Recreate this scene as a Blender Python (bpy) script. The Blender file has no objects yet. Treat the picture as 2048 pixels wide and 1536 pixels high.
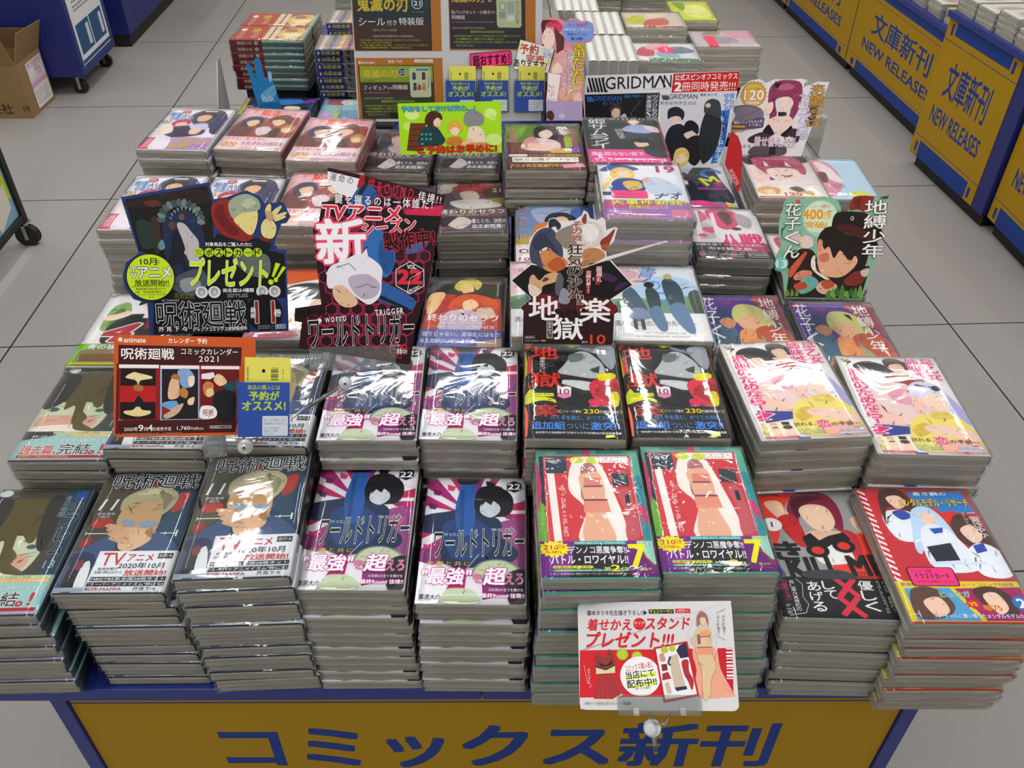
import bpy, bmesh, math, random
from mathutils import Vector, Matrix, Euler
random.seed(7)
SC = bpy.context.scene
COL = SC.collection
# ------------------------------------------------------------------ camera, world, lights, exposure
cam_data = bpy.data.cameras.new('camera'); cam = bpy.data.objects.new('camera', cam_data); COL.objects.link(cam)
cam_data.sensor_fit = 'HORIZONTAL'; cam_data.sensor_width = 36.0; cam_data.lens = 1711.17 * 36 / 2048
cam_data.clip_start = 0.05; cam_data.clip_end = 60
PITCH, YAW, ROLL = 0.67996891, 0.05770735, -0.00945801
_f = Vector((math.sin(YAW)*math.cos(PITCH), math.cos(YAW)*math.cos(PITCH), -math.sin(PITCH)))
_r = Vector((math.cos(YAW), -math.sin(YAW), 0)); _d = _f.cross(_r)
_c, _s = math.cos(ROLL), math.sin(ROLL)
_r, _d = _c*_r + _s*_d, -_s*_r + _c*_d
_m = Matrix((_r, -_d, -_f)).transposed().to_4x4(); _m.translation = (0, 0, 1.4393)
cam.matrix_world = _m
SC.camera = cam
SC.view_settings.view_transform = 'Standard'; SC.view_settings.look = 'None'
SC.view_settings.gamma = 1.0; SC.view_settings.use_curve_mapping = False
SC.view_settings.exposure = 0.12
w = bpy.data.worlds.new('store_air'); SC.world = w; w.use_nodes = True
w.node_tree.nodes['Background'].inputs[0].default_value = (1.0, 0.985, 0.96, 1)
w.node_tree.nodes['Background'].inputs[1].default_value = 0.36
def ceiling_lamp(x, y, sx, sy, power, rot=0):
    L = bpy.data.lights.new('ceiling_lamp', 'AREA'); L.shape = 'RECTANGLE'; L.size = sx; L.size_y = sy
    L.energy = power; L.color = (1.0, 0.985, 0.955)
    o = bpy.data.objects.new('ceiling_lamp', L); COL.objects.link(o); o.location = (x, y, 2.75); o.rotation_euler = (0, 0, rot)
    return o
# rows of fluorescent ceiling fittings running away from the viewer, one across, plus added fill lamps
for (x, y, e) in ((-0.95, 2.5, 12), (-0.95, 4.2, 6), (-0.95, 5.9, 4), (0.75, 3.2, 10), (0.75, 4.9, 3), (0.75, 6.6, 2), (2.45, 3.2, 5), (2.45, 4.9, 3), (-2.65, 3.2, 7), (-2.65, 4.9, 5),
                  (-0.95, 0.85, 11), (0.75, 0.85, 11), (-0.95, -0.8, 9), (0.75, -0.8, 9), (2.45, -0.4, 6), (-2.65, -0.4, 10)):  # added lamps over the table front and behind the viewer, brightening front-facing surfaces
    ceiling_lamp(x, y, 0.09, 1.25, e)
for x in (-0.25, 1.75):
    ceiling_lamp(x, 3.25, 1.1, 0.11, 13)
ceiling_lamp(0.3, 0.9, 1.2, 0.12, 4)

# ------------------------------------------------------------------ small helpers
def lin(h):
    if not isinstance(h, str): return tuple(h) + ((1.0,) if len(h) == 3 else ())
    h = h.lstrip('#')
    if len(h) == 3: h = ''.join(c*2 for c in h)
    v = [int(h[i:i+2], 16)/255 for i in (0, 2, 4)]
    return tuple(x/12.92 if x <= 0.04045 else ((x+0.055)/1.055)**2.4 for x in v) + (1.0,)
MATS = {}
def mat(name, color='#808080', rough=0.5, metal=0.0, spec=0.5, coat=0.0, trans=0.0, noise=0.0, nscale=40, bump=0.0, bscale=80, alpha=1.0):
    """procedural painted / plastic / paper material: a base colour with a slight noise mottling and an optional noise bump"""
    if name in MATS: return MATS[name]
    m = bpy.data.materials.new(name); m.use_nodes = True; N = m.node_tree.nodes; Lk = m.node_tree.links
    b = N['Principled BSDF']; c = lin(color)
    b.inputs['Roughness'].default_value = rough; b.inputs['Metallic'].default_value = metal
    b.inputs['Specular IOR Level'].default_value = spec; b.inputs['Coat Weight'].default_value = coat
    b.inputs['Coat Roughness'].default_value = 0.06
    b.inputs['Transmission Weight'].default_value = trans; b.inputs['Base Color'].default_value = c
    b.inputs['Alpha'].default_value = alpha
    if noise or bump:
        tc = N.new('ShaderNodeTexCoord')
    if noise:
        nz = N.new('ShaderNodeTexNoise'); nz.inputs['Scale'].default_value = nscale; nz.inputs['Detail'].default_value = 4
        Lk.new(tc.outputs['Object'], nz.inputs['Vector'])
        mx = N.new('ShaderNodeMix'); mx.data_type = 'RGBA'
        mx.inputs[6].default_value = tuple(v*(1-noise) for v in c[:3])+(1,); mx.inputs[7].default_value = tuple(min(1, v*(1+noise)) for v in c[:3])+(1,)
        Lk.new(nz.outputs['Fac'], mx.inputs[0]); Lk.new(mx.outputs[2], b.inputs['Base Color'])
    if bump:
        nb = N.new('ShaderNodeTexNoise'); nb.inputs['Scale'].default_value = bscale; nb.inputs['Detail'].default_value = 3
        Lk.new(tc.outputs['Object'], nb.inputs['Vector'])
        bp = N.new('ShaderNodeBump'); bp.inputs['Strength'].default_value = bump; bp.inputs['Distance'].default_value = 0.002
        Lk.new(nb.outputs['Fac'], bp.inputs['Height']); Lk.new(bp.outputs['Normal'], b.inputs['Normal'])
    MATS[name] = m; return m
def print_mat(name, rough, spec, coat=0.0):
    """printed paper: the ink colour of each shape comes from its own face attribute"""
    m = bpy.data.materials.new(name); m.use_nodes = True; N = m.node_tree.nodes; b = N['Principled BSDF']
    a = N.new('ShaderNodeAttribute'); a.attribute_name = 'ink'
    m.node_tree.links.new(a.outputs['Color'], b.inputs['Base Color'])
    b.inputs['Roughness'].default_value = rough; b.inputs['Specular IOR Level'].default_value = spec; b.inputs['Coat Weight'].default_value = coat; b.inputs['Coat Roughness'].default_value = 0.08
    return m
INK = print_mat('printed_cover', 0.32, 0.4)
INKB = print_mat('printed_board', 0.45, 0.2)
def page_mat(name, color):
    m = bpy.data.materials.new(name); m.use_nodes = True; N = m.node_tree.nodes; Lk = m.node_tree.links; b = N['Principled BSDF']
    tc = N.new('ShaderNodeTexCoord'); mp = N.new('ShaderNodeMapping'); mp.inputs['Scale'].default_value = (9, 9, 1500)
    nz = N.new('ShaderNodeTexNoise'); nz.inputs['Scale'].default_value = 1.0; nz.inputs['Detail'].default_value = 3; nz.inputs['Distortion'].default_value = 0.6
    Lk.new(tc.outputs['Object'], mp.inputs['Vector']); Lk.new(mp.outputs['Vector'], nz.inputs['Vector'])
    cr = N.new('ShaderNodeValToRGB'); c = lin(color)
    cr.color_ramp.elements[0].position = 0.3; cr.color_ramp.elements[0].color = tuple(v*0.66 for v in c[:3])+(1,)
    cr.color_ramp.elements[1].position = 0.62; cr.color_ramp.elements[1].color = c
    Lk.new(nz.outputs['Fac'], cr.inputs['Fac']); Lk.new(cr.outputs['Color'], b.inputs['Base Color'])
    bp = N.new('ShaderNodeBump'); bp.inputs['Strength'].default_value = 0.5; bp.inputs['Distance'].default_value = 0.001
    Lk.new(nz.outputs['Fac'], bp.inputs['Height']); Lk.new(bp.outputs['Normal'], b.inputs['Normal'])
    b.inputs['Roughness'].default_value = 0.8; b.inputs['Specular IOR Level'].default_value = 0.2
    return m
PAGES = page_mat('newsprint_page_edges', '#c9c3b6'); PAGESW = page_mat('white_page_edges', '#dcd6c8')
def film_mat(name, rough, bump, scale, base=0.03, gain=1.0, tint=(0.97, 0.98, 0.98)):
    """clear plastic: see-through, with a mirror-like sheen that grows at grazing angles and wrinkles from noise"""
    m = bpy.data.materials.new(name); m.use_nodes = True; N = m.node_tree.nodes; Lk = m.node_tree.links
    N.remove(N['Principled BSDF']); out = N['Material Output']
    tr = N.new('ShaderNodeBsdfTransparent'); tr.inputs[0].default_value = tint + (1,)
    gl = N.new('ShaderNodeBsdfGlossy'); gl.inputs['Roughness'].default_value = rough; gl.inputs['Color'].default_value = (1, 1, 1, 1)
    fr = N.new('ShaderNodeFresnel'); fr.inputs['IOR'].default_value = 1.5
    ma = N.new('ShaderNodeMath'); ma.operation = 'MULTIPLY_ADD'; ma.inputs[1].default_value = gain; ma.inputs[2].default_value = base; ma.use_clamp = True
    mx = N.new('ShaderNodeMixShader'); Lk.new(fr.outputs[0], ma.inputs[0]); Lk.new(ma.outputs[0], mx.inputs[0])
    Lk.new(tr.outputs[0], mx.inputs[1]); Lk.new(gl.outputs[0], mx.inputs[2]); Lk.new(mx.outputs[0], out.inputs['Surface'])
    if bump:
        tc = N.new('ShaderNodeTexCoord'); nz = N.new('ShaderNodeTexNoise'); nz.inputs['Scale'].default_value = scale; nz.inputs['Detail'].default_value = 2.5; nz.inputs['Distortion'].default_value = 1.2
        Lk.new(tc.outputs['Object'], nz.inputs['Vector']); bp = N.new('ShaderNodeBump'); bp.inputs['Strength'].default_value = bump; bp.inputs['Distance'].default_value = 0.003
        Lk.new(nz.outputs['Fac'], bp.inputs['Height']); Lk.new(bp.outputs['Normal'], gl.inputs['Normal']); Lk.new(bp.outputs['Normal'], fr.inputs['Normal'])
    return m
WRAP = film_mat('shrink_film', 0.06, 0.16, 20, 0.0, 0.78)
WRAPX = film_mat('crinkled_film', 0.05, 0.6, 34, 0.0, 0.75)
CLIPM = film_mat('acrylic_clip', 0.08, 0.0, 1, 0.07, 1.0, (0.93, 0.95, 0.95))
CLEAR = film_mat('clear_acrylic', 0.04, 0.0, 1, 0.0, 0.55, (0.975, 0.985, 0.985))

def mesh_obj(name, me, parent=None, loc=None, rot=None):
    o = bpy.data.objects.new(name, me); COL.objects.link(o)
    if parent is not None: o.parent = parent
    if loc is not None: o.location = loc
    if rot is not None: o.rotation_euler = rot
    return o
def empty(name, label, cat, loc=(0, 0, 0), rot=(0, 0, 0), group=None):
    o = bpy.data.objects.new(name, None); COL.objects.link(o); o.empty_display_size = 0.02
    o.location = loc; o.rotation_euler = rot; o['label'] = label; o['category'] = cat
    if group: o['group'] = group
    return o
def tag(o, label, cat, group=None):
    o['label'] = label; o['category'] = cat
    if group: o['group'] = group
    return o
class MB:
    """collects geometry for ONE mesh"""
    def __init__(s): s.v = []; s.f = []; s.c = []
    def add(s, vs, fs, col=None):
        k = len(s.v); s.v += [tuple(p) for p in vs]; s.f += [tuple(i+k for i in f) for f in fs]; s.c += [col]*len(fs)
        return s
    def box(s, x0, y0, z0, x1, y1, z1, col=None, M=None):
        vs = [Vector((x, y, z)) for z in (z0, z1) for y in (y0, y1) for x in (x0, x1)]
        if M is not None: vs = [M @ p for p in vs]
        return s.add(vs, [(0, 2, 3, 1), (4, 5, 7, 6), (0, 1, 5, 4), (1, 3, 7, 5), (3, 2, 6, 7), (2, 0, 4, 6)], col)
    def prism(s, pts, z0, z1, col=None, M=None):
        n = len(pts); vs = [Vector((x, y, z)) for z in (z0, z1) for x, y in pts]
        if M is not None: vs = [M @ p for p in vs]
        return s.add(vs, [tuple(range(n))[::-1], tuple(range(n, 2*n))] + [(i, (i+1) % n, n+(i+1) % n, n+i) for i in range(n)], col)
    def tube(s, pts, r, n=10, col=None, cap=True):
        pts = [Vector(p) for p in pts]; rings = []
        for i, p in enumerate(pts):
            t = (pts[min(i+1, len(pts)-1)] - pts[max(i-1, 0)]).normalized()
            a = t.cross(Vector((0, 0, 1)))
            if a.length < 1e-4: a = t.cross(Vector((1, 0, 0)))
            a.normalize(); b = t.cross(a); rr = r[i] if isinstance(r, (list, tuple)) else r
            rings.append([p + a*rr*math.cos(2*math.pi*k/n) + b*rr*math.sin(2*math.pi*k/n) for k in range(n)])
        vs = [q for g in rings for q in g]; fs = []
        for i in range(len(rings)-1):
            for k in range(n): fs.append((i*n+k, i*n+(k+1) % n, (i+1)*n+(k+1) % n, (i+1)*n+k))
        if cap: fs += [tuple(range(n)), tuple(range((len(rings)-1)*n, len(rings)*n))[::-1]]
        return s.add(vs, fs, col)
    def mesh(s, name, material, smooth=False):
        me = bpy.data.meshes.new(name); me.from_pydata(s.v, [], s.f)
        if any(c is not None for c in s.c):
            at = me.attributes.new('ink', 'FLOAT_COLOR', 'FACE'); cache = {}
            buf = []
            for c in s.c:
                if c not in cache: cache[c] = lin(c or '#ffffff')
                buf.extend(cache[c])
            at.data.foreach_set('color', buf)
        me.materials.append(material)
        if smooth:
            for p in me.polygons: p.use_smooth = True
        me.validate(); me.update()
        return me
    def build(s, name, material, parent=None, loc=None, rot=None, smooth=False, bevel=0.0):
        o = mesh_obj(name, s.mesh(name, material, smooth), parent, loc, rot)
        if bevel:
            b = o.modifiers.new('bevel', 'BEVEL'); b.width = bevel; b.segments = 2; b.limit_method = 'ANGLE'
        return o

# ------------------------------------------------------------------ flat printed artwork: layered coloured shapes and lettering
_glyph = {}
def glyphs(txt, bold=0.0, shear=0.0, sp=1.0):
    key = (txt, bold, shear, sp)
    if key not in _glyph:
        cu = bpy.data.curves.new('lettering', 'FONT'); cu.body = txt; cu.resolution_u = 2; cu.offset = bold; cu.shear = shear; cu.space_character = sp
        o = bpy.data.objects.new('lettering', cu); me = o.to_mesh()
        _glyph[key] = ([(v.co.x, v.co.y) for v in me.vertices], [tuple(p.vertices) for p in me.polygons])
        o.to_mesh_clear(); bpy.data.objects.remove(o); bpy.data.curves.remove(cu)
    return _glyph[key]
def spline(pts, n=5):
    out = []; m = len(pts)
    for i in range(m):
        p0, p1, p2, p3 = pts[i-1], pts[i], pts[(i+1) % m], pts[(i+2) % m]
        for k in range(n):
            t = k/n
            out.append(tuple(0.5*((2*p1[a]) + (-p0[a]+p2[a])*t + (2*p0[a]-5*p1[a]+4*p2[a]-p3[a])*t*t + (-p0[a]+3*p1[a]-3*p2[a]+p3[a])*t**3) for a in (0, 1)))
    return out
def clip(pts, x0, y0, x1, y1):
    for ax, lim, sg in ((0, x0, 1), (0, x1, -1), (1, y0, 1), (1, y1, -1)):
        out = []
        for i in range(len(pts)):
            a, b = pts[i-1], pts[i]; ia = (a[ax]-lim)*sg >= 0; ib = (b[ax]-lim)*sg >= 0
            if ia != ib:
                t = (lim-a[ax])/(b[ax]-a[ax]); out.append((a[0]+(b[0]-a[0])*t, a[1]+(b[1]-a[1])*t))
            if ib: out.append(b)
        pts = out
        if len(pts) < 3: return []
    return pts
# drawing operations (x right, y down)
def R(c, x0, y0, x1, y1): return ('p', c, [(x0, y0), (x1, y0), (x1, y1), (x0, y1)])
def P(c, *p): return ('p', c, list(p))
def B(c, *p): return ('p', c, spline(list(p)))
def E(c, cx, cy, rx, ry, rot=0, n=28): return ('p', c, [(cx+rx*math.cos(a)*math.cos(rot)-ry*math.sin(a)*math.sin(rot), cy+rx*math.cos(a)*math.sin(rot)+ry*math.sin(a)*math.cos(rot)) for a in [2*math.pi*k/n for k in range(n)]])
def STAR(c, cx, cy, r1, r2, n=14, asp=1.0): return ('p', c, [(cx+(r1 if k % 2 else r2)*math.cos(math.pi*k/n), cy+asp*(r1 if k % 2 else r2)*math.sin(math.pi*k/n)) for k in range(2*n)])
def RR(c, x0, y0, x1, y1, rx, ry=None):
    ry = rx if ry is None else ry; p = []
    for cx, cy, a0 in ((x1-rx, y0+ry, -90), (x1-rx, y1-ry, 0), (x0+rx, y1-ry, 90), (x0+rx, y0+ry, 180)):
        p += [(cx+rx*math.cos(math.radians(a0+k*22.5)), cy+ry*math.sin(math.radians(a0+k*22.5))) for k in range(5)]
    return ('p', c, p)
def T(c, txt, x0, y0, x1, y1, b=0.0, o=None, v=0, rot=0.0, sk=0.0, sp=1.0, ob=0.03): return ('t', c, txt, x0, y0, x1, y1, b, o, v, rot, sk, sp, ob)
def L(c, w, *p): return ('l', c, w, list(p))
def S(c, x0, y0, x1, y1, rows=1, seed=1, fill=0.62):
    """rows of lettering too small to read: broken fine strokes"""
    rn = random.Random(seed*77+rows); out = []; h = (y1-y0)/rows
    for r in range(rows):
        x = x0; y = y0+h*r
        cw = h*0.75
        while x < x1-cw*0.5:
            if rn.random() < 0.86:
                out.append(R(c, x, y+h*0.10, min(x1, x+cw*0.8), y+h*0.22)); out.append(R(c, x+cw*0.3, y+h*0.1, x+cw*0.45, y+h*fill+h*0.1))
                out.append(R(c, x, y+h*(fill-0.05), min(x1, x+cw*0.8), y+h*(fill+0.07)))
            x += cw
    return ('g', out)
def tone(c, f):
    h = c.lstrip('#'); h = ''.join(q*2 for q in h) if len(h) == 3 else h
    return '#' + ''.join('%02x' % max(0, min(255, int(int(h[i:i+2], 16)*f+(14 if f > 1 else 0)))) for i in (0, 2, 4))
def detail(ops, seed, dens=1.0):
    """printed line work: fine tapering pen strokes inside the larger drawn patches, like strands and folds"""
    rn = random.Random(seed); out = []
    for op in ops:
        out.append(op)
        if op[0] != 'p' or len(op[2]) < 15 or len(op[2]) in (28, 48): continue
        pts = op[2]; n = len(pts); cx = sum(q[0] for q in pts)/n; cy = sum(q[1] for q in pts)/n
        sx = max(q[0] for q in pts)-min(q[0] for q in pts); sy = max(q[1] for q in pts)-min(q[1] for q in pts)
        strokes = []; k = max(3, int(rn.uniform(5, 9)*dens))
        for j in range(k):
            i = int(n*(j+rn.random())/k) % n; i2 = (i+rn.choice((-2, -1, 1, 2, 3))) % n
            t0, t1 = rn.uniform(0.02, 0.12), rn.uniform(0.3, 0.75)
            x0, y0 = pts[i][0]+(cx-pts[i][0])*t0, pts[i][1]+(cy-pts[i][1])*t0
            x2, y2 = pts[i2][0]+(cx-pts[i2][0])*t1, pts[i2][1]+(cy-pts[i2][1])*t1
            bx, by = (x0+x2)/2+rn.uniform(-.06, .06)*sx, (y0+y2)/2+rn.uniform(-.06, .06)*sy
            wx, wy = sx*rn.uniform(.008, .022), sy*rn.uniform(.008, .022)
            col = tone(op[1], rn.choice((0.45, 0.6, 0.72, 0.8, 1.14)))
            strokes.append(('p', col, [(x0, y0), (bx+wx, by+wy), (x2, y2), (bx-wx, by-wy)]))
        out.append(('g', strokes))
    return out
DZ = 1.5e-5
def asp(mp): return abs(mp(1, 0)[0]-mp(0, 0)[0])/max(1e-9, abs(mp(0, 1)[1]-mp(0, 0)[1]))
def draw(mb, ops, mp, z, window=None, depth=None):
    """adds the operations to a mesh builder; mp maps (x, y) to local (x, y); each shape lies a hair above the one before"""
    k = depth if depth is not None else [0]
    for op in ops:
        if op[0] == 'g': 
            k[0] += 1; sub = [k[0]]
            for q in op[1]: draw(mb, [q], mp, z, window, [k[0]-1])
            continue
        k[0] += 1; zz = z + k[0]*DZ
        def poly(c, pts, zz=zz):
            if window: pts = clip(pts, *window)
            if len(pts) < 3: return
            q = [mp(*p) for p in pts]
            a = sum(q[i-1][0]*q[i][1]-q[i][0]*q[i-1][1] for i in range(len(q)))
            if a < 0: q.reverse()
            mb.add([(x, y, zz) for x, y in q], [tuple(range(len(q)))], c)
        if op[0] == 'p': poly(op[1], op[2])
        elif op[0] == 'l':
            c, w, pts = op[1:]
            for a, b in zip(pts, pts[1:]):
                dx, dy = b[0]-a[0], b[1]-a[1]; l = math.hypot(dx, dy) or 1; nx, ny = -dy/l*w/2, dx/l*w/2
                poly(c, [(a[0]+nx, a[1]+ny), (b[0]+nx, b[1]+ny), (b[0]-nx, b[1]-ny), (a[0]-nx, a[1]-ny)])
        elif op[0] == 't':
            c, txt, x0, y0, x1, y1, b, oc, vert, rot, sk, sp, ob = op[1:]
            cells = []
            if vert:
                n = len(txt); h = (y1-y0)/n
                cells = [(ch, x0, y0+i*h+h*0.04, x1, y0+(i+1)*h-h*0.04) for i, ch in enumerate(txt) if ch != ' ']
            else: cells = [(txt, x0, y0, x1, y1)]
            cx, cy = (x0+x1)/2, (y0+y1)/2; cr, sr = math.cos(rot), math.sin(rot)
            fat = lambda d: [(math.cos(q*math.pi/4)*d, math.sin(q*math.pi/4)*d) for q in range(8)]
            for ps, (colr, offs) in enumerate(([(oc, fat(b+ob))] if oc else []) + [(c, [(0, 0)] + ([(b*i, b*j) for i in (-.7, .7) for j in (-.7, .7)] if b > 0 else []))]):
                if ps: k[0] += 1; zz = z + k[0]*DZ
                for ch, a0, b0, a1, b1 in cells:
                    vs, fs = glyphs(ch, 0, sk, sp)
                    if not vs: continue
                    gx0, gx1 = min(p[0] for p in vs), max(p[0] for p in vs); gy0, gy1 = min(p[1] for p in vs), max(p[1] for p in vs)
                    sx = (a1-a0)/max(gx1-gx0, 1e-3); sy = (b1-b0)/max(gy1-gy0, 1e-3)
                    if len(ch) == 1:      # a lone thin stroke keeps its thinness
                        if ch in 'ー—-―一': sy = min(sy, sx*0.6)
                        elif ch in '!！|1iIl・。、':
                            px_per = abs(mp(1, 0)[0]-mp(0, 0)[0])/max(1e-9, abs(mp(0, 1)[1]-mp(0, 0)[1]))
                            sx = min(sx, 1.3*sy/px_per); sy = min(sy, 1.6*sx*px_per)
                    mx, my = (a0+a1)/2, (b0+b1)/2
                    for io, (ox, oy) in enumerate(offs[::-1]):
                        out = []; zo = zz + io*1.6e-6
                        for px, py in vs:
                            X = mx+(px+ox-(gx0+gx1)/2)*sx; Y = my-(py+oy-(gy0+gy1)/2)*sy
                            if rot:
                                X, Y = cx+(X-cx)*cr-(Y-cy)*sr/asp(mp), cy+(X-cx)*sr*asp(mp)+(Y-cy)*cr
                            q = mp(X, Y); out.append((q[0], q[1], zo))
                        mb.add(out, fs, colr)
    return k[0]
# ------------------------------------------------------------------ printed covers (u to the right, v down, both 0..1 over the cover)
A6 = dict(w=.113, l=.176, t=.0145); B6 = dict(w=.128, l=.182, t=.0165)
DESIGN = {}
def head(hair, skin, cx, cy, s, asp=0.64, hl=None):
    """a plain generic figure patch: a mass of hair and a blank face"""
    a = [B(hair, (cx-s, cy+s*asp*0.6), (cx-s*0.95, cy-s*asp*0.5), (cx-s*0.2, cy-s*asp*1.1), (cx+s*0.75, cy-s*asp*0.85), (cx+s, cy+s*asp*0.1), (cx+s*0.8, cy+s*asp*0.9), (cx, cy+s*asp*1.0)),
         B(skin, (cx-s*0.55, cy), (cx+s*0.1, cy-s*asp*0.35), (cx+s*0.6, cy+s*asp*0.05), (cx+s*0.45, cy+s*asp*0.75), (cx+s*0.02, cy+s*asp*1.12), (cx-s*0.45, cy+s*asp*0.7))]
    if hl: a.append(B(hl, (cx-s*0.5, cy-s*asp*0.5), (cx+s*0.1, cy-s*asp*0.85), (cx+s*0.55, cy-s*asp*0.55), (cx+s*0.1, cy-s*asp*0.6)))
    return a
# blue-black comic, blond head, white band
DESIGN['jj'] = dict(A6, bg='#26384a', spine='#131a22', v0=.685, v1=.99, bandbg='#dfe3ea',
 art=[B('#4a4434', (0, .06), (.3, .04), (.42, .35), (.3, .7), (0, .75)), B('#1d4460', (.62, .3), (1.0, .2), (1.02, .62), (.75, .6)),
  B('#b53024', (.08, .43), (.22, .42), (.26, .47), (.14, .5), (.06, .48)), B('#b53024', (.8, .23), (.92, .2), (.9, .33), (.8, .37)), B('#9c2a22', (.45, .12), (.6, .1), (.62, .18), (.5, .2)), B('#9c2a22', (.04, .6), (.12, .57), (.14, .62), (.06, .66)),
  L('#e9ecee', .006, (.05, .545), (.93, .545))] + [L('#e9ecee', .008, (x, .532), (x, .558)) for x in (.05, .62, .72, .82)] + [L('#e9ecee', .016, (.93, .52), (.93, .57)),
  B('#3c5580', (.05, .69), (.3, .56), (.5, .62), (.75, .54), (1.0, .66), (1.0, .72), (.04, .72)), B('#24324e', (.42, .58), (.58, .6), (.62, .7), (.4, .7)),
  B('#c8a678', (.3, .36), (.36, .25), (.68, .24), (.72, .4), (.7, .55), (.55, .62), (.38, .56), (.3, .46)), B('#d9b694', (.4, .52), (.54, .5), (.66, .53), (.7, .6), (.56, .68), (.42, .66)), *[B('#cfa987', (.2+.03*k, .485+.034*k), (.27+.03*k, .468+.032*k), (.44+.02*k, .515+.03*k), (.46+.02*k, .545+.03*k), (.34+.02*k, .53+.03*k)) for k in range(4)], B('#a87c58', (.62, .54), (.68, .5), (.7, .58)),
  B('#b7b08a', (.29, .36), (.27, .26), (.4, .18), (.62, .15), (.8, .21), (.8, .32), (.7, .4), (.68, .29), (.52, .27), (.36, .3)), B('#d3cda8', (.38, .22), (.56, .17), (.74, .21), (.6, .215)), B('#8d8765', (.6, .19), (.76, .24), (.72, .36), (.67, .27)),
  B('#8ea3bd', (.36, .43), (.5, .46), (.48, .49), (.36, .47)), B('#8ea3bd', (.55, .455), (.7, .45), (.68, .49), (.55, .5)),
  T('#10161d', '呪術廻戦', .09, .035, .97, .165, .008, '#e8ebef', ob=.03), T('#eef0f2', '11', .06, .26, .23, .355, .004, sk=.18), T('#dfe3e6', '渋谷事変', .07, .375, .25, .395, 0), T('#dfe3e6', '-開門-', .1, .402, .22, .42, 0)],
 band=[R('#e3e6ec', 0, .685, 1, .99), R('#47557a', 0, .685, .27, .985), B('#2a3356', (0, .72), (.2, .7), (.27, .8), (.1, .84)), B('#252a33', (.06, .98), (.05, .82), (.12, .75), (.17, .82), (.17, .98)), B('#dcdfe0', (.17, .96), (.16, .8), (.21, .76), (.25, .84), (.26, .97)), B('#7f3a44', (.09, .78), (.14, .75), (.17, .8), (.12, .83)), R('#a9b4c6', 0, .955, .27, .985),
  T('#c2332c', 'TV', .32, .7, .53, .795, .01), T('#b12a30', 'アニメ', .56, .71, .8, .765, .02), R('#222', .84, .705, .98, .745), T('#eee', '2期は今冬へ!▶', .85, .712, .97, .738),
  T('#1c1c22', '2020年10月', .5, .775, .93, .82, .012), T('#333', '毎週金曜日', .32, .81, .5, .83), T('#333', '深夜1時25分から', .3, .835, .56, .857), T('#c2262c', '放送開始!', .58, .83, .97, .872, .02),
  R('#1e2230', .29, .88, .99, .909), T('#f2f2f2', 'MBS/TBS系全国28局ネット', .3, .884, .98, .906, .004), R('#1e2230', .28, .918, .99, .948), T('#f2f2f2', '"スーパーアニメイズム"枠にて!', .29, .922, .98, .945, .004), T('#b8322e', '制作:MAPPA', .28, .955, .62, .979, .008), T('#222', '芥見下々', .72, .955, .93, .979)])
# blue and pink comic numbered 22
_ra = random.Random(3); _rays = []
for i in range(15):
    a0 = math.radians(i*24+_ra.uniform(-5, 5)); a1 = a0+math.radians(_ra.uniform(11, 18)); r0, r1 = .16, 1.05
    _rays.append(P(('#b8246a', '#a52a74', '#c02f5e', '#8c2f7c')[i % 4], (.5+r0*math.cos(a0), .32+r0*.6*math.sin(a0)), (.5+r1*math.cos(a0), .32+r1*.62*math.sin(a0)), (.5+r1*math.cos(a1), .32+r1*.62*math.sin(a1))))
_shards = [P(('#6d2352', '#d0407f', '#5b2a63', '#93306a')[i % 4], (x, y), (x+.09, y+.02), (x+.07, y+.06), (x+.01, y+.05)) for i, (x, y) in enumerate(((.06, .1), (.2, .06), (.03, .22), (.8, .3), (.86, .36), (.78, .42), (.88, .47), (.74, .52), (.84, .58), (.02, .56), (.1, .6), (.68, .06), (.78, .1)))]
_hex = lambda c, cx, cy, rx, ry: P(c, *[(cx+rx*math.sin(math.pi/3*k), cy-ry*math.cos(math.pi/3*k)) for k in range(6)])
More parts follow.
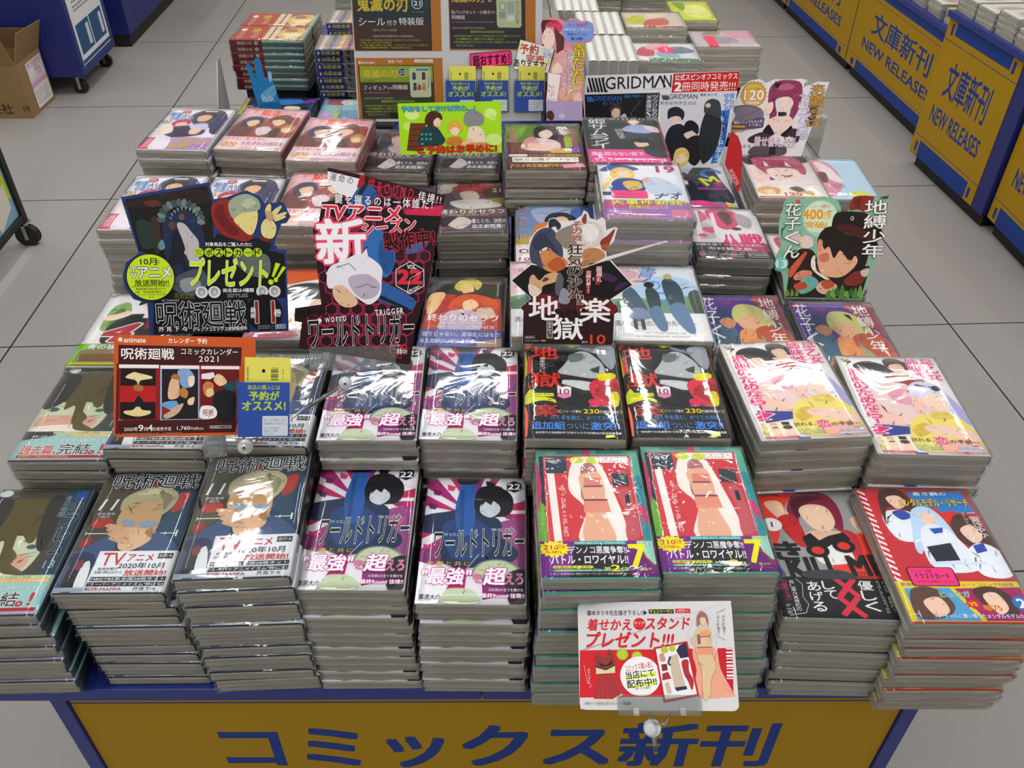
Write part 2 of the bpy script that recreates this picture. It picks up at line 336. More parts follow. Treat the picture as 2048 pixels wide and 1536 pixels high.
DESIGN['wt'] = dict(A6, bg='#e6e3ea', spine='#15151c', back='#d8d6dc', v0=0, art=[R('#e6e3ea', 0, 0, 1, 1)] + _rays + _shards + [
  P('#dfdde4', (.8, 0), (1, 0), (1, .2), (.84, .16)), B('#9a4a86', (.7, .4), (1.02, .38), (1.02, .74), (.8, .72), (.66, .55)), B('#c25a9a', (.76, .46), (.92, .44), (.9, .5), (.78, .53)),
  B('#1f3258', (0, .34), (.2, .3), (.44, .28), (.74, .36), (.78, .5), (.92, .6), (.9, .68), (.7, .72), (.35, .74), (.16, .66), (.2, .5), (0, .46)), B('#28487c', (.2, .4), (.5, .36), (.7, .5), (.6, .66), (.3, .66)),
  B('#2a5fa8', (.34, .02), (.48, .02), (.5, .2), (.49, .46), (.36, .48), (.3, .3), (.33, .12)), P('#1f4c8c', (.34, .12), (.38, .1), (.4, .45), (.36, .47)), B('#15141a', (.31, 0), (.52, 0), (.5, .05), (.33, .055)),
  B('#17151b', (.5, .14), (.56, .08), (.72, .075), (.86, .15), (.88, .26), (.8, .33), (.56, .33), (.49, .25)), B('#17151b', (.62, .08), (.6, .03), (.68, .045), (.69, .09)), B('#c6cbd6', (.55, .25), (.6, .2), (.72, .22), (.75, .29), (.66, .345), (.56, .31)), P('#17151b', (.56, .17), (.74, .16), (.74, .24), (.68, .2), (.66, .24), (.6, .21), (.56, .25)),
  B('#8a9a86', (.5, .8), (.58, .7), (.78, .68), (.95, .74), (.98, .8), (.8, .84)), B('#c3cdb0', (.52, .79), (.6, .705), (.78, .69), (.93, .75), (.9, .8), (.7, .79)), B('#c9d2b6', (.24, .99), (.26, .9), (.5, .9), (.58, .99)), B('#2a2434', (.82, .8), (1, .76), (1, .98), (.86, 1)), B('#8a3c7a', (.0, .62), (.14, .6), (.2, .68), (.05, .74)), P('#e9e7ee', (0, .7), (.2, .74), (.3, .86), (.2, 1), (0, 1)),
  L('#c9ccd6', .006, (.56, .64), (.5, .7), (.44, .76)),
  _hex('#16161c', .89, .077, .088, .052), T('#eef0f4', '22', .825, .052, .955, .102, .03), R('#99a', .975, .085, .99, .095),
  T('#b9c4da', 'WORLD', .21, .475, .39, .5, .01, sp=1.5), T('#b9c4da', 'TRIGGER', .66, .435, .9, .458, .01, sp=1.3),
  T('#14161e', 'ワールドトリガー', .12, .435, .99, .655, .012, '#f0f2f6', rot=-.045, sk=.1, ob=.022),
  T('#d9a83a', '仲間と共に', .07, .695, .48, .73, .01, sp=1.4), T('#f6eef6', '"最強"', .04, .745, .5, .865, .03, '#c04890', sk=.15, ob=.035), T('#d8508a', 'を', .51, .78, .6, .85, .01, '#f2dce8', ob=.02), T('#f6eef6', '超', .61, .74, .82, .865, .03, '#c04890', sk=.12, ob=.035), T('#d8508a', 'えろ', .82, .78, .98, .86, .01, '#f2dce8', ob=.02),
  T('#1e1e24', '葦原大介', .03, .935, .23, .972, .008), T('#f0d8ea', '玉狛第2の全てを懸けた', .66, .89, .98, .912, .006, '#8a2a6a'), T('#f6e0ee', '最終Round 佳境!!', .6, .925, .99, .958, .012, '#b02a70')])
# teal comic with a clear card under film and a purple band
DESIGN['ch'] = dict(A6, bg='#5fb9a4', spine='#3aa690', back='#48a892', crinkle=1, v0=.735, v1=.985, bandbg='#6b2a86', art=[R('#5fb9a4', 0, 0, 1, 1), R('#2f9a92', .2, 0, .5, .035), R('#e0317a', .46, 0, .54, .04), R('#2a8f9c', .6, 0, .85, .03), R('#2f3f52', .03, .05, .12, .5), B('#7fc34a', (0, .45), (.08, .5), (.1, .7), (0, .75)), B('#e0417c', (.0, .1), (.04, .3), (0, .5)), B('#2a9aa8', (.9, .3), (1, .25), (1, .7), (.92, .7)), B('#d7437f', (.93, .45), (1, .5), (1, .6), (.95, .58))],
 band=[R('#7c2c92', 0, .735, 1, .985), P('#232028', (.3, .76), (.72, .76), (.78, .985), (.24, .985)), B('#a7dcc8', (.86, .735), (1, .735), (1, .9), (.9, .84)), P('#6a1f7e', (.74, .76), (.9, .8), (.97, .97), (.78, .985)), L('#b0243c', .014, (.86, .8), (1.0, .93)),
  R('#2bb3b0', .3, .738, .76, .76), T('#d9f0e4', '狩猟開始!! 獲物に群がる、世界最凶の刺客達!!', .31, .741, .75, .757), STAR('#f0e21a', .12, .79, .15, .115, 16, .42), T('#c2301e', '210', .03, .765, .16, .795, .02), T('#c2301e', '万部', .165, .763, .215, .79, .01), T('#c2301e', '突破!!', .05, .802, .18, .822, .012),
  T('#f4f0f6', 'デンノコ悪魔争奪!!', .25, .772, .76, .825, .02), T('#f4f0f6', 'バトル・ロワイヤル!!', .09, .835, .76, .895, .03), RR('#e8e41c', .1, .908, .45, .927, .02, .009), T('#5a2a6a', '各漫画賞を席巻!!', .11, .91, .44, .925), R('#2ba7b4', .1, .935, .76, .948), T('#e8f41c', '全国書店員が選んだおすすめコミック2020', .12, .934, .52, .949), T('#e8e41c', '第', .54, .918, .6, .945, .01), T('#e8e41c', '2', .605, .905, .68, .948, .03), T('#e8e41c', '位', .69, .918, .75, .945, .01),
  T('#f2e81a', '7', .78, .765, .92, .925, .03), T('#e8e41c', '夢の中', .85, .925, .95, .945), T('#f2e6ee', '第 ⑦ 巻発売記念! 特製ポスタープレゼント!! 詳細は裏面へ!!', .1, .957, .72, .972), L('#d0306a', .004, (.72, .965), (.96, .962))],
 stick=[('bonus_card', [R('#d3404a', .07, .045, .93, .735), R('#f0ecec', .38, .055, .9, .11), T('#26242a', 'チェンソーマン', .5, .06, .88, .083, .01), T('#333', '着せ替えクリアスタンド', .5, .088, .88, .104), P('#f0ebe9', (.1, .2), (.17, .2), (.2, .735), (.13, .735)), R('#3a4656', .09, .055, .3, .2), B('#f1ebe6', (.34, .13), (.45, .06), (.6, .1), (.7, .3), (.78, .735), (.36, .735), (.44, .5), (.3, .34)), E('#cfd850', .4, .085, .07, .03), E('#cfd850', .56, .09, .07, .03),
   B('#b0787c', (.42, .26), (.44, .14), (.52, .11), (.58, .16), (.58, .3), (.54, .36), (.46, .42), (.41, .4)), B('#e6b49a', (.4, .24), (.46, .2), (.6, .2), (.64, .34), (.62, .52), (.68, .735), (.4, .735), (.44, .5), (.42, .34)), R('#dd8c7c', .45, .24, .61, .31), R('#8e4a5e', .44, .305, .62, .318), P('#e29a86', (.43, .42), (.65, .42), (.67, .52), (.42, .52)), R('#8e4a5e', .43, .415, .65, .43),
   B('#c8606a', (.76, .36), (.86, .34), (.9, .5), (.9, .7), (.78, .71), (.8, .52)), R('#3a4250', .72, .2, .88, .31), R('#27303a', .82, .38, .86, .46), T('#f0d8d8', 'family burger & clear stand', .22, .3, .26, .7, v=1), L('#e6d6d6', .006, (.92, .1), (.92, .7))])])
DESIGN['ch']['band_above'] = 1
# dark brown comic, teal band
DESIGN['bp'] = dict(A6, bg='#3e3a36', spine='#2a4a66', v0=.71, v1=.99, bandbg='#8fc0c4', bandspine='#2c3a44', art=[R('#4a4640', 0, 0, 1, 1), P('#2d4a5c', (.72, 0), (1, 0), (1, 1), (.8, 1), (.9, .5)), B('#c7cdb0', (.02, .44), (.3, .4), (.7, .42), (.76, .56), (.6, .72), (.0, .74)), B('#d3a693', (.06, .56), (.4, .54), (.68, .58), (.6, .68), (.1, .7)), B('#e9dcd0', (.06, .66), (.5, .64), (.66, .7), (.1, .74)),
  B('#5b5028', (.18, .12), (.6, .1), (.66, .4), (.6, .46), (.46, .36), (.5, .6), (.42, .62), (.36, .44), (.26, .48), (.22, .36), (.1, .42)), B('#5f5430', (.46, .5), (.56, .56), (.54, .62), (.72, .7), (.5, .69), (.44, .6)), B('#33302c', (0, .1), (.24, .1), (.24, .34), (.12, .46), (0, .44)), B('#33302c', (.6, .1), (.76, .1), (.8, .5), (.68, .46)),
  E('#3a5a58', .15, .48, .06, .022), E('#3f5f56', .66, .49, .05, .018), E('#cfd6d8', .12, .035, .07, .03), T('#8fa4ae', '青の暗闘', .76, .06, .82, .25, v=1), T('#2d66b8', '青', .84, .02, .97, .1, .02), T('#16202c', 'のフレム', .84, .12, .97, .56, .02, '#8aa0ae', v=1), T('#9fb0ba', '13', .86, .6, .96, .66)],
 band=[R('#9cc8c9', 0, .71, 1, .99), P('#3f3a38', (0, .71), (.4, .71), (.3, .76), (0, .8)), R('#cdd6a0', .3, .715, .98, .735), T('#47502c', '三十年にわたる因縁の物語、ここに', .31, .717, .96, .733), R('#e8a23a', .46, .74, 1, .762), T('#fff4e0', '少年ガンガンにて大好評連載中', .5, .743, .98, .76), T('#eef4f2', '未来への想いと始まりの物語、', .1, .75, .5, .772, 0, '#41606a'), T('#eef4f2', '少年たちの選択と決断が交わる', .08, .785, .98, .822, .008, '#41606a'), T('#c23038', '過去篇、', .06, .85, .44, .935, .02, '#f4e6e2'), T('#3f3a3e', '完結', .45, .835, .78, .935, .02, '#f4eeee'), T('#c23038', '。', .78, .9, .84, .935, .03), T('#c8343c', '!', .86, .84, .94, .93, .02), R('#b6302c', .06, .945, .98, .968), T('#f2d44a', '新章突入! 次巻は2021年発売予定', .08, .948, .6, .965), R('#c9b0d4', 0, .972, 1, .99)])
# black comic with red brush lettering
DESIGN['jg'] = dict(A6, bg='#232326', spine='#141416', art=[R('#242428', 0, 0, 1, 1), B('#dfe21c', (0, .6), (.06, .52), (.12, .58), (.3, .62), (.3, .67), (.1, .66), (0, .68)), B('#dfe21c', (.38, .03), (.62, .0), (.6, .03), (.5, .05)), B('#e05a20', (0, 0), (.1, 0), (.06, .05), (0, .08)), B('#dcc41e', (0, .1), (.03, .3), (.02, .45), (0, .4)), B('#e23a24', (.04, .1), (.08, .3), (.05, .52), (.02, .4)),
  B('#b9bcc0', (.42, .26), (.55, .12), (.68, .1), (.8, .18), (.86, .26), (.86, .36), (.74, .4), (.5, .37), (.36, .34)), B('#6d7a72', (.48, .14), (.64, .12), (.62, .2), (.5, .22)), P('#3a4a3a', (.7, .3), (.82, .26), (.8, .34), (.74, .33)), B('#cfd2d4', (.4, .42), (.7, .44), (.74, .52), (.54, .52), (.42, .48)), B('#a2a8b0', (.78, .06), (.98, .04), (1.0, .2), (.94, .3), (.84, .2)), P('#7a8a94', (.56, .02), (.8, .1), (.84, .14), (.6, .07)), B('#16161a', (.36, .05), (.5, .05), (.46, .2), (.36, .3), (.3, .26)), B('#18181c', (.3, .46), (.6, .52), (.8, .62), (.6, .7), (.34, .62)),
  B('#d8314a', (.68, .5), (.74, .42), (.9, .38), (1, .42), (1, .6), (.92, .7), (.76, .66)), B('#b32338', (.74, .52), (.92, .44), (1, .5), (.94, .66), (.8, .62)), B('#e6df18', (.78, .36), (.94, .34), (.98, .38), (.9, .42), (.8, .42)), B('#e6df18', (.9, .56), (.98, .55), (.97, .68), (.9, .68)), B('#e0286a', (.66, .64), (.72, .62), (.78, .68), (.7, .7)),
  E('#141416', .2, .13, .17, .09), E('#141416', .2, .42, .2, .1), E('#151416', .2, .74, .18, .1), T('#d83226', '地', .07, .05, .36, .19, .02), T('#d83226', '獄', .06, .345, .38, .5, .02), T('#c22c22', '楽', .08, .68, .34, .8, .02), T('#f2eef0', '賀来ゆうじ', .16, .17, .22, .34, v=1), T('#4ac24a', 'ジ', .03, .16, .07, .19), T('#e24a9a', 'ゴ', .03, .21, .07, .24), T('#4a8ae2', 'ク', .03, .26, .07, .29), T('#4ac2c8', 'ラ', .05, .31, .09, .34), R('#dfe21c', .06, .565, .3, .6), T('#2a2a2e', 'Jigoku Raku', .07, .57, .29, .596), P('#f0dce6', (.34, .48), (.385, .5), (.44, .49), (.49, .5), (.48, .6), (.41, .62), (.34, .6)), P('#e284b4', (.34, .56), (.48, .57), (.48, .6), (.41, .62), (.34, .6)), T('#3a2a34', '10', .365, .52, .465, .575, .006),
  T('#c9c9c9', 'JUMP COMICS', .66, .69, .94, .705), T('#f2f2f0', 'シリーズ累計', .38, .735, .58, .762, .004), T('#f0d81c', '230', .6, .725, .76, .768, .02), T('#f2f2f0', '万部突破!!!', .76, .735, .96, .765, .006), T('#d8d81c', '<', .34, .73, .37, .77), T('#d8d81c', '>', .97, .73, 1, .77), T('#5a9ae4', '行く手を阻む、かつての仲間…', .26, .79, .98, .835, .006), T('#4a8ae0', '追加組', .06, .85, .4, .925, .03), T('#5a9ae4', 'ついに', .42, .865, .64, .92), T('#4a8ae0', '激突!!', .66, .85, .95, .925, .03), B('#e23a24', (0, .72), (.03, .8), (.02, .98), (0, .99)), T('#eeeeea', '全世界で人気爆発中! 少年ジャンプ+人気No.1忍法浪漫活劇', .1, .945, .96, .967), P('#dfd81c', (.8, .975), (.88, .97), (.9, .99), (.8, 1))])
# white comic, pink lettering, yellow and lilac figures
DESIGN['st'] = dict(B6, bg='#ebe6e6', spine='#dcd6d8', art=[R('#ece8e8', 0, 0, 1, 1), B('#262a32', (.14, .1), (.3, .05), (.46, .1), (.5, .22), (.4, .26), (.36, .2), (.2, .22), (.12, .24)), B('#e9c9b6', (.2, .2), (.34, .17), (.38, .22), (.32, .3), (.22, .28)), B('#4a3a38', (.46, .04), (.6, .02), (.7, .08), (.7, .16), (.6, .14), (.5, .18)), B('#e6c4b0', (.5, .1), (.62, .08), (.64, .16), (.54, .18)), B('#a23a36', (.46, .2), (.6, .18), (.76, .2), (.78, .34), (.7, .42), (.52, .34)), B('#eac8b4', (.48, .18), (.66, .17), (.62, .21), (.52, .21)),
  B('#ead0ce', (.22, .3), (.34, .27), (.56, .3), (.68, .4), (.66, .5), (.72, .6), (.7, .7), (.3, .72), (.14, .6), (.18, .44)), B('#e3a4b8', (.36, .38), (.6, .36), (.66, .44), (.6, .52), (.4, .5)), B('#efcbbd', (.06, .58), (.2, .5), (.3, .6), (.5, .72), (.4, .78), (.14, .72)), P('#3a4a9a', (.08, .72), (.4, .74), (.46, .8), (.12, .84)),
  B('#d3d4ec', (.56, .44), (.6, .32), (.72, .27), (.88, .32), (.96, .46), (1, .62), (.94, .66), (.84, .56), (.7, .58), (.6, .54)), B('#b4b2e0', (.9, .4), (.98, .52), (1, .7), (.95, .68), (.9, .54)), B('#f2d6c4', (.66, .46), (.76, .4), (.88, .44), (.88, .54), (.78, .59), (.68, .55)), P('#2c2c34', (.66, .3), (.8, .325), (.8, .345), (.66, .32)), _hex('#26262e', .85, .345, .055, .03), B('#efc9ba', (.54, .5), (.6, .42), (.66, .5), (.62, .6), (.54, .6)),
  B('#ecdc7a', (.4, .76), (.52, .64), (.7, .62), (.9, .64), (1, .8), (1, .96), (.6, .98), (.38, .94)), B('#d9bc4a', (.42, .76), (.56, .7), (.62, .76), (.46, .84)), B('#f0cfc0', (.54, .74), (.7, .72), (.96, .78), (1, .86), (.88, .86), (.6, .8)), B('#efb9a6', (.6, .9), (.8, .86), (.98, .9), (.98, .98), (.64, .98)), RR('#e2ca62', .66, .59, .86, .66, .04, .02),
  T('#2a2a30', 'Vol.', .04, .03, .13, .055), T('#2a2a30', '7', .06, .06, .14, .1, .02), T('#e0347e', '早乙女', .84, .02, .97, .26, .03, '#fbe6ee', v=1), T('#e0347e', '姉妹は', .68, .02, .81, .24, .03, '#fbe6ee', v=1), T('#e0347e', '漫画のためなら!?', .06, .14, .2, .82, .035, '#fbe6ee', v=1), P('#d8d02c', (.05, .1), (.09, .08), (.08, .15)),
  R('#f4ead0', .05, .845, .36, .985), T('#d6ce2a', 'アニメイト限定!', .055, .85, .1, .98, .01, '#6a6a3a', v=1), B('#efd3c2', (.14, .86), (.2, .85), (.21, .975), (.14, .975)), B('#efd3c2', (.26, .86), (.32, .85), (.34, .975), (.25, .975)), R('#5a4a48', .15, .885, .2, .895), E('#5a4a50', .29, .89, .045, .018), R('#e0bb92', .14, .845, .2, .87), R('#3c3434', .25, .84, .32, .868), R('#e05a86', .05, .972, .36, .985), R('#2c4a9a', .34, .985, .45, 1), T('#2c2c34', '訪れる、', .36, .85, .56, .885), T('#e03a74', '恋', .57, .835, .69, .905, .03, '#fbe6ee'), T('#2c2c34', 'の予感―', .7, .86, .98, .895), S('#6aa8d8', .38, .91, .62, .965, 3), E('#9ac4ea', .77, .935, .022, .014), E('#9ac4ea', .83, .935, .022, .014), E('#9ac4ea', .89, .935, .022, .014), E('#9ac4ea', .95, .935, .022, .014), R('#88b8e4', .72, .962, .98, .972)])
# grey and red comic with black lettering
DESIGN['kl'] = dict(B6, bg='#9a9a9c', spine='#3a2a2a', v0=.705, v1=.99, bandbg='#1d1e22', art=[R('#a3a3a5', 0, 0, 1, 1), P('#e84434', (0, 0), (.42, 0), (.3, .12), (.1, .5), (0, .62)), P('#e84434', (.62, .38), (1, .34), (1, .74), (.5, .72), (.56, .6)), R('#d63a2c', 0, 0, .4, .06), T('#2a2024', '桑島', .06, .015, .26, .05, .03), B('#8a2a4a', (.3, .16), (.4, .03), (.6, .0), (.74, .06), (.78, .2), (.74, .34), (.66, .3), (.42, .14), (.36, .36), (.3, .3)), B('#5a2236', (.34, .12), (.46, .05), (.66, .06), (.5, .1), (.38, .24)), B('#efcfb4', (.4, .18), (.5, .12), (.66, .14), (.7, .26), (.62, .34), (.48, .32)), B('#e9c4a8', (.1, .12), (.24, .1), (.3, .2), (.42, .4), (.36, .46), (.2, .26)), B('#e8c2a6', (.42, .36), (.6, .34), (.8, .36), (.76, .48), (.5, .5)), B('#c62e34', (.18, .26), (.34, .22), (.4, .44), (.3, .46)), B('#c9303a', (.72, .34), (.84, .36), (.84, .52), (.74, .52)), B('#f0ecec', (.44, .46), (.7, .46), (.74, .58), (.46, .6)), B('#e9c4a8', (.84, .24), (.98, .2), (1, .32), (.9, .36)),
  E('#f0eef0', .12, .3, .09, .055), T('#1c1a1e', '1', .1, .28, .14, .32, .02), P('#18161a', (.36, .4), (.44, .36), (.5, .42), (.6, .38), (.74, .35), (.78, .4), (.72, .46), (.6, .45), (.5, .5), (.38, .49)), E('#18161a', .46, .5, .1, .055), E('#e23a34', .46, .5, .055, .03), E('#18161a', .7, .46, .1, .055), E('#e23a34', .7, .46, .055, .03),
  T('#18161a', 'き', .08, .44, .3, .58, .05), T('#18161a', 'KILL ME', .16, .55, .98, .69, .06, rot=-.08), S('#3a2a2a', .68, .655, .96, .675, 1), T('#3a2a2a', 'YANGHUNG KANG', .66, .68, .98, .7, .01), B('#40444a', (.3, .66), (.6, .65), (.7, .71), (.3, .71)), B('#46669a', (0, .64), (.06, .6), (.12, .7), (0, .71))],
 band=[R('#1d1e22', 0, .705, 1, .99), T('#f2f0f0', '優しく', .7, .72, .82, .94, .012, v=1), P('#d8324e', (.5, .715), (.54, .7), (.7, .83), (.66, .85)), P('#d8324e', (.66, .7), (.7, .72), (.54, .85), (.5, .83)), P('#d8324e', (.48, .85), (.52, .83), (.7, .97), (.66, .99)), P('#d8324e', (.65, .83), (.69, .85), (.52, .98), (.48, .96)), T('#f2f0f0', 'して', .4, .73, .5, .86, .012, v=1), T('#f2f0f0', 'あげる', .27, .735, .38, .95, .012, v=1), T('#f0f0f0', '殺し屋々×標的の', .13, .73, .17, .95, .004, v=1), T('#d8405a', '究極のすれ違い', .07, .73, .11, .88, .006, v=1), T('#d8405a', 'LOVE', .03, .76, .1, .8, .006), T('#f0f0f0', 'ゲーム', .05, .9, .09, .97, .006, v=1), T('#e8e8e8', '叶恭弘 最新作!', .91, .72, .95, .94, .004, v=1), S('#c9c9c9', .86, .72, .885, .95, 12), L('#d8d8d8', .005, (.19, .72), (.235, .76), (.21, .85), (.24, .9), (.2, .96), (.06, .98))])
# red comic with blue-white figures, yellow band
DESIGN['mm'] = dict(B6, bg='#c7303a', spine='#b9303a', v0=.72, v1=.99, bandbg='#e8cf2a', art=[R('#cc3640', 0, 0, 1, 1)] + [P('#f0f0f2', (.01, y), (.07, y+.03), (.07, y+.05), (.01, y+.02)) for y in [.01+.045*k for k in range(16)]] + [P('#3f8ad0', (.45, .03), (.95, .02), (.98, .2), (.5, .2)), P('#e03a2c', (.6, .12), (.68, .2), (.8, .18), (.78, .26), (.62, .28)), B('#eceff6', (.14, .22), (.34, .18), (.52, .26), (.5, .4), (.2, .42)), B('#5a3a36', (.18, .06), (.3, .0), (.42, .03), (.48, .18), (.5, .3), (.42, .2), (.22, .16), (.14, .3)), B('#f0d0bc', (.24, .08), (.36, .06), (.4, .13), (.3, .17)), B('#3556b4', (.24, .2), (.34, .18), (.4, .23), (.3, .26)),
  B('#c5dcf2', (.36, .3), (.42, .18), (.56, .15), (.66, .24), (.7, .42), (.62, .5), (.56, .36), (.44, .38), (.34, .52), (.3, .48)), B('#f2d4c2', (.46, .22), (.56, .2), (.6, .27), (.52, .31)), B('#e9edf6', (.42, .34), (.58, .3), (.7, .4), (.78, .62), (.5, .66), (.36, .58)), P('#2f5ac0', (.5, .33), (.62, .32), (.6, .36), (.52, .37)), P('#2b3340', (.4, .47), (.62, .44), (.63, .57), (.42, .58)), B('#5a3f38', (.7, .32), (.78, .22), (.92, .24), (1, .38), (.98, .52), (.86, .5), (.74, .44)), B('#f2d2be', (.76, .34), (.88, .3), (.92, .4), (.82, .44)), B('#eef1f8', (.72, .52), (.86, .44), (1, .5), (1, .68), (.76, .68)), P('#3556b4', (.8, .46), (.9, .44), (.9, .5), (.8, .52)), R('#d9e6f6', .36, .58, .84, .6),
  T('#eef4fa', '蒼き鋼の', .5, .03, .8, .06, .02, '#3a6ab0'), T('#f0d42a', 'メンタルモデル・リサーチ', .34, .085, .96, .15, .03, '#7a2a2a'), T('#f6f2f2', '二宮さやか', .9, .2, .98, .4, .02, v=1), S('#f0dcdc', .85, .2, .88, .38, 8)],
 band=[R('#ead22a', 0, .72, 1, .99), T('#2a2a2e', '劇場版アルペジオ トリビュートコミック完結巻', .04, .73, .96, .755, .01, '#f6ecb0'), P('#5aa8d8', (.05, .77), (.42, .765), (.56, .985), (.05, .985)), P('#b02a72', (.46, .77), (1, .76), (1, .985), (.6, .985)), B('#6a4a42', (.06, .86), (.12, .77), (.3, .77), (.4, .88), (.3, .96), (.08, .97)), B('#f0cdb8', (.16, .86), (.3, .83), (.34, .92), (.22, .96)), B('#5a3c38', (.6, .78), (.8, .76), (.9, .86), (.84, .96), (.66, .9)), B('#f2d2bf', (.66, .82), (.78, .8), (.82, .9), (.72, .94)), T('#4ab0d8', 'ヒュウガ', .32, .79, .56, .83, .02, '#f2ee5a'), STAR('#d83a2a', .55, .875, .07, .045, 9, .5), T('#f6e21a', 'VS', .52, .862, .58, .888, .02), T('#d8402c', '零乃', .62, .885, .76, .92, .02, '#f6e82a'), E('#3a7ec8', .94, .87, .07, .05), T('#f4f6fa', '2', .91, .84, .97, .9, .03), T('#f2f8ff', 'バーチャルに舞い降りたメンタルモデルたちの', .2, .94, .98, .97, .01, '#3a7ac0')],
 stick=[('pink_sticker', [RR('#1f161c', .135, .622, .525, .756, .03, .02), RR('#f23a8a', .145, .627, .515, .751, .025, .017), T('#2a1420', 'アニメイト特典', .17, .638, .34, .66), T('#2a1420', 'イラストカード', .18, .665, .47, .705, .02), T('#2a1420', '※下からお取りください', .19, .715, .49, .735)])])
DESIGN['ex'] = dict(A6, bg='#e6e2e4', spine='#d8d4d6', v0=.71, v1=.99, bandbg='#7fb52a', art=[R('#e8e4e6', 0, 0, 1, 1), B('#8fae6a', (.14, .2), (.3, .14), (.4, .3), (.36, .5), (.16, .56), (.1, .4)), B('#5f7f46', (.2, .26), (.3, .24), (.32, .44), (.2, .5)), B('#22262a', (.3, .36), (.5, .3), (.9, .34), (1, .5), (.96, .72), (.3, .72), (.2, .56)), B('#efd6c2', (.5, .12), (.66, .08), (.86, .12), (.84, .24), (.7, .3), (.54, .24)), B('#26221f', (.44, .18), (.48, .06), (.66, .02), (.86, .06), (.9, .16), (.8, .14), (.6, .12)), L('#5a6066', .01, (.52, .16), (.86, .17)), B('#efd6c2', (.06, .36), (.24, .3), (.36, .26), (.4, .32), (.2, .4)), R('#dcdfe0', .58, .3, .78, .36), P('#8a2c30', (.64, .32), (.7, .31), (.74, .5), (.68, .52)), T('#b02c3a', '4', .16, .44, .6, .68, .03, '#f0e2e4', sk=.35), B('#e8e4e2', (.0, .52), (.2, .56), (.1, .7), (0, .71))],
 band=[R('#8a7a4a', 0, .71, 1, .99), R('#7cc02a', 0, .71, .06, .99), P('#7fc02a', (.06, .71), (.4, .71), (.06, .8)), T('#f2f4f0', '青の祓魔師', .12, .72, .7, .78, .02, '#2a5aa0'), T('#d83a3a', '公式スピンオフ', .44, .79, .96, .83, .015, '#f6ece0'), R('#6a5a34', .1, .84, .56, .93), S('#c24a3a', .12, .85, .54, .92, 2), R('#4a7ac0', .62, .86, .98, .93), S('#e8f0fa', .63, .865, .97, .925, 2), R('#d8d62a', .02, .945, .98, .97), S('#3a3a24', .06, .948, .9, .967, 1)])
DESIGN['nx'] = dict(A6, bg='#e6e0da', art=[R('#e8e3de', 0, 0, 1, 1), B('#d8643a', (0, 0), (.7, 0), (.9, .1), (.5, .2), (.2, .26), (0, .2)), B('#b8bc3a', (.02, .02), (.2, .04), (.12, .12), (0, .1)), B('#2e2e34', (.3, .3), (.6, .22), (.9, .3), (.84, .5), (.5, .52)), B('#3a4450', (.1, .34), (.26, .3), (.2, .52)), B('#ecccb8', (.5, .5), (.8, .46), (.86, .6), (.6, .64)), T('#5a4a44', '第7巻', .08, .44, .2, .62, v=1), B('#e0b46a', (.1, .64), (.5, .66), (.7, .78), (.2, .8)), B('#e08aa0', (.0, .8), (.4, .82), (.6, .96), (0, .98)), S('#a05a4a', .1, .88, .8, .96, 2)])
DESIGN['s8'] = dict(A6, bg='#2a2226', spine='#dcd8d0', v0=.74, v1=.99, bandbg='#545a94', art=[R('#2a2428', 0, 0, 1, 1), B('#4a4f5a', (0, .18), (.2, .04), (.36, .02), (.2, .12), (.06, .24)), P('#c04a34', (.06, .3), (.96, .3), (1, .78), (0, .78)), B('#b8343a', (.04, .3), (.4, .26), (.3, .5), (.04, .5)), B('#c8b95c', (.34, .14), (.42, .03), (.58, .0), (.7, .08), (.64, .18), (.56, .1), (.44, .2)), B('#e6c48c', (.42, .12), (.56, .09), (.6, .2), (.5, .26)), B('#2a2328', (.4, .26), (.7, .2), (.74, .34), (.4, .36)), B('#d8542c', (.3, .42), (.4, .28), (.6, .24), (.84, .3), (.96, .42), (.8, .46), (.7, .36), (.5, .38), (.36, .5)), B('#efcba6', (.48, .36), (.6, .32), (.68, .4), (.58, .48), (.5, .46)), B('#e8c090', (.04, .28), (.16, .22), (.24, .26), (.14, .5), (.04, .52)), B('#dcc0a8', (.66, .46), (.84, .44), (.9, .56), (.74, .58)), B('#c9b6cc', (.3, .5), (.66, .5), (.72, .74), (.24, .76)), T('#f4eee8', '8', .44, .46, .5, .52), T('#f6f2ec', '終わりのセラフ', .06, .53, .94, .63, .012), T('#f0e2da', 'Seraph of the end', .22, .635, .78, .665, .008), T('#f2e4dc', '一瀬グレン、16歳の破滅', .12, .68, .9, .725), S('#c08a7a', .7, .06, .96, .1, 2)],
 band=[R('#595fa0', 0, .74, 1, .99), B('#7a7fc0', (.2, .74), (.6, .76), (.7, .9), (.3, .98)), P('#b89a8a', (.7, .9), (1, .84), (1, .99), (.7, .99)), T('#f0f0f4', '独りじゃない。あなたにはもう', .03, .77, .97, .83, .01), T('#f0f0f4', '私たちがついているから――', .02, .86, .8, .92, .01)])
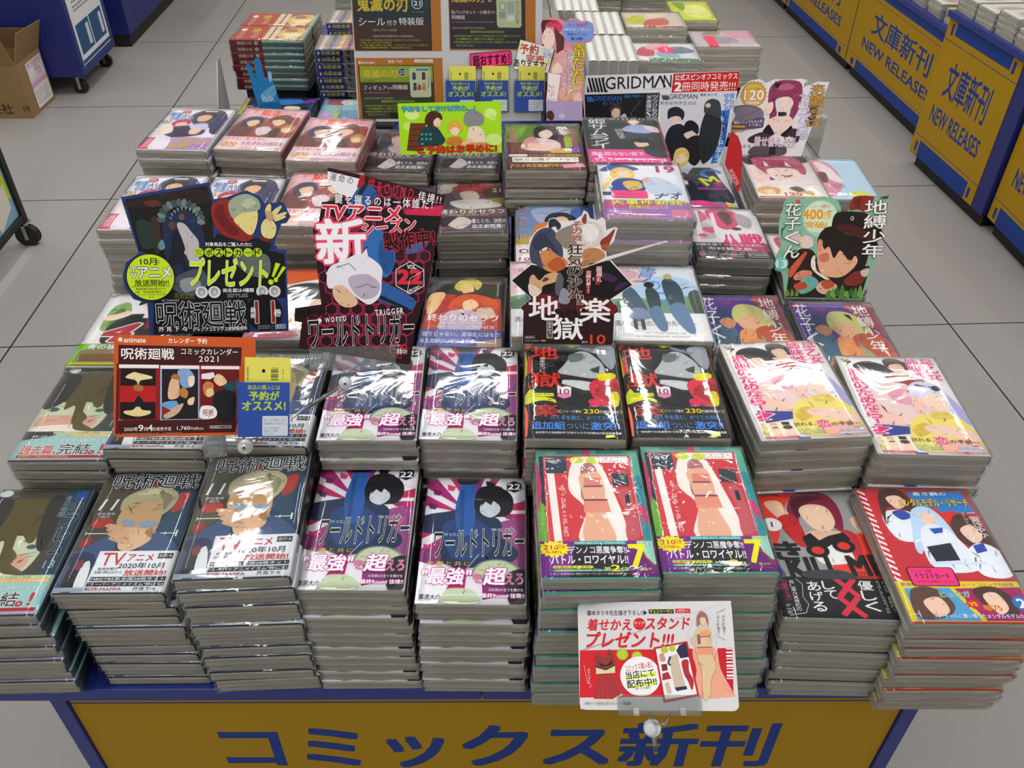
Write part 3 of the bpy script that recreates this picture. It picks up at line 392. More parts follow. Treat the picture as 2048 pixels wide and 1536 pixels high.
DESIGN['ao'] = dict(B6, bg='#e4e2e4', spine='#cfd2d0', v0=.66, v1=.995, bandbg='#e9e8ea', art=[R('#dfe3ea', 0, 0, 1, 1), B('#bcd4ea', (.3, .2), (.8, .16), (1, .3), (1, .5), (.4, .5)), B('#e8ccd2', (0, 0), (.5, 0), (.56, .14), (.3, .3), (.1, .44), (0, .4)), B('#dcb4c0', (.04, .1), (.3, .06), (.36, .16), (.12, .24)), B('#efe4e6', (.2, .04), (.5, .02), (.46, .1)), B('#7fa07c', (0, .5), (.3, .46), (.6, .48), (1, .44), (1, .68), (0, .68)), B('#5f7f66', (0, .56), (.2, .54), (.3, .66), (0, .68)), B('#4a5a4a', (.88, .4), (1, .36), (1, .66), (.9, .66)), T('#3a3a40', '8', .1, .1, .15, .15), T('#3a3a40', 'KAITO', .2, .035, .4, .05), T('#4a9ae0', '青', .38, .02, .58, .2, .004, sk=.2, rot=.2), T('#4a9ae0', 'の', .46, .22, .6, .34, .004), T('#4a9ae0', 'フ', .5, .38, .68, .54, .004), T('#4a9ae0', 'ラ', .6, .5, .74, .64, .004), T('#4a9ae0', 'ッ', .68, .62, .78, .7, .004)],
 band=[R('#ecebed', 0, .66, 1, .995), T('#2e2e34', '選んだ未来の、その先へ――', .04, .755, .88, .825, .002), L('#4a9ae0', .012, (.72, .68), (.8, .72), (.76, .84), (.84, .9)), L('#4a9ae0', .012, (.84, .7), (.84, .92)), S('#6a6a70', .34, .9, .76, .925, 1), S('#6a6a70', .24, .94, .84, .965, 1)],
 stick=[('cover_figures', [B('#4f6878', (.18, .36), (.24, .3), (.32, .38), (.4, .6), (.36, .74), (.22, .74), (.16, .5)), B('#8898b8', (.2, .62), (.36, .6), (.44, .72), (.22, .74)), E('#cfae8a', .22, .29, .05, .04), B('#3a4a50', (.42, .36), (.5, .32), (.56, .42), (.54, .6), (.44, .6)), B('#6a86a6', (.44, .6), (.54, .58), (.58, .84), (.5, .88), (.42, .7)), E('#2f2c2e', .47, .28, .055, .04), B('#3f5560', (.62, .24), (.74, .2), (.82, .34), (.8, .58), (.66, .56)), B('#6f8cae', (.66, .56), (.8, .54), (.86, .86), (.78, .9), (.66, .7)), E('#cdb078', .7, .16, .045, .04), R('#5a4a44', .23, .74, .27, .88), R('#5a4a44', .31, .74, .35, .87)])])
DESIGN['hn'] = dict(B6, bg='#4a2f8a', spine='#3a2a5a', art=[R('#57309a', 0, 0, 1, 1), B('#a23a4a', (.7, .0), (1, 0), (1, .5), (.8, .3)), B('#4a6a86', (.04, .6), (.2, .4), (.36, .5), (.3, .95), (.05, .98)), B('#2c3c70', (.08, .36), (.14, .22), (.32, .2), (.4, .34), (.3, .4), (.14, .44)), B('#d89a6e', (.18, .4), (.3, .34), (.38, .42), (.28, .5)), B('#d3cf86', (.36, .3), (.44, .16), (.6, .14), (.76, .22), (.86, .46), (.82, .7), (.9, .96), (.74, 1), (.7, .7), (.6, .4), (.4, .42)), B('#eab890', (.4, .4), (.56, .3), (.68, .36), (.64, .52), (.5, .54)), B('#c05a3a', (.6, .5), (.86, .46), (1, .6), (1, 1), (.56, 1), (.5, .76)), B('#e8a268', (.38, .56), (.56, .52), (.56, .7), (.5, .98), (.36, .98)), B('#e2965a', (.46, .66), (.7, .7), (.78, .98), (.46, .98)), B('#dc6a4a', (.88, .76), (1, .74), (1, 1), (.86, .98)), B('#7ac0a0', (.62, .6), (.68, .7), (.78, .96), (.7, .96)), E('#c8484a', .06, .06, .06, .03), B('#8a3a8a', (.24, .1), (.4, .08), (.36, .16)), E('#d86a3a', .7, .08, .05, .02), E('#d86a3a', .86, .3, .03, .02), T('#f4f0f4', '地縛少年', .74, .04, .93, .72, .004, v=1), T('#f4f0f4', '花子くん', .03, .03, .2, .86, .004, v=1), T('#e8e02a', '13', .1, .88, .22, .97, .02)],
 stick=[('pink_sticker', [RR('#f2407e', .34, .78, .86, .93, .02), T('#5a1a34', 'アニメイト特典', .38, .8, .62, .825), T('#3a1024', 'ミニ色紙', .4, .845, .6, .88, .02), T('#5a1a34', '※下からお取りください', .38, .895, .8, .915)])])
DESIGN['hn2'] = dict(DESIGN['hn']); DESIGN['hn2'].pop('stick')
DESIGN['wn'] = dict(A6, bg='#e6e2e8', spine='#d9d4de', art=[R('#e8e4ea', 0, 0, 1, 1), B('#4a4468', (.4, .2), (.5, .06), (.7, .02), (.9, .08), (1, .3), (.9, .46), (.6, .44)), B('#3a2c30', (.48, .18), (.54, .07), (.72, .05), (.8, .14), (.76, .26), (.6, .3)), B('#e8bd98', (.52, .2), (.64, .15), (.74, .2), (.68, .31), (.56, .31)), R('#e9e6ec', .56, .05, .76, .075), B('#c23a5a', (.2, .34), (.36, .26), (.48, .34), (.4, .44), (.24, .44)), B('#ecc9b4', (.26, .38), (.4, .34), (.44, .44), (.32, .48)), B('#2f3052', (.2, .5), (.5, .42), (.74, .46), (.76, .64), (.3, .7)), B('#f0dcd0', (.08, .5), (.24, .46), (.3, .6), (.1, .66)), B('#cfc8e0', (.5, .42), (.72, .36), (.8, .5), (.6, .52)), B('#3f3a6a', (.82, .3), (1, .22), (1, .6), (.86, .56)), B('#eec8b6', (.56, .5), (.72, .5), (.7, .62), (.58, .62)),
  E('#c03a46', .28, .09, .07, .04), T('#f2e8ea', 'の', .24, .065, .32, .115, .01), T('#2d6fb8', '戦僕', .06, .11, .24, .2, .02, '#e6eaf4'), T('#2d6fb8', 'の勇ん', .1, .2, .32, .3, .02, '#e6eaf4'), T('#3a3a7a', 'ブル!', .28, .14, .44, .3, .02, '#e6eaf4', rot=-.3), RR('#b98a4a', .02, .31, .16, .38, .02), T('#f4ecd0', '22', .03, .32, .15, .37, .02), R('#c89ac8', 0, .72, 1, .98), P('#d86a7a', (0, .72), (.2, .72), (.16, .98), (0, .98)), B('#e9e0ea', (.16, .7), (.36, .72), (.4, .98), (.16, .98)), T('#d8c83a', '大波乱の', .46, .74, .94, .83, .02, '#7a4a9a'), T('#d8c83a', '展開!!', .42, .85, .74, .95, .02, '#7a4a9a'), S('#8a4a9a', .76, .86, .98, .95, 2), S('#d0508a', .42, .7, .98, .73, 1), T('#f2e4ea', '最新刊', .04, .76, .12, .95, v=1)])
DESIGN['wm'] = dict(A6, bg='#dcc4c4', spine='#b0605a', art=[R('#dcb6b8', 0, 0, 1, 1), R('#e8b8c4', 0, 0, 1, .2), B('#a4524a', (.08, .3), (.3, .2), (.6, .26), (.96, .2), (1, .66), (.6, .72), (0, .68)), B('#7a4238', (.02, .46), (.3, .4), (.34, .66), (.04, .68)), B('#3f3c5c', (.1, .34), (.16, .22), (.32, .2), (.42, .28), (.4, .44), (.3, .4), (.14, .46)), B('#eec9a8', (.18, .34), (.32, .28), (.38, .36), (.28, .45)), B('#7a4a3c', (.5, .28), (.56, .18), (.74, .14), (.86, .22), (.86, .36), (.76, .3), (.56, .34)), B('#efc9aa', (.56, .3), (.7, .26), (.78, .33), (.68, .42)), B('#c89a4a', (.78, .44), (.9, .38), (1, .46), (.96, .56), (.82, .56)), B('#ebcbb0', (.8, .48), (.92, .46), (.94, .56), (.84, .57)), B('#dfd0d2', (.4, .5), (.56, .44), (.66, .56), (.5, .66)), B('#5c3a34', (.66, .5), (.76, .48), (.78, .68), (.62, .68)), T('#e06a2a', 'ぼくたちは', .16, .03, .5, .1, .02, '#f6e8e4'), T('#e0482a', '勉強', .3, .03, .62, .17, .04, '#f8ece6'), T('#e06a8a', 'ができない', .6, .05, .94, .14, .02, '#f6e8e4'), R('#ecd6d8', 0, .7, 1, 1), T('#c8304a', 'できない"私"たちに、', .06, .71, .7, .78, .02, '#f8eef0'), RR('#eec8a0', .04, .82, .3, .95, .06, .03), T('#d0442a', 'TV', .08, .83, .26, .87, .01), T('#4a6ab8', 'アニメ', .08, .88, .26, .93, .01), T('#a83a8a', 'それぞれの明日を', .34, .81, .98, .89, .02, '#f4e6f0'), S('#b04a7a', .34, .92, .98, .99, 2)])
DESIGN['se'] = dict(A6, bg='#5a4a4e', spine='#3a3236', art=[R('#62545a', 0, 0, 1, 1), B('#8a3a36', (.2, .1), (.5, .04), (.8, .12), (.7, .3), (.4, .36)), B('#c9b0a6', (.3, .2), (.5, .14), (.6, .3), (.4, .4)), B('#3a3036', (0, .2), (.24, .1), (.3, .4), (.0, .5)), B('#8a7a80', (.6, .3), (1, .2), (1, .56), (.7, .5)), B('#b8a4a6', (.3, .42), (.6, .38), (.7, .54), (.4, .56)), T('#e9e2e0', '終わりのセラフ', .04, .555, .96, .645, .012), T('#d9d0d0', 'Seraph of the end', .2, .65, .74, .68, .006), R('#4a4248', 0, .7, 1, .99), B('#cdbdbc', (.22, .74), (.4, .7), (.5, .82), (.36, .92), (.2, .86)), B('#2c262c', (.1, .86), (.16, .72), (.34, .7), (.3, .78), (.2, .9)), T('#ece8ea', '優とミカ、決死の', .5, .75, .98, .82, .01, '#3c3640'), T('#ece8ea', '逃走劇開幕!!', .5, .84, .94, .91, .01, '#3c3640'), S('#b8aeb4', .06, .94, .9, .97, 1)])
DESIGN['s2'] = dict(DESIGN['se'], art=[R('#6a5658', 0, 0, 1, 1), B('#bdb2ae', (.0, .0), (.3, .02), (.2, .2), (0, .3)), B('#a03a34', (.22, .12), (.5, .04), (.86, .06), (.9, .18), (.7, .3), (.4, .26)), B('#d8c2b4', (.34, .22), (.56, .2), (.62, .34), (.42, .38)), B('#5a3034', (.7, .16), (.96, .14), (.9, .32), (.7, .3)), B('#4a4046', (0, .3), (.2, .24), (.3, .5), (0, .52)), B('#d2c8c6', (.2, .4), (.7, .36), (.94, .5), (.4, .55)), B('#a89a50', (.76, .36), (1, .34), (.96, .46)), T('#f0eae6', '21', .82, .14, .95, .22, .01), S('#d8c8c4', .66, .03, .96, .08, 2), T('#f0eae8', '終わりのセラフ', .04, .555, .98, .645, .014), T('#e4dcda', 'Seraph of the end', .18, .65, .74, .68, .008), R('#514a52', 0, .695, 1, .99), B('#d6c4c0', (.14, .74), (.38, .7), (.5, .8), (.34, .92), (.16, .84)), B('#332a32', (.02, .82), (.1, .7), (.3, .69), (.22, .78), (.12, .88)), T('#f0ecee', '優とミカ、決死の', .5, .74, .99, .82, .012, '#3c3640'), T('#f0ecee', '逃走劇開幕!!', .5, .84, .96, .91, .012, '#3c3640'), S('#c0b6bc', .3, .925, .9, .95, 1), S('#b8aeb4', .04, .96, .95, .985, 1), E('#b04a44', .1, .9, .05, .02)])
DESIGN['so'] = dict(B6, bg='#7a86a6', spine='#3a3230', art=[R('#8090b4', 0, 0, 1, 1), B('#aab6d4', (.2, .1), (.6, .04), (.8, .2), (.4, .4)), B('#5a76b8', (.7, .1), (1, .06), (1, .5), (.8, .44)), B('#2a3048', (.36, .3), (.44, .16), (.62, .14), (.76, .24), (.9, .5), (.7, .56), (.5, .4)), B('#e6c4a4', (.5, .24), (.6, .21), (.66, .28), (.56, .33)), B('#d8823a', (.22, .5), (.26, .36), (.44, .3), (.58, .36), (.6, .52), (.46, .46), (.3, .56)), B('#efcdae', (.3, .46), (.44, .4), (.5, .48), (.4, .56)), B('#c8c4cc', (.2, .56), (.5, .54), (.6, .68), (.1, .7)), B('#b8a050', (0, .6), (.2, .54), (.3, .66), (0, .7)), B('#4a3a40', (0, 0), (.14, 0), (.1, .06), (0, .1)), T('#8a4a3a', 'ソードアート', .03, .04, .13, .62, .01, '#d8c8b8', v=1), R('#e6e0e4', 0, .7, 1, 1), S('#c04a4a', .04, .715, .5, .75, 1), T('#6a2a3a', 'ONLINE', .04, .77, .6, .84, .03), S('#8a4a6a', .04, .85, .7, .88, 1), T('#b03a3a', '100万部!', .04, .89, .6, .96, .03)])
DESIGN['ap'] = dict(B6, bg='#e6e6ec', spine='#d0d0da', art=[R('#e8e8ee', 0, 0, 1, .76), B('#3d55a8', (.02, .14), (.14, .04), (.3, .02), (.5, .1), (.42, .14), (.24, .1), (.1, .16)), B('#e8cc7a', (.1, .3), (.18, .12), (.32, .08), (.44, .16), (.4, .3), (.2, .28), (.06, .5), (.02, .48)), B('#f0d8c4', (.24, .16), (.36, .14), (.36, .24), (.26, .26)), B('#30489c', (.12, .44), (.22, .3), (.44, .3), (.56, .4), (.46, .56), (.16, .56)), B('#e0c060', (.28, .36), (.46, .34), (.5, .46), (.34, .5)), B('#c9d2e2', (.52, .34), (.7, .26), (.9, .4), (.94, .56), (.6, .56)), B('#e0b0b0', (.5, .32), (.6, .26), (.58, .36)), R('#3f4a8a', .02, .54, .2, .6), T('#2c2c34', '蒼き鋼のアルペジオ', .48, .02, .9, .035), T('#b8307a', '19', .72, .05, .94, .17, .03), T('#3a4a8a', 'ナ', .62, .56, .78, .66, .02, sk=.3), T('#3a4a8a', 'オ', .8, .54, .94, .66, .02, sk=.3), R('#a878b8', 0, .72, 1, 1), R('#c05a8a', .02, .68, .66, .82), T('#e6e82a', '大事件勃発!', .1, .68, .96, .76, .03, '#5a3a7a'), T('#e6e82a', '白熱の', .3, .77, .52, .83, .02, '#5a3a7a'), T('#efe8f4', '劇場版公開記念', .06, .86, .32, .89, .01), T('#e8d84a', 'メンタルモデル', .06, .91, .6, .965, .02, '#6a4a8a'), R('#d88aa0', .76, .84, .98, .97), S('#f2e8ec', .5, .78, .74, .84, 2)],
 stick=[('pink_sticker', [RR('#f24a8e', .12, .52, .54, .65, .03, .02), T('#5a1a34', 'アニメイト特典', .16, .535, .36, .555), T('#3a1024', 'イラストカード', .16, .57, .44, .6, .015), T('#5a1a34', '※下からお取りください', .16, .62, .46, .637)])])
DESIGN['ha'] = dict(B6, bg='#e4dfe2', spine='#d8d4d6', v0=.7, v1=.995, bandbg='#3c3a40', art=[R('#e6e2e6', 0, 0, 1, 1), B('#e05a84', (.3, .04), (.6, .02), (.76, .14), (.7, .34), (.5, .44), (.36, .3)), B('#6a5a60', (.46, .1), (.6, .08), (.64, .26), (.54, .34)), B('#e88aa4', (.04, .1), (.2, .04), (.3, .2), (.14, .3)), B('#cfc6cc', (.0, .3), (.3, .34), (.4, .56), (.1, .62)), B('#e06a8a', (.16, .42), (.36, .4), (.3, .52)), B('#b8b0b6', (.7, .1), (.9, .2), (.86, .4), (.72, .34)), R('#eeeaee', .1, .06, .18, .6), R('#eeeaee', .34, .1, .4, .6), E('#4a4a4a', .66, .42, .07, .03), T('#e0407a', '八', .42, .54, .62, .72, .05), T('#e0407a', '戦', .66, .52, .96, .74, .04), B('#8a8288', (.0, .06), (.1, .1), (.06, .26)), E('#e8608a', .16, .56, .06, .03)],
 band=[R('#3e3c42', 0, .7, 1, .995), R('#b84a72', .5, .7, 1, .995), R('#3e3c42', 0, .86, 1, .995), T('#f2eef0', '衣服を捨てこの場から去れ、', .03, .715, .94, .765, .01), T('#f2eef0', '市村鉄之助。', .18, .785, .82, .845, .012), T('#e0407a', '八', .42, .66, .62, .76, .05), S('#e8e0e4', .06, .87, .96, .98, 3), E('#e05a84', .08, .93, .04, .02), E('#e05a84', .5, .95, .05, .02)])
DESIGN['hc'] = dict(B6, bg='#e2d4d8', art=[R('#e4d8dc', 0, 0, 1, 1), B('#c86a7c', (.1, .1), (.5, .06), (.6, .3), (.2, .4)), B('#efd8cc', (.3, .3), (.7, .3), (.6, .56), (.3, .5)), B('#4a4a52', (.5, .5), (.8, .46), (.9, .6), (.6, .7)), S('#b04a6a', .1, .8, .9, .94, 3)])
DESIGN['hg'] = dict(B6, bg='#5e6a3a', spine='#8a2a4a', v0=.66, v1=.995, bandbg='#6a3a44', art=[R('#6f8a3a', 0, 0, 1, .5), R('#7a4a48', 0, .42, 1, .7), B('#a8c060', (.1, .06), (.24, .04), (.26, .2), (.12, .24)), B('#7fae36', (0, .0), (.3, 0), (.2, .3), (0, .4)), B('#5a4a3c', (.66, .06), (.8, .04), (.76, .4), (.66, .36)), B('#3a2a2e', (.38, .26), (.42, .08), (.56, .02), (.68, .1), (.7, .34), (.62, .38), (.46, .34)), B('#f0d8c8', (.46, .2), (.58, .14), (.64, .24), (.56, .34), (.46, .3)), B('#ead8dc', (.2, .5), (.36, .34), (.6, .36), (.72, .46), (.66, .6), (.3, .6)), B('#d8a0a8', (.24, .4), (.36, .3), (.44, .46), (.3, .56)), B('#efcdb8', (.34, .44), (.6, .5), (.7, .54), (.5, .58), (.3, .54)), RR('#a8c43a', .78, .3, .88, .56, .02), B('#3f5aa8', (.84, .54), (1, .52), (1, .64), (.86, .64)), B('#d8b86a', (.6, .58), (.8, .56), (.84, .66), (.6, .66)), R('#f0ece4', .76, .56, .86, .62), T('#e07a9a', 'ひげを剃る。', .04, .04, .16, .44, .008, v=1), T('#e07a9a', 'そして', .74, .06, .84, .3, .008, v=1), T('#e07a9a', '女子高生を拾う。', .86, .04, .96, .64, .008, v=1), T('#eaa0b4', '4', .2, .52, .28, .6, .01)],
 band=[R('#6a3440', 0, .66, 1, .995), T('#e8d83a', 'シリーズ累計70万部突破!!', .3, .685, .98, .735, .012), RR('#e9e4dc', .03, .685, .28, .735, .04, .02), R('#f2efe8', .08, .75, .92, .85), T('#2c2a28', '#JKと公園デートなう', .1, .77, .9, .83, .01), T('#e8d83a', 'アニメ化企画進行中!!', .05, .89, .7, .95, .015), P('#e8a0b4', (.7, .9), (.96, .87), (1, .95), (.72, .97))])
DESIGN['gh'] = dict(B6, bg='#26282c', spine='#1c1c20', v0=.72, v1=.995, bandbg='#e2489a', art=[R('#292c30', 0, 0, 1, 1), B('#5a3a34', (.54, .08), (.6, .01), (.72, .0), (.8, .06), (.78, .14), (.6, .14)), B('#efd4c2', (.6, .08), (.7, .05), (.76, .1), (.66, .16)), B('#a8b4d4', (.5, .3), (.6, .18), (.8, .16), (.94, .28), (.8, .36)), B('#e9cfd8', (.8, .18), (.96, .22), (.98, .34), (.86, .3)), B('#38404c', (.5, .38), (.8, .38), (.9, .54), (.6, .56)), B('#e8c8b0', (.62, .56), (.74, .53), (.8, .62), (.66, .66)), B('#1e1e24', (.58, .52), (.72, .46), (.86, .54), (.7, .57)), T('#e9ebee', '姫サムライ', .06, .02, .3, .7, .004, v=1), T('#e4e6ea', 'SSSS.GRIDMAN', .3, .34, .62, .4, .002, rot=1.45), S('#c9ccd0', .03, .06, .05, .4, 6)],
 band=[R('#e4509c', 0, .72, 1, .995), T('#f6eef4', '誰も知らない街で', .04, .77, .7, .85, .012), T('#f6eef4', 'サムライ・キャリバーは', .06, .9, .96, .97, .012), B('#3a3a44', (.72, .72), (1, .72), (1, .88), (.8, .86))])
DESIGN['gc'] = dict(B6, bg='#e0dee4', art=[R('#e2e0e6', 0, 0, 1, 1), B('#20242e', (.1, .4), (.2, .22), (.34, .2), (.46, .3), (.4, .42), (.24, .36)), B('#e8cdb8', (.2, .36), (.3, .32), (.34, .42), (.24, .46)), B('#262c3a', (.4, .3), (.6, .04), (.8, .08), (.9, .4), (.98, .9), (.5, .96), (.4, .66)), B('#232838', (.1, .6), (.3, .5), (.6, .6), (.7, 1), (.1, 1)), B('#e2d23a', (.04, .6), (.14, .5), (.26, .56), (.26, .72), (.1, .76)), B('#f0d2b8', (.1, .64), (.2, .62), (.2, .74), (.1, .74)), T('#3f8ad8', 'C', .62, .12, .9, .34, .04, rot=.5), T('#e2dc2a', 'M', .6, .32, .86, .5, .03, rot=-.4), T('#b83a8a', 's', .78, .44, .9, .54, .04), R('#9a3a8a', .5, .56, .94, .62), P('#e8509a', (.0, .9), (.5, .86), (.9, .94), (.9, 1), (0, 1)), P('#e2c82a', (.84, .88), (1, .98), (.86, 1)), P('#3a9ad0', (.66, .9), (.8, .88), (.78, .96))])
DESIGN['dm'] = dict(B6, bg='#e6d8d8', spine='#e2d8da', art=[R('#e8dcdc', 0, 0, 1, 1), B('#3a2a34', (0, 0), (.3, 0), (.2, .2), (.04, .22)), B('#3a2c34', (.8, 0), (.96, .0), (1, .14), (.86, .16)), B('#c25a76', (.18, .3), (.14, .1), (.3, .01), (.6, 0), (.84, .06), (.9, .3), (.84, .46), (.74, .4), (.5, .3), (.3, .36), (.3, .48)), B('#a23e5e', (.2, .24), (.4, .2), (.7, .2), (.86, .28), (.6, .3), (.36, .3)), B('#e08aa2', (.26, .08), (.5, .04), (.74, .08), (.5, .11)), B('#f2dccf', (.3, .36), (.5, .3), (.74, .34), (.76, .5), (.56, .58), (.38, .54)), P('#f0ecec', (.3, .26), (.32, .12), (.37, .27)), P('#f0ecec', (.62, .25), (.64, .14), (.7, .28)), B('#c2423a', (.46, .47), (.56, .49), (.66, .46), (.58, .53)), B('#efd2cc', (.0, .4), (.18, .36), (.3, .56), (.1, .62)), B('#4a3a42', (.3, .52), (.36, .6), (.3, .62)), B('#eedfe2', (.2, .62), (.8, .58), (.96, .72), (.1, .74)), R('#f2e8e2', 0, .72, 1, 1), B('#e2b87a', (.04, .8), (.2, .74), (.36, .8), (.3, .92), (.08, .92)), B('#eed8c4', (.12, .84), (.26, .82), (.26, .92), (.14, .92)), B('#7a6a66', (.5, .78), (.64, .74), (.72, .84), (.6, .86)), B('#e0c08a', (.64, .86), (.8, .84), (.8, .94)), T('#c84a4a', '120', .4, .88, .64, .95, .03), R('#b86aa0', .02, .965, .14, .99), R('#d8905a', .14, .965, .98, .99)])
DESIGN['dx'] = dict(B6, bg='#bcd4e6', art=[R('#c6dcec', 0, 0, 1, 1), B('#e09aac', (.0, .0), (.5, .1), (.6, .5), (.4, .9), (0, .9)), B('#f2e4e4', (.3, .1), (.5, .2), (.6, .6), (.4, .5)), B('#7a4a56', (.2, .4), (.4, .36), (.36, .6), (.2, .6)), P('#e06a3a', (.05, 0), (.12, 0), (.3, .4), (.24, .42)), B('#e0e26a', (.6, .84), (.86, .8), (.88, .94), (.66, .96)), S('#b83a5a', .3, .64, .6, .74, 2)])
# spine-out shrink-wrapped books: the cover is turned a quarter round, spine towards the viewer
def spine_side(label, c, num):
    return dict(kind='spine', label=label, c=c, num=num)
DESIGN['rd'] = dict(w=.113, l=.182, t=.0155, bg='#a8463a', spine='#7a1f22', crinkle=1, spn='rd', art=[R('#ad5a44', 0, 0, 1, 1), R('#8fb0a4', 0, 0, 1, .06), R('#d8c8a8', .05, .4, .95, .56), L('#8a2a24', .02, (.05, .48), (.95, .48)), R('#b44a3a', 0, .6, 1, 1), B('#d8b878', (.12, .1), (.5, .06), (.86, .12), (.9, .3), (.6, .4), (.2, .34)), B('#e6dcb0', (.5, .08), (.8, .14), (.7, .3), (.5, .34)), B('#b08a5a', (.18, .2), (.4, .16), (.44, .3), (.2, .32)), T('#d2c83a', '鉄鍋の', .2, .66, .5, .78, .02), T('#e6dccc', 'アイドル2', .55, .66, .85, .74, .02), E('#e6dccc', .3, .9, .1, .04), S('#e6dccc', .5, .86, .9, .94, 2)])
DESIGN['ie'] = dict(w=.113, l=.182, t=.02, bg='#2a3a5a', spine='#3c3a36', spn='ie', art=[R('#2a3f70', 0, 0, 1, 1), B('#24242a', (.3, .2), (.7, .1), (.8, .4), (.4, .5)), B('#e8d4c4', (.5, .24), (.66, .2), (.66, .4), (.5, .4)), B('#4a8ad8', (.0, .3), (.3, .2), (.4, .5), (.1, .6)), R('#d8c02a', .7, .46, .9, .52), T('#c83030', 'ヒーロー', .3, .78, .9, .92, .04, '#f0e0d8', rot=1.57), R('#c0c43a', 0, .94, 1, 1), B('#8a4ab0', (0, .1), (.2, .0), (.3, .2))])
DESIGN['nv'] = dict(w=.113, l=.182, t=.0165, bg='#b8a8a4', spine='#1f2766', spn='nv', crinkle=1, art=[R('#a8948c', 0, 0, 1, 1)] + [P(c, (0, y), (1, y+.05), (1, y+.1), (0, y+.06)) for c, y in (('#d8d0c8', .1), ('#c87a4a', .22), ('#e0d8d4', .34), ('#8a4a5a', .5), ('#d8b48a', .62), ('#6a7a8a', .74), ('#c8bcb8', .86))] + [E('#c8d82a', .3, .25, .2, .14), E('#b0a098', .3, .25, .17, .115)])
DESIGN['bl'] = dict(A6, bg='#8fb4c4', crinkle=1, art=[R('#8fb4c0', 0, 0, 1, 1), P('#b06a7a', (.1, 0), (.5, .0), (.45, .25), (.1, .2)), B('#d9dce0', (.4, .06), (.8, .02), (.9, .16), (.5, .22)), R('#e9e4da', .44, .02, 1, .1), B('#7a9ab8', (.4, .5), (.7, .4), (1, .5), (1, .8), (.5, .8)), B('#e9cfc0', (.46, .7), (.6, .66), (.6, .8), (.48, .82)), R('#c89ac8', .02, .5, .26, .76), S('#3a7a8a', .3, .3, .5, .9, 8), T('#d8d83a', 'と夏', .3, .3, .44, .7, .01, v=1)])
DESIGN['cl'] = dict(w=.13, l=.182, t=.02, bg='#c4c0c0', crinkle=1, art=[R('#c6c2c4', 0, 0, 1, 1), R('#8a86a0', .1, .2, .5, .8), R('#d8c8c0', .6, .1, .9, .6)])
DESIGN['ra'] = dict(w=.128, l=.150, t=.017, bg='#d9d4d6', white=1, crinkle=1, art=[R('#dcd8da', 0, 0, 1, 1), P('#3f9a66', (.0, .2), (.16, .2), (.12, .98), (.0, .98)), B('#7a8a92', (.4, .6), (.7, .5), (.8, .8), (.5, .96)), B('#c85a6a', (.3, .05), (.7, .1), (.8, .3), (.3, .3)), B('#a8b0c0', (.2, .4), (.5, .36), (.5, .6), (.2, .7)), B('#e8b0b4', (.7, .2), (.96, .3), (.9, .6), (.6, .4))], stick=[('pink_sticker', [STAR('#f2406e', .62, .52, .18, .16, 10, .8), R('#f6a8bc', .5, .5, .74, .54)])])
DESIGN['rb'] = dict(w=.128, l=.150, t=.02, bg='#d0c8b8', white=1, crinkle=1, art=[R('#cfc4b4', 0, 0, 1, 1), B('#c8c23a', (.2, .1), (.6, .04), (.8, .3), (.4, .36)), B('#c86a5a', (.1, .3), (.5, .4), (.6, .7), (.2, .7)), B('#e0d0b0', (.6, .5), (.9, .4), (.9, .8)), R('#c84a4a', .0, .3, .08, .95)])
DESIGN['rc'] = dict(w=.140, l=.168, t=.017, bg='#c6b8bc', white=1, crinkle=1, art=[R('#cabcc0', 0, 0, 1, 1), B('#dca0b0', (.6, .6), (.9, .6), (.9, .98), (.5, .96)), B('#b09a8a', (.7, .2), (.9, .3), (.9, .5), (.7, .46)), B('#a8a0a8', (.2, .3), (.6, .2), (.6, .6), (.3, .7))], stick=[('pink_sticker', [R('#f23a66', .0, .22, .62, .36)])])
DESIGN['ry'] = dict(A6, bg='#c8cc3a', white=1, art=[R('#cad040', 0, 0, 1, 1), B('#e0e08a', (.3, .3), (.8, .2), (.9, .8), (.4, .8)), B('#8aa03a', (.1, .1), (.4, .1), (.3, .5))])
DESIGN['yb'] = dict(A6, bg='#b8a03a', white=1, art=[R('#b8a43e', 0, 0, 1, 1), B('#d0b8a8', (.6, .4), (.9, .4), (.8, .7), (.6, .66))])
DESIGN['rh'] = dict(w=.128, l=.182, t=.0165, bg='#dcd8dc', white=1, art=[R('#dedade', 0, 0, 1, 1), R('#d8a04a', .2, .7, .8, 1), B('#7a7a86', (.5, .5), (.8, .4), (.9, .7)), B('#e0506a', (.0, .0), (.2, .0), (.2, .14))])
DESIGN['wc'] = dict(A6, bg='#d6d2c6', white=1, crinkle=1, art=[R('#d8d4ca', 0, 0, 1, 1), B('#c8a8a0', (.2, .3), (.6, .2), (.7, .6), (.3, .7))])
DESIGN['wp'] = dict(DESIGN['wc'], art=[R('#dcd4d2', 0, 0, 1, 1), P('#d83a6a', (.2, .2), (.8, .3), (.7, .8), (.3, .7))])
DESIGN['wy'] = dict(DESIGN['wc'], bg='#a8a82a', art=[R('#c8c43a', 0, 0, 1, 1)])
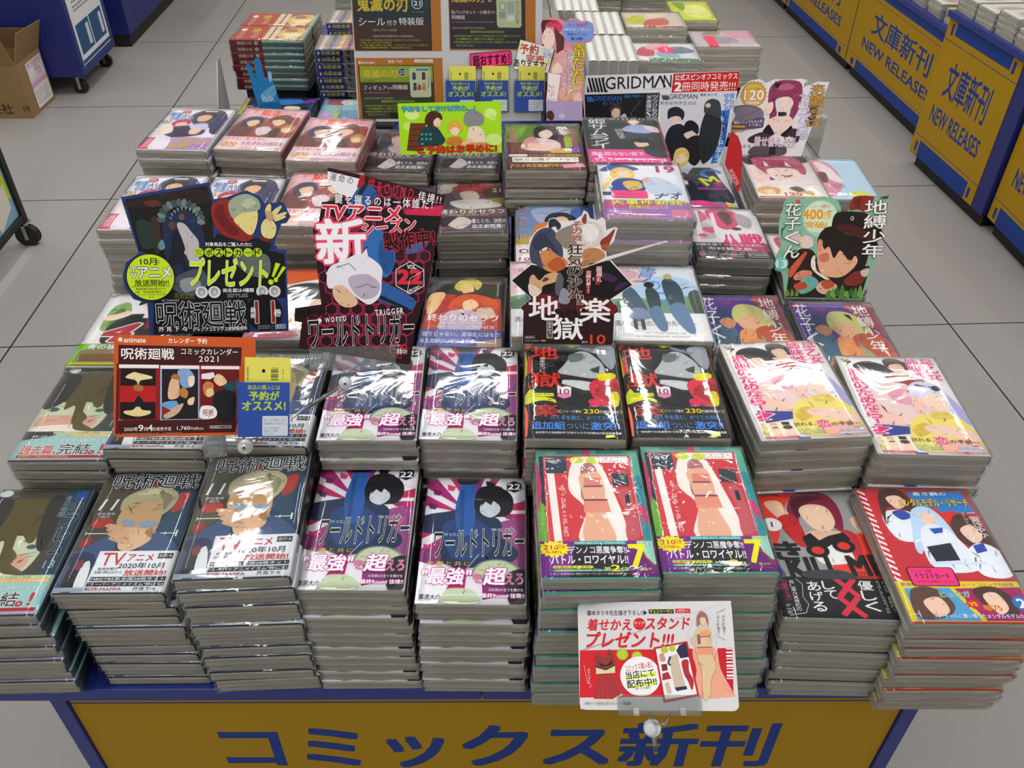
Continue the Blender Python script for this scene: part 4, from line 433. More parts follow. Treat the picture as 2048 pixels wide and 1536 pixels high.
# ------------------------------------------------------------------ the room: floor
def floor():
    m = bpy.data.materials.new('floor_tiles'); m.use_nodes = True; N = m.node_tree.nodes; Lk = m.node_tree.links; b = N['Principled BSDF']
    tc = N.new('ShaderNodeTexCoord'); sx = N.new('ShaderNodeSeparateXYZ'); Lk.new(tc.outputs['Object'], sx.inputs[0])
    def line(sock, off, half):
        a = N.new('ShaderNodeMath'); a.operation = 'ADD'; a.inputs[1].default_value = off; Lk.new(sock, a.inputs[0])
        f = N.new('ShaderNodeMath'); f.operation = 'PINGPONG'; f.inputs[1].default_value = 0.45; Lk.new(a.outputs[0], f.inputs[0])
        c = N.new('ShaderNodeMath'); c.operation = 'LESS_THAN'; c.inputs[1].default_value = half; Lk.new(f.outputs[0], c.inputs[0])
        return c.outputs[0]
    lx = line(sx.outputs[0], 1.2952+9.0, 0.0024); ly = line(sx.outputs[1], -2.0016+9.0, 0.0022)
    mxl = N.new('ShaderNodeMath'); mxl.operation = 'MAXIMUM'; Lk.new(lx, mxl.inputs[0]); Lk.new(ly, mxl.inputs[1])
    n1 = N.new('ShaderNodeTexNoise'); n1.inputs['Scale'].default_value = 1.6; n1.inputs['Detail'].default_value = 4; Lk.new(tc.outputs['Object'], n1.inputs['Vector'])
    n2 = N.new('ShaderNodeTexNoise'); n2.inputs['Scale'].default_value = 260; Lk.new(tc.outputs['Object'], n2.inputs['Vector'])
    c1 = N.new('ShaderNodeMix'); c1.data_type = 'RGBA'; c1.inputs[6].default_value = lin('#918d8a'); c1.inputs[7].default_value = lin('#9f9b97'); Lk.new(n1.outputs['Fac'], c1.inputs[0])
    c2 = N.new('ShaderNodeMix'); c2.data_type = 'RGBA'; c2.blend_type = 'OVERLAY'; c2.inputs[0].default_value = 0.12; Lk.new(c1.outputs[2], c2.inputs[6]); Lk.new(n2.outputs['Color'], c2.inputs[7])
    c3 = N.new('ShaderNodeMix'); c3.data_type = 'RGBA'; c3.inputs[7].default_value = lin('#1d1a18'); Lk.new(mxl.outputs[0], c3.inputs[0]); Lk.new(c2.outputs[2], c3.inputs[6])
    Lk.new(c3.outputs[2], b.inputs['Base Color'])
    mr = N.new('ShaderNodeMapRange'); mr.inputs[3].default_value = 0.42; mr.inputs[4].default_value = 0.58; Lk.new(n1.outputs['Fac'], mr.inputs[0]); Lk.new(mr.outputs[0], b.inputs['Roughness'])
    b.inputs['Specular IOR Level'].default_value = 0.35
    o = MB().box(-4.5, -1.2, -0.06, 5.0, 9.0, 0.0).build('floor', m); o['kind'] = 'structure'
floor()
wb = MB().box(-4.5, 8.9, 0, 5.0, 9.0, 2.9).build('wall_back', mat('wall_paint', '#d8d4cc', 0.8, noise=0.03)); wb['kind'] = 'structure'
BLUE = mat('navy_blue_laminate', '#22307c', 0.38, noise=0.06, nscale=12)
BLUED = mat('deep_blue_panel', '#17226a', 0.45, noise=0.05); RISER = mat('gap_shade_riser', '#15161d', 0.7, noise=0.1)  # risers coloured near-black to stand in for the shade between piles
BLACK = mat('black_rubber', '#16150f', 0.6)
STEEL = mat('caster_steel', '#b9b9b4', 0.28, metal=1.0)
YEL, PBL = '#aa8200', '#1b3a86'

# ------------------------------------------------------------------ sales panels on the display tables
def panel_art(w, h, lines):
    """yellow printed front panel: blue band at top and bottom with notched ends, thin blue rules, lettering"""
    a = [R(YEL, 0, 0, w, h)]
    for y0, y1, s in ((0.0, 0.062*1.0, 1), (h-0.062, h, -1)):
        a.append(R(PBL, 0.105*w/1.03, y0, w-0.105*w/1.03, y1))
    return a + lines

def table_main():
    t = empty('display_table', 'blue display table with yellow lettered front panel under the comic stacks', 'table', (0.012, 0.53, 0), (0, 0, -0.0437))
    MB().box(-0.595, 0, 0.549, -0.0125, 2.45, 0.571).build('tabletop', BLUE, t, bevel=0.002)
    MB().box(-0.0115, 0, 0.549, 0.507, 2.45, 0.571).build('tabletop', BLUE, t, bevel=0.002)
    MB().box(-0.512, 0.03, 0.09, 0.505, 2.42, 0.549).build('body', BLUE, t, bevel=0.003)
    # blue frame posts and the yellow front panel
    for x in (-0.512, 0.487): MB().box(x, 0.012, 0.09, x+0.018, 0.0299, 0.549).build('frame_post', BLUE, t, bevel=0.001)
    mb = MB(); mb.box(-0.493, 0.016, 0.1, 0.486, 0.0295, 0.5485, YEL)
    art = [R(PBL, 0.105, -0.002, 0.875, 0.014), R(PBL, 0.0, 0.027, 0.979, 0.0295),
           T(PBL, 'コミックス新刊', 0.158, 0.079, 0.842, 0.181, 0.035), T(PBL, 'NEW RELEASES', 0.215, 0.225, 0.775, 0.285, 0.03),
           R(PBL, 0.0, 0.37, 0.979, 0.3725), R(PBL, 0.105, 0.386, 0.875, 0.447)]
    k = MB(); draw(k, art, lambda x, y: (x-0.493, 0.547-y), 0)
    mb.add([(p[0], 0.0159-p[2], p[1]) for p in k.v], k.f); mb.c[-len(k.f):] = k.c
    mb.build('front_panel', INKB, t)
    for x in (-0.44, 0.44):
        for y in (0.12, 2.32): MB().tube([(x, y-0.011, 0.045), (x, y+0.011, 0.045)], 0.045, 16).build('caster', BLACK, t)
    for x in (-0.44, 0.44):
        for y in (0.12, 2.32): pass
    return t
TABLE = table_main(); TABLE_M = Matrix.Translation((0.012, 0.53, 0)) @ Matrix.Rotation(-0.0437, 4, 'Z')

# ------------------------------------------------------------------ books
def book_parts(key, d):
    """meshes of one shrink-wrapped book lying flat: origin at the centre of its underside, front cover up, spine on the right"""
    w, l, t = d['w'], d['l'], d['t']; e = t*0.972; r = min(0.0045, e*0.33)
    X0, X1, Y0, Y1 = -w/2, w/2, -l/2, l/2
    pg = MB(); rn = random.Random(key)
    # page block, its edges slightly wavy
    nx = 9; ny = 9
    ring = [(X0+0.0010+(w-0.0030)*i/nx, Y0+0.0003) for i in range(nx)] + [(X1-0.002, Y0+0.0003+(l-0.0006)*i/ny) for i in range(ny)] + [(X1-0.002-(w-0.0032)*i/nx, Y1-0.0003) for i in range(nx)] + [(X0+0.0010, Y1-0.0003-(l-0.0006)*i/ny) for i in range(ny)]
    zs = [0.0005, e*0.33, e*0.66, e-0.0005]; n = len(ring); vs = []
    for j, z in enumerate(zs):
        for (x, y) in ring:
            q = rn.uniform(-0.0012, 0.0009) if j in (1, 2) else 0
            vs.append((x*(1-q*4), y*(1+q*4 if abs(y) > l*0.49 else 1), z))
    pg.add(vs, [(j*n+i, j*n+(i+1) % n, (j+1)*n+(i+1) % n, (j+1)*n+i) for j in range(3) for i in range(n)] + [tuple(range(n))[::-1], tuple(range(3*n, 4*n))])
    # jacket: a folded sheet round the block, rounded over the spine
    cv = MB(); th = 0.0006
    def sheet(mb, zt, zb, x0, x1, y0, y1, ctop, cspine, cback, rr):
        arc = [(x1-rr+rr*math.sin(a), zt-rr+rr*math.cos(a)) for a in [math.pi/2*i/4 for i in range(5)]]
        arc2 = [(x1-rr+rr*math.cos(a), zb+rr-rr*math.sin(a)) for a in [math.pi/2*i/4 for i in range(5)]]
        out = [(x0, zt)] + arc + arc2 + [(x0, zb)]
        inn = [(x0, zt-th)] + [(x-(th if x > x1-rr else 0)*(1 if x >= x1-rr*0.3 else 0.5), z-(th if z > (zt+zb)/2 else -th)*(0.5 if x > x1-rr*0.3 else 1)) for x, z in arc+arc2] + [(x0, zb+th)]
        m = len(out); k = len(mb.v)
        for yy in (y0, y1): mb.v += [(x, yy, z) for x, z in out]
        for yy in (y0, y1): mb.v += [(x, yy, z) for x, z in inn]
        for i in range(m-1):
            c = ctop if i < 3 else (cspine if i < 8 else cback)
            mb.f.append((k+i, k+m+i, k+m+i+1, k+i+1)); mb.c.append(c)
            mb.f.append((k+2*m+i, k+2*m+i+1, k+3*m+i+1, k+3*m+i)); mb.c.append('#e8e6e0')
            for s in (0, 1):
                f = (k+s*m+i, k+s*m+i+1, k+2*m+s*m+i+1, k+2*m+s*m+i); mb.f.append(f if s == 0 else f[::-1]); mb.c.append(c)
        for i in (0, m-1): mb.f.append((k+i, k+2*m+i, k+3*m+i, k+m+i)); mb.c.append('#e8e6e0')
    sheet(cv, e, 0.0, X0, X1, Y0, Y1, d['bg'], d.get('spine', d['bg']), d.get('back', d['bg']), r)
    fw = w - r*0.55
    mp = lambda u, v: (X0+u*fw, Y1-v*l)
    draw(cv, detail(d['art'], key), mp, e, (0, 0, 1, 1))
    if d.get('spn'):
        sm = lambda c0, c1, ops: [cv.add([(X1+0.0002+p[2], p[0], p[1]) for p in kk.v], kk.f) and cv.c.__setitem__(slice(-len(kk.f), None), kk.c) for kk in [MB()] if draw(kk, ops, lambda x, y: ((x-0.5)*-l*-1, (1-y)*e), 0) or True]
        SP = {'rd': [R('#7d2024', .01, .02, .44, .98), R('#9fc0b8', .44, .02, .99, .4), R('#5f7a72', .44, .4, .99, .98), T('#e8d8cc', '鉄鍋少女', .1, .25, .3, .75, .01), E('#e6ddd4', .36, .5, .025, .3), E('#7d2024', .36, .5, .01, .13)],
              'nv': [R('#1f2a78', .01, .02, .34, .98), T('#d8d23a', '呪術高専', .08, .22, .32, .8, .02), R('#8a8272', .36, .05, .62, .95), B('#3a342e', (.4, .2), (.5, .1), (.58, .5), (.46, .9)), R('#1a1618', .62, .02, .99, .98), R('#7a2630', .86, .1, .96, .9), E('#d8dcea', .04, .5, .014, .25)],
              'ie': [R('#4a4844', .01, .02, .99, .98), R('#8fa8a0', .01, .02, .99, .2), S('#c9a83a', .3, .3, .8, .9, 1)]}[d['spn']]
        sm(0, 0, SP)
    parts = [('page_block', pg.mesh(key+'_pages', PAGESW if d.get('white') else PAGES)), ('jacket', cv.mesh(key+'_jacket', INK))]
    if d.get('band'):
        v0 = d['v0']; bd = MB(); ylo, yhi = Y1-l*d.get('v1', 0.995), Y1-v0*l
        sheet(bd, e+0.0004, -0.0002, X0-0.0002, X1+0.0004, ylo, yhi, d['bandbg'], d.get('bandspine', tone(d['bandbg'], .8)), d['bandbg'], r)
        draw(bd, detail(d['band'], key, .6), mp, e+0.0004, (0, v0, 1, d.get('v1', 0.995)))
        parts.append(('belly_band', bd.mesh(key+'_band', INK)))
    for nm, ops in d.get('stick', []):
        st = MB(); draw(st, ops, mp, e+0.0007 if nm != 'bonus_card' else e+0.0002, (-0.02, 0, 1.02, 1)); parts.append((nm, st.mesh(key+'_sticker', INK)))
    # shrink film: a slack crinkled skin
    wr = MB(); gx, gy = 8, 11; a = 0.0007; zt = e+0.0013
    amp = 0.0004 if not d.get('crinkle') else 0.0013
    gv = {}
    for i in range(gx+1):
        for j in range(gy+1):
            x = X0-a+(w+2*a)*i/gx; y = Y0-a+(l+2*a)*j/gy
            edge = i in (0, gx) or j in (0, gy)
            gv[i, j] = len(wr.v); wr.v.append((x, y, zt-0.0006 if edge else zt+rn.uniform(-0.3, 1)*amp))
    for i in range(gx):
        for j in range(gy): wr.f.append((gv[i, j], gv[i+1, j], gv[i+1, j+1], gv[i, j+1])); wr.c.append(None)
    rim = [gv[i, 0] for i in range(gx)] + [gv[gx, j] for j in range(gy)] + [gv[gx-i, gy] for i in range(gx)] + [gv[0, gy-j] for j in range(gy)]
    prev = rim
    for lev, z in enumerate((e*0.72, e*0.38, 0.0002)):
        cur = []
        for q in rim:
            x, y, _ = wr.v[q]; jx = rn.uniform(-0.0006, 0.0016)
            cur.append(len(wr.v)); wr.v.append((x+(jx if x > 0 else -jx)*(abs(x) > w*0.49), y+(jx if y > 0 else -jx)*(abs(y) > l*0.49), z))
        for i in range(len(rim)):
            j = (i+1) % len(rim); wr.f.append((prev[i], cur[i], cur[j], prev[j])); wr.c.append(None)
        prev = cur
    if not d.get('nowrap'):
        wm = wr.mesh(key+'_wrap', WRAPX if d.get('crinkle') else WRAP, smooth=True); wm.materials.append(WRAPX)
        for pi, po in enumerate(wm.polygons):
            if pi >= gx*gy: po.material_index = 1
        parts.append(('shrink_wrap', wm))
    return parts
BOOKS = {}
ORD = ['topmost', 'second from the top', 'third from the top', 'fourth from the top', 'fifth from the top', 'sixth from the top', 'seventh from the top', 'eighth from the top', 'ninth from the top', 'tenth from the top', 'eleventh from the top', 'twelfth from the top', 'thirteenth from the top', 'fourteenth from the top', 'fifteenth from the top']
def pile(key, x, y, ztop, rot, n, t, where, desc, base=None, lean=(0, 0), tilt=0.0, kind=None, cat='book', flip=0.0, lower=None):
    """a pile of n copies; x, y, ztop: centre and height of the topmost cover; the rest hang below, each slightly shifted"""
    d = DESIGN[key]; kind = kind or ('wrapped_book' if d.get('crinkle') and key != 'ch' or d.get('white') or d.get('spn') else 'paperback_comic' if d['w'] < .12 else 'large_paperback_comic')
    if key not in BOOKS: BOOKS[key] = book_parts(key, d)
    rn = random.Random(where); sc = t/d['t']; z0 = ztop - n*t
    floor_z = 0.5718 if base is None else base
    if z0 < floor_z: t = (ztop-floor_z)/n; sc = t/d['t']; z0 = floor_z
    for i in range(n):                       # i = 0 is the topmost
        fr = i/max(1, n-1); jx = jy = jr = 0
        if i: jx, jy, jr = rn.gauss(0, 0.0016), rn.gauss(0, 0.0018), rn.gauss(0, 0.008)
        lab = desc + ', ' + ORD[i] + ' in ' + where
        e = empty(kind, lab, cat, (x+lean[0]*fr+jx, y+lean[1]*fr+jy, ztop-(i+1)*t), (0, 0, 0), 'comics in ' + where)
        e.rotation_euler = (tilt*(1-fr), (rn.uniform(-0.004, 0.004) if i else 0), rot+jr+flip)
        e.scale = (1, 1, sc)
        for nm, me in BOOKS[key]: mesh_obj(nm, me, e)
    if z0 > floor_z+0.004:                   # stepped riser block of the table carrying this pile
        r = MB(); M = TABLE_M.inverted() @ Matrix.Translation((x+lean[0], y+lean[1], 0)) @ Matrix.Rotation(rot+flip, 4, 'Z')
        r.box(-d['w']/2+0.012, -d['l']/2+0.016, floor_z, d['w']/2-0.012, d['l']/2-0.014, z0-0.0010, M=M)
        r.build('riser', RISER, TABLE)
def upright(x, y, z0, rot, n, t, l, h, where, color, pages_up=False, desc='white'):
    """books filed on edge side by side, tail edges towards the viewer"""
    for i in range(n):
        e = empty('upright_book', f"{desc}, {['end','second','middle','fourth','last'][i]} one of the {where}", 'book', (x+(i-(n-1)/2)*t, y-(i-(n-1)/2)*t*0.06, z0), (0, 0, rot+random.gauss(0, 0.0015)), 'upright books in ' + where)
        a = t*0.46
        pg = MB().box(-a+0.0006, -l/2+0.001, 0.001, a-0.0006, l/2-0.001, h-0.002)
        pg.build('page_block', PAGESUP if pages_up else PAGESV, e)
        cv = MB()
        for s in (-1, 1): cv.box(s*a-0.0005, -l/2, 0, s*a+0.0005, l/2, h-0.001, color)
        if pages_up: cv.box(-a, -l/2, 0, a, l/2, 0.0008, color)
        else:
            nseg = 5; prof = [(-a*math.cos(math.pi*k/nseg), h-0.004+0.004*math.sin(math.pi*k/nseg)) for k in range(nseg+1)]
            k0 = len(cv.v)
            for yy in (-l/2, l/2): cv.v += [(px, yy, pz) for px, pz in prof]
            for q in range(nseg): cv.f.append((k0+q, k0+q+1, k0+nseg+2+q, k0+nseg+1+q)); cv.c.append(color)
        cv.build('jacket', INK, e)
        if not pages_up:
            wr = MB(); rn = random.Random(i+n); m = 8; vs = []
            for j in range(m+1):
                for px, pz in ((-a-0.0006, h*0.5), (-a-0.0004, h-0.001), (-a*0.4, h+0.0015+rn.uniform(0, 0.0015)), (a*0.4, h+0.0015+rn.uniform(0, 0.0015)), (a+0.0004, h-0.001), (a+0.0006, h*0.5)): vs.append((px, -l/2-0.0006+(l+0.0012)*j/m, pz))
            wr.add(vs, [(j*6+q, j*6+q+1, j*6+q+7, j*6+q+6) for j in range(m) for q in range(5)])
            wr.build('shrink_wrap', WRAPX, e, smooth=True)
PAGESV = mat('paper_edge_upright', '#a59f95', 0.8, noise=0.12, nscale=120); PAGESUP = mat('paper_edge_grey', '#7d766c', 0.8, noise=0.15, nscale=150)

PL = []   # the piles: key, x, y, ztop, rot(deg), n, t, where, description, options
def pl(*a, **k): PL.append((a, k))
D2 = math.radians
JJ='blue-black comic with white band'
WT='pink-blue 22 comic'
CH='teal comic with purple band'
BP='dark brown comic with teal band'
JG='black comic with red brush lettering'
ST='white comic with pink lettering'
WN='white comic with purple band'
WM='pink-brown comic'
SE='brown-grey comic'
HN='violet comic with white lettering'
AO='pale comic with blue handwriting'
pl('bp', -0.499, 0.634, 0.716, -1, 11, .0128, 'the front corner pile', BP, lean=(0.004,0))
pl('jj', -0.372, 0.647, 0.728, -2, 12, .0131, 'front pile beside the brown comics', JJ, lean=(0.017,-0.004))
pl('jj', -0.240, 0.628, 0.768, 0, 14, .0141, 'front pile beside the 22 comics', JJ, lean=(0.006,0))
pl('wt', -0.125, 0.630, 0.741, -3, 12, .0142, 'front pile touching blond-head comics', WT, lean=(0.009,-0.002))
pl('wt', -0.003, 0.614, 0.732, -3.4, 11, .0147, 'front pile beside the teal comics', WT, lean=(0.002,0))
pl('ch', 0.119, 0.593, 0.791, -2.1, 14, .0157, 'front pile beside the 22 comics', CH, lean=(-0.004,0))
pl('ch', 0.235, 0.595, 0.790, -2.5, 14, .0157, 'front pile beside KILL ME', CH, lean=(0.017,0))
pl('kl', 0.378, 0.595, 0.711, -4.6, 10, .0141, 'its front-row pile', 'red-grey KILL ME comic', lean=(0.010,0), tilt=-.012)
pl('mm', 0.492, 0.571, 0.733, -3, 11, .0147, 'its front-row pile', 'red comic with yellow band', lean=(0.007,0))
pl('bp', -0.478, 0.824, 0.747, -2, 5, .0150, 'second-row outer pile', BP)
pl('jj', -0.363, 0.819, 0.765, -3, 6, .0145, 'pile below the calendar card', JJ)
pl('jj', -0.240, 0.803, 0.780, -3.6, 6, .0145, 'pile behind the acrylic rod', JJ)
pl('wt', -0.118, 0.800, 0.787, -2, 6, .0145, 'pile below the hexagon sign', WT)
pl('wt', -0.002, 0.802, 0.781, -3.6, 7, .0150, 'second-row pile beside black comics', WT)
pl('jg', 0.117, 0.775, 0.804, -3.6, 6, .0155, 'pile below the diamond sign', JG)
pl('jg', 0.236, 0.780, 0.796, -3.1, 5, .0155, 'pile beside pink-lettered comics', JG)
pl('st', 0.380, 0.777, 0.794, 1.4, 8, .0165, 'pile beside black comics', ST)
pl('st', 0.523, 0.762, 0.777, -4.5, 6, .0170, 'outer pile beside the floor', ST)
pl('ex', -0.472, 0.997, 0.750, -2.6, 4, .0150, 'its third-row pile', 'white comic with red numeral 4')
pl('nx', -0.235, 0.992, 0.790, -3, 5, .0150, 'pile between two cut-out signs', 'white and orange comic')
pl('s8', -0.010, 0.985, 0.772, -4.4, 5, .0150, 'its third-row pile', 'black and orange comic with purple band')
pl('ao', 0.117, 0.966, 0.806, -2.3, 5, .0150, 'pile half behind diamond sign', AO)
pl('ao', 0.248, 0.955, 0.803, -3.5, 5, .0150, 'pile beside violet comics', AO)
pl('hn2', 0.415, 1.030, 0.700, -3, 4, .0165, 'pile beside blue-handwriting comics', HN)
pl('hn', 0.558, 1.012, 0.695, -3.5, 4, .0165, 'pile below the green cap sign', HN)
pl('wn', -0.470, 1.199, 0.840, -2.4, 8, .0150, 'fourth-row outer pile', WN)
pl('wn', -0.353, 1.205, 0.832, -4, 4, .0150, 'pile behind the blue sign', WN)
pl('wm', -0.224, 1.196, 0.843, -2.4, 6, .0150, 'fourth-row pile with big glare', WM)
pl('se', -0.112, 1.235, 0.800, -2, 5, .0150, 'pile behind the hexagon sign', SE)
pl('s2', 0.005, 1.249, 0.797, 0, 7, .0155, 'its fourth-row pile', 'brown-grey comic numbered 21')
pl('so', 0.134, 1.152, 0.800, -2.8, 4, .0150, 'pile behind the diamond sign', 'blue and orange comic')
pl('ap', 0.259, 1.152, 0.869, -3.8, 8, .0165, 'its tall pile', 'white and blue comic numbered 19')
pl('ha', 0.447, 1.300, 0.712, -5, 4, .0165, 'its pile', 'white comic with dark band', tilt=-.012)
pl('hc', 0.585, 1.240, 0.690, -4, 3, .0165, 'low pile behind the green sign', 'pink and white comic')
pl('wn', -0.470, 1.422, 0.862, -4.8, 5, .0150, 'fifth-row outer pile', WN)
pl('wm', -0.346, 1.426, 0.858, -7, 6, .0150, 'fifth-row pile touching purple-band comics', WM)
pl('wm', -0.224, 1.378, 0.859, -5.5, 6, .0150, 'fifth-row pile touching grey title comics', WM)
pl('se', -0.114, 1.410, 0.823, -5, 4, .0150, 'pile touching pink-brown comics', SE)
pl('se', 0.004, 1.431, 0.812, -3.8, 5, .0150, 'pile touching green comics', SE)
pl('hg', 0.127, 1.336, 0.860, -1.8, 5, .0165, 'its pile', 'green and pink comic with brown band')
pl('gh', 0.259, 1.319+.012, 0.871, -3.2, 6, .0165, 'its pile', 'black comic with pink band')
pl('gc', 0.437, 1.492, 0.710, -4, 4, .0165, 'its pile', 'white comic with coloured letters')
pl('dm', 0.584, 1.447, 0.746, -4.3, 5, .0165, 'its pile', 'white comic with pink hair', tilt=-.008)
pl('dx', 0.722, 1.53, 0.700, -5, 3, .0165, 'its low pile', 'pink and pale blue comic')
# back of the table
pl('rd', -0.482, 2.245, 0.772, -4, 8, .0155, 'the nearer such pile', 'red and teal spined book', flip=-math.pi/2)
pl('rd', -0.482+.008, 2.358, 0.772, -4, 8, .0155, 'the further such pile', 'red and teal spined book', flip=-math.pi/2)
pl('ie', -0.462, 2.10, 0.640, -3, 2, .0200, 'pile behind the blue hand', 'blue and black comic', flip=-math.pi/2)
pl('nv', -0.265, 2.16, 0.775, 0, 7, .0165, 'the nearer such pile', 'navy-spined book with yellow lettering', flip=-math.pi/2)
pl('nv', -0.252, 2.30, 0.795, 0, 6, .0165, 'the further such pile', 'navy-spined book with yellow lettering', flip=-math.pi/2)
pl('bl', -0.290, 1.99, 0.665, -2, 3, .0165, 'pile beside the white board', 'pale blue wrapped comic')
pl('cl', -0.255, 2.53, 0.82, 0, 8, .02, 'pile behind the navy spines', 'silvery film-wrapped book', flip=math.pi/2)
pl('ra', 0.475, 2.050, 0.780, -3, 6, .0170, 'pile with a round pink sticker', 'white and green wrapped book', flip=math.pi/2)
pl('rb', 0.478, 2.235, 0.800, -2, 6, .0200, 'pile behind the round pink sticker', 'yellow and red wrapped book', flip=math.pi/2)
pl('rc', 0.666, 2.244, 0.750, -2, 6, .0170, 'pile with an oblong pink sticker', 'pink-grey wrapped book', flip=math.pi/2)
pl('rb', 0.52, 2.62, 0.800, -2, 6, .0200, 'pile at the table end', 'pale green wrapped book', flip=math.pi/2)
pl('ry', 0.615, 2.40, 0.775, -3, 5, .0165, 'its pile', 'yellow-green wrapped comic')
pl('yb', 0.39, 2.60, 0.790, -2, 6, .0165, 'its pile', 'mustard yellow comic')
pl('rh', 0.635, 2.03, 0.650, -4, 3, .0165, 'low pile behind bat-wing sign', 'pale comic with an orange corner', flip=math.pi/2)
for a, k in PL:
    key, x, y, z, rot, n, t, where, desc = a
    pile(key, x, y, z, D2(rot), n, t, where, desc, **k)
upright(0.337, 2.02, 0.672, -0.05, 5, 0.0225, 0.182, 0.128, 'nearer upright row', '#e9e7e2', desc='white upright book')
upright(0.338, 2.215, 0.672, -0.05, 5, 0.0225, 0.182, 0.128, 'middle upright row', '#e9e7e2', desc='white upright book')
upright(0.300, 2.41, 0.672, -0.05, 5, 0.0225, 0.182, 0.128, 'further upright row', '#e9e7e2', desc='white upright book')
upright(0.185, 2.25, 0.672, -0.03, 5, 0.0235, 0.182, 0.128, 'grey upright row', '#3a352e', True, desc='dark upright book')
M = TABLE_M.inverted()
MB().box(0.288, 1.93, 0.571, 0.376, 2.31, 0.671, M=M).build('riser', RISER, TABLE)
MB().box(0.252, 2.322, 0.571, 0.336, 2.50, 0.671, M=M).build('riser', RISER, TABLE)
MB().box(0.135, 2.16, 0.571, 0.238, 2.34, 0.671, M=M).build('riser', RISER, TABLE)
# ------------------------------------------------------------------ cut-out signs and cards
def frame_of(loc, rot): return Matrix.Translation(loc) @ Euler(rot).to_matrix().to_4x4()
def board(name, label, cat, loc, rot, sx, sy, c, Z, outline, bg, art, th=0.0012, edge='#dcdcdc', parts=()):
    """a flat printed card of real thickness; outline and art are given on a drawing sheet with origin Z[0:2], unit Z[2], centre c"""
    mp = lambda x, y: ((x*Z[2]+Z[0]-c[0])*sx, -(y*Z[2]+Z[1]-c[1])*sy)
    t = empty(name, label, cat, loc, rot)
    mb = MB(); q = [mp(*p) for p in outline]
    a = sum(q[i-1][0]*q[i][1]-q[i][0]*q[i-1][1] for i in range(len(q)))
    if a < 0: q.reverse()
    mb.prism(q, -th, 0, edge); mb.c[-len(q)-1] = bg
    draw(mb, detail(art, label, .8), mp, 0)
    mb.build('printed_card', INKB, t)
    return t, mp
RRP = lambda *a: RR('#fff', *a)[2]
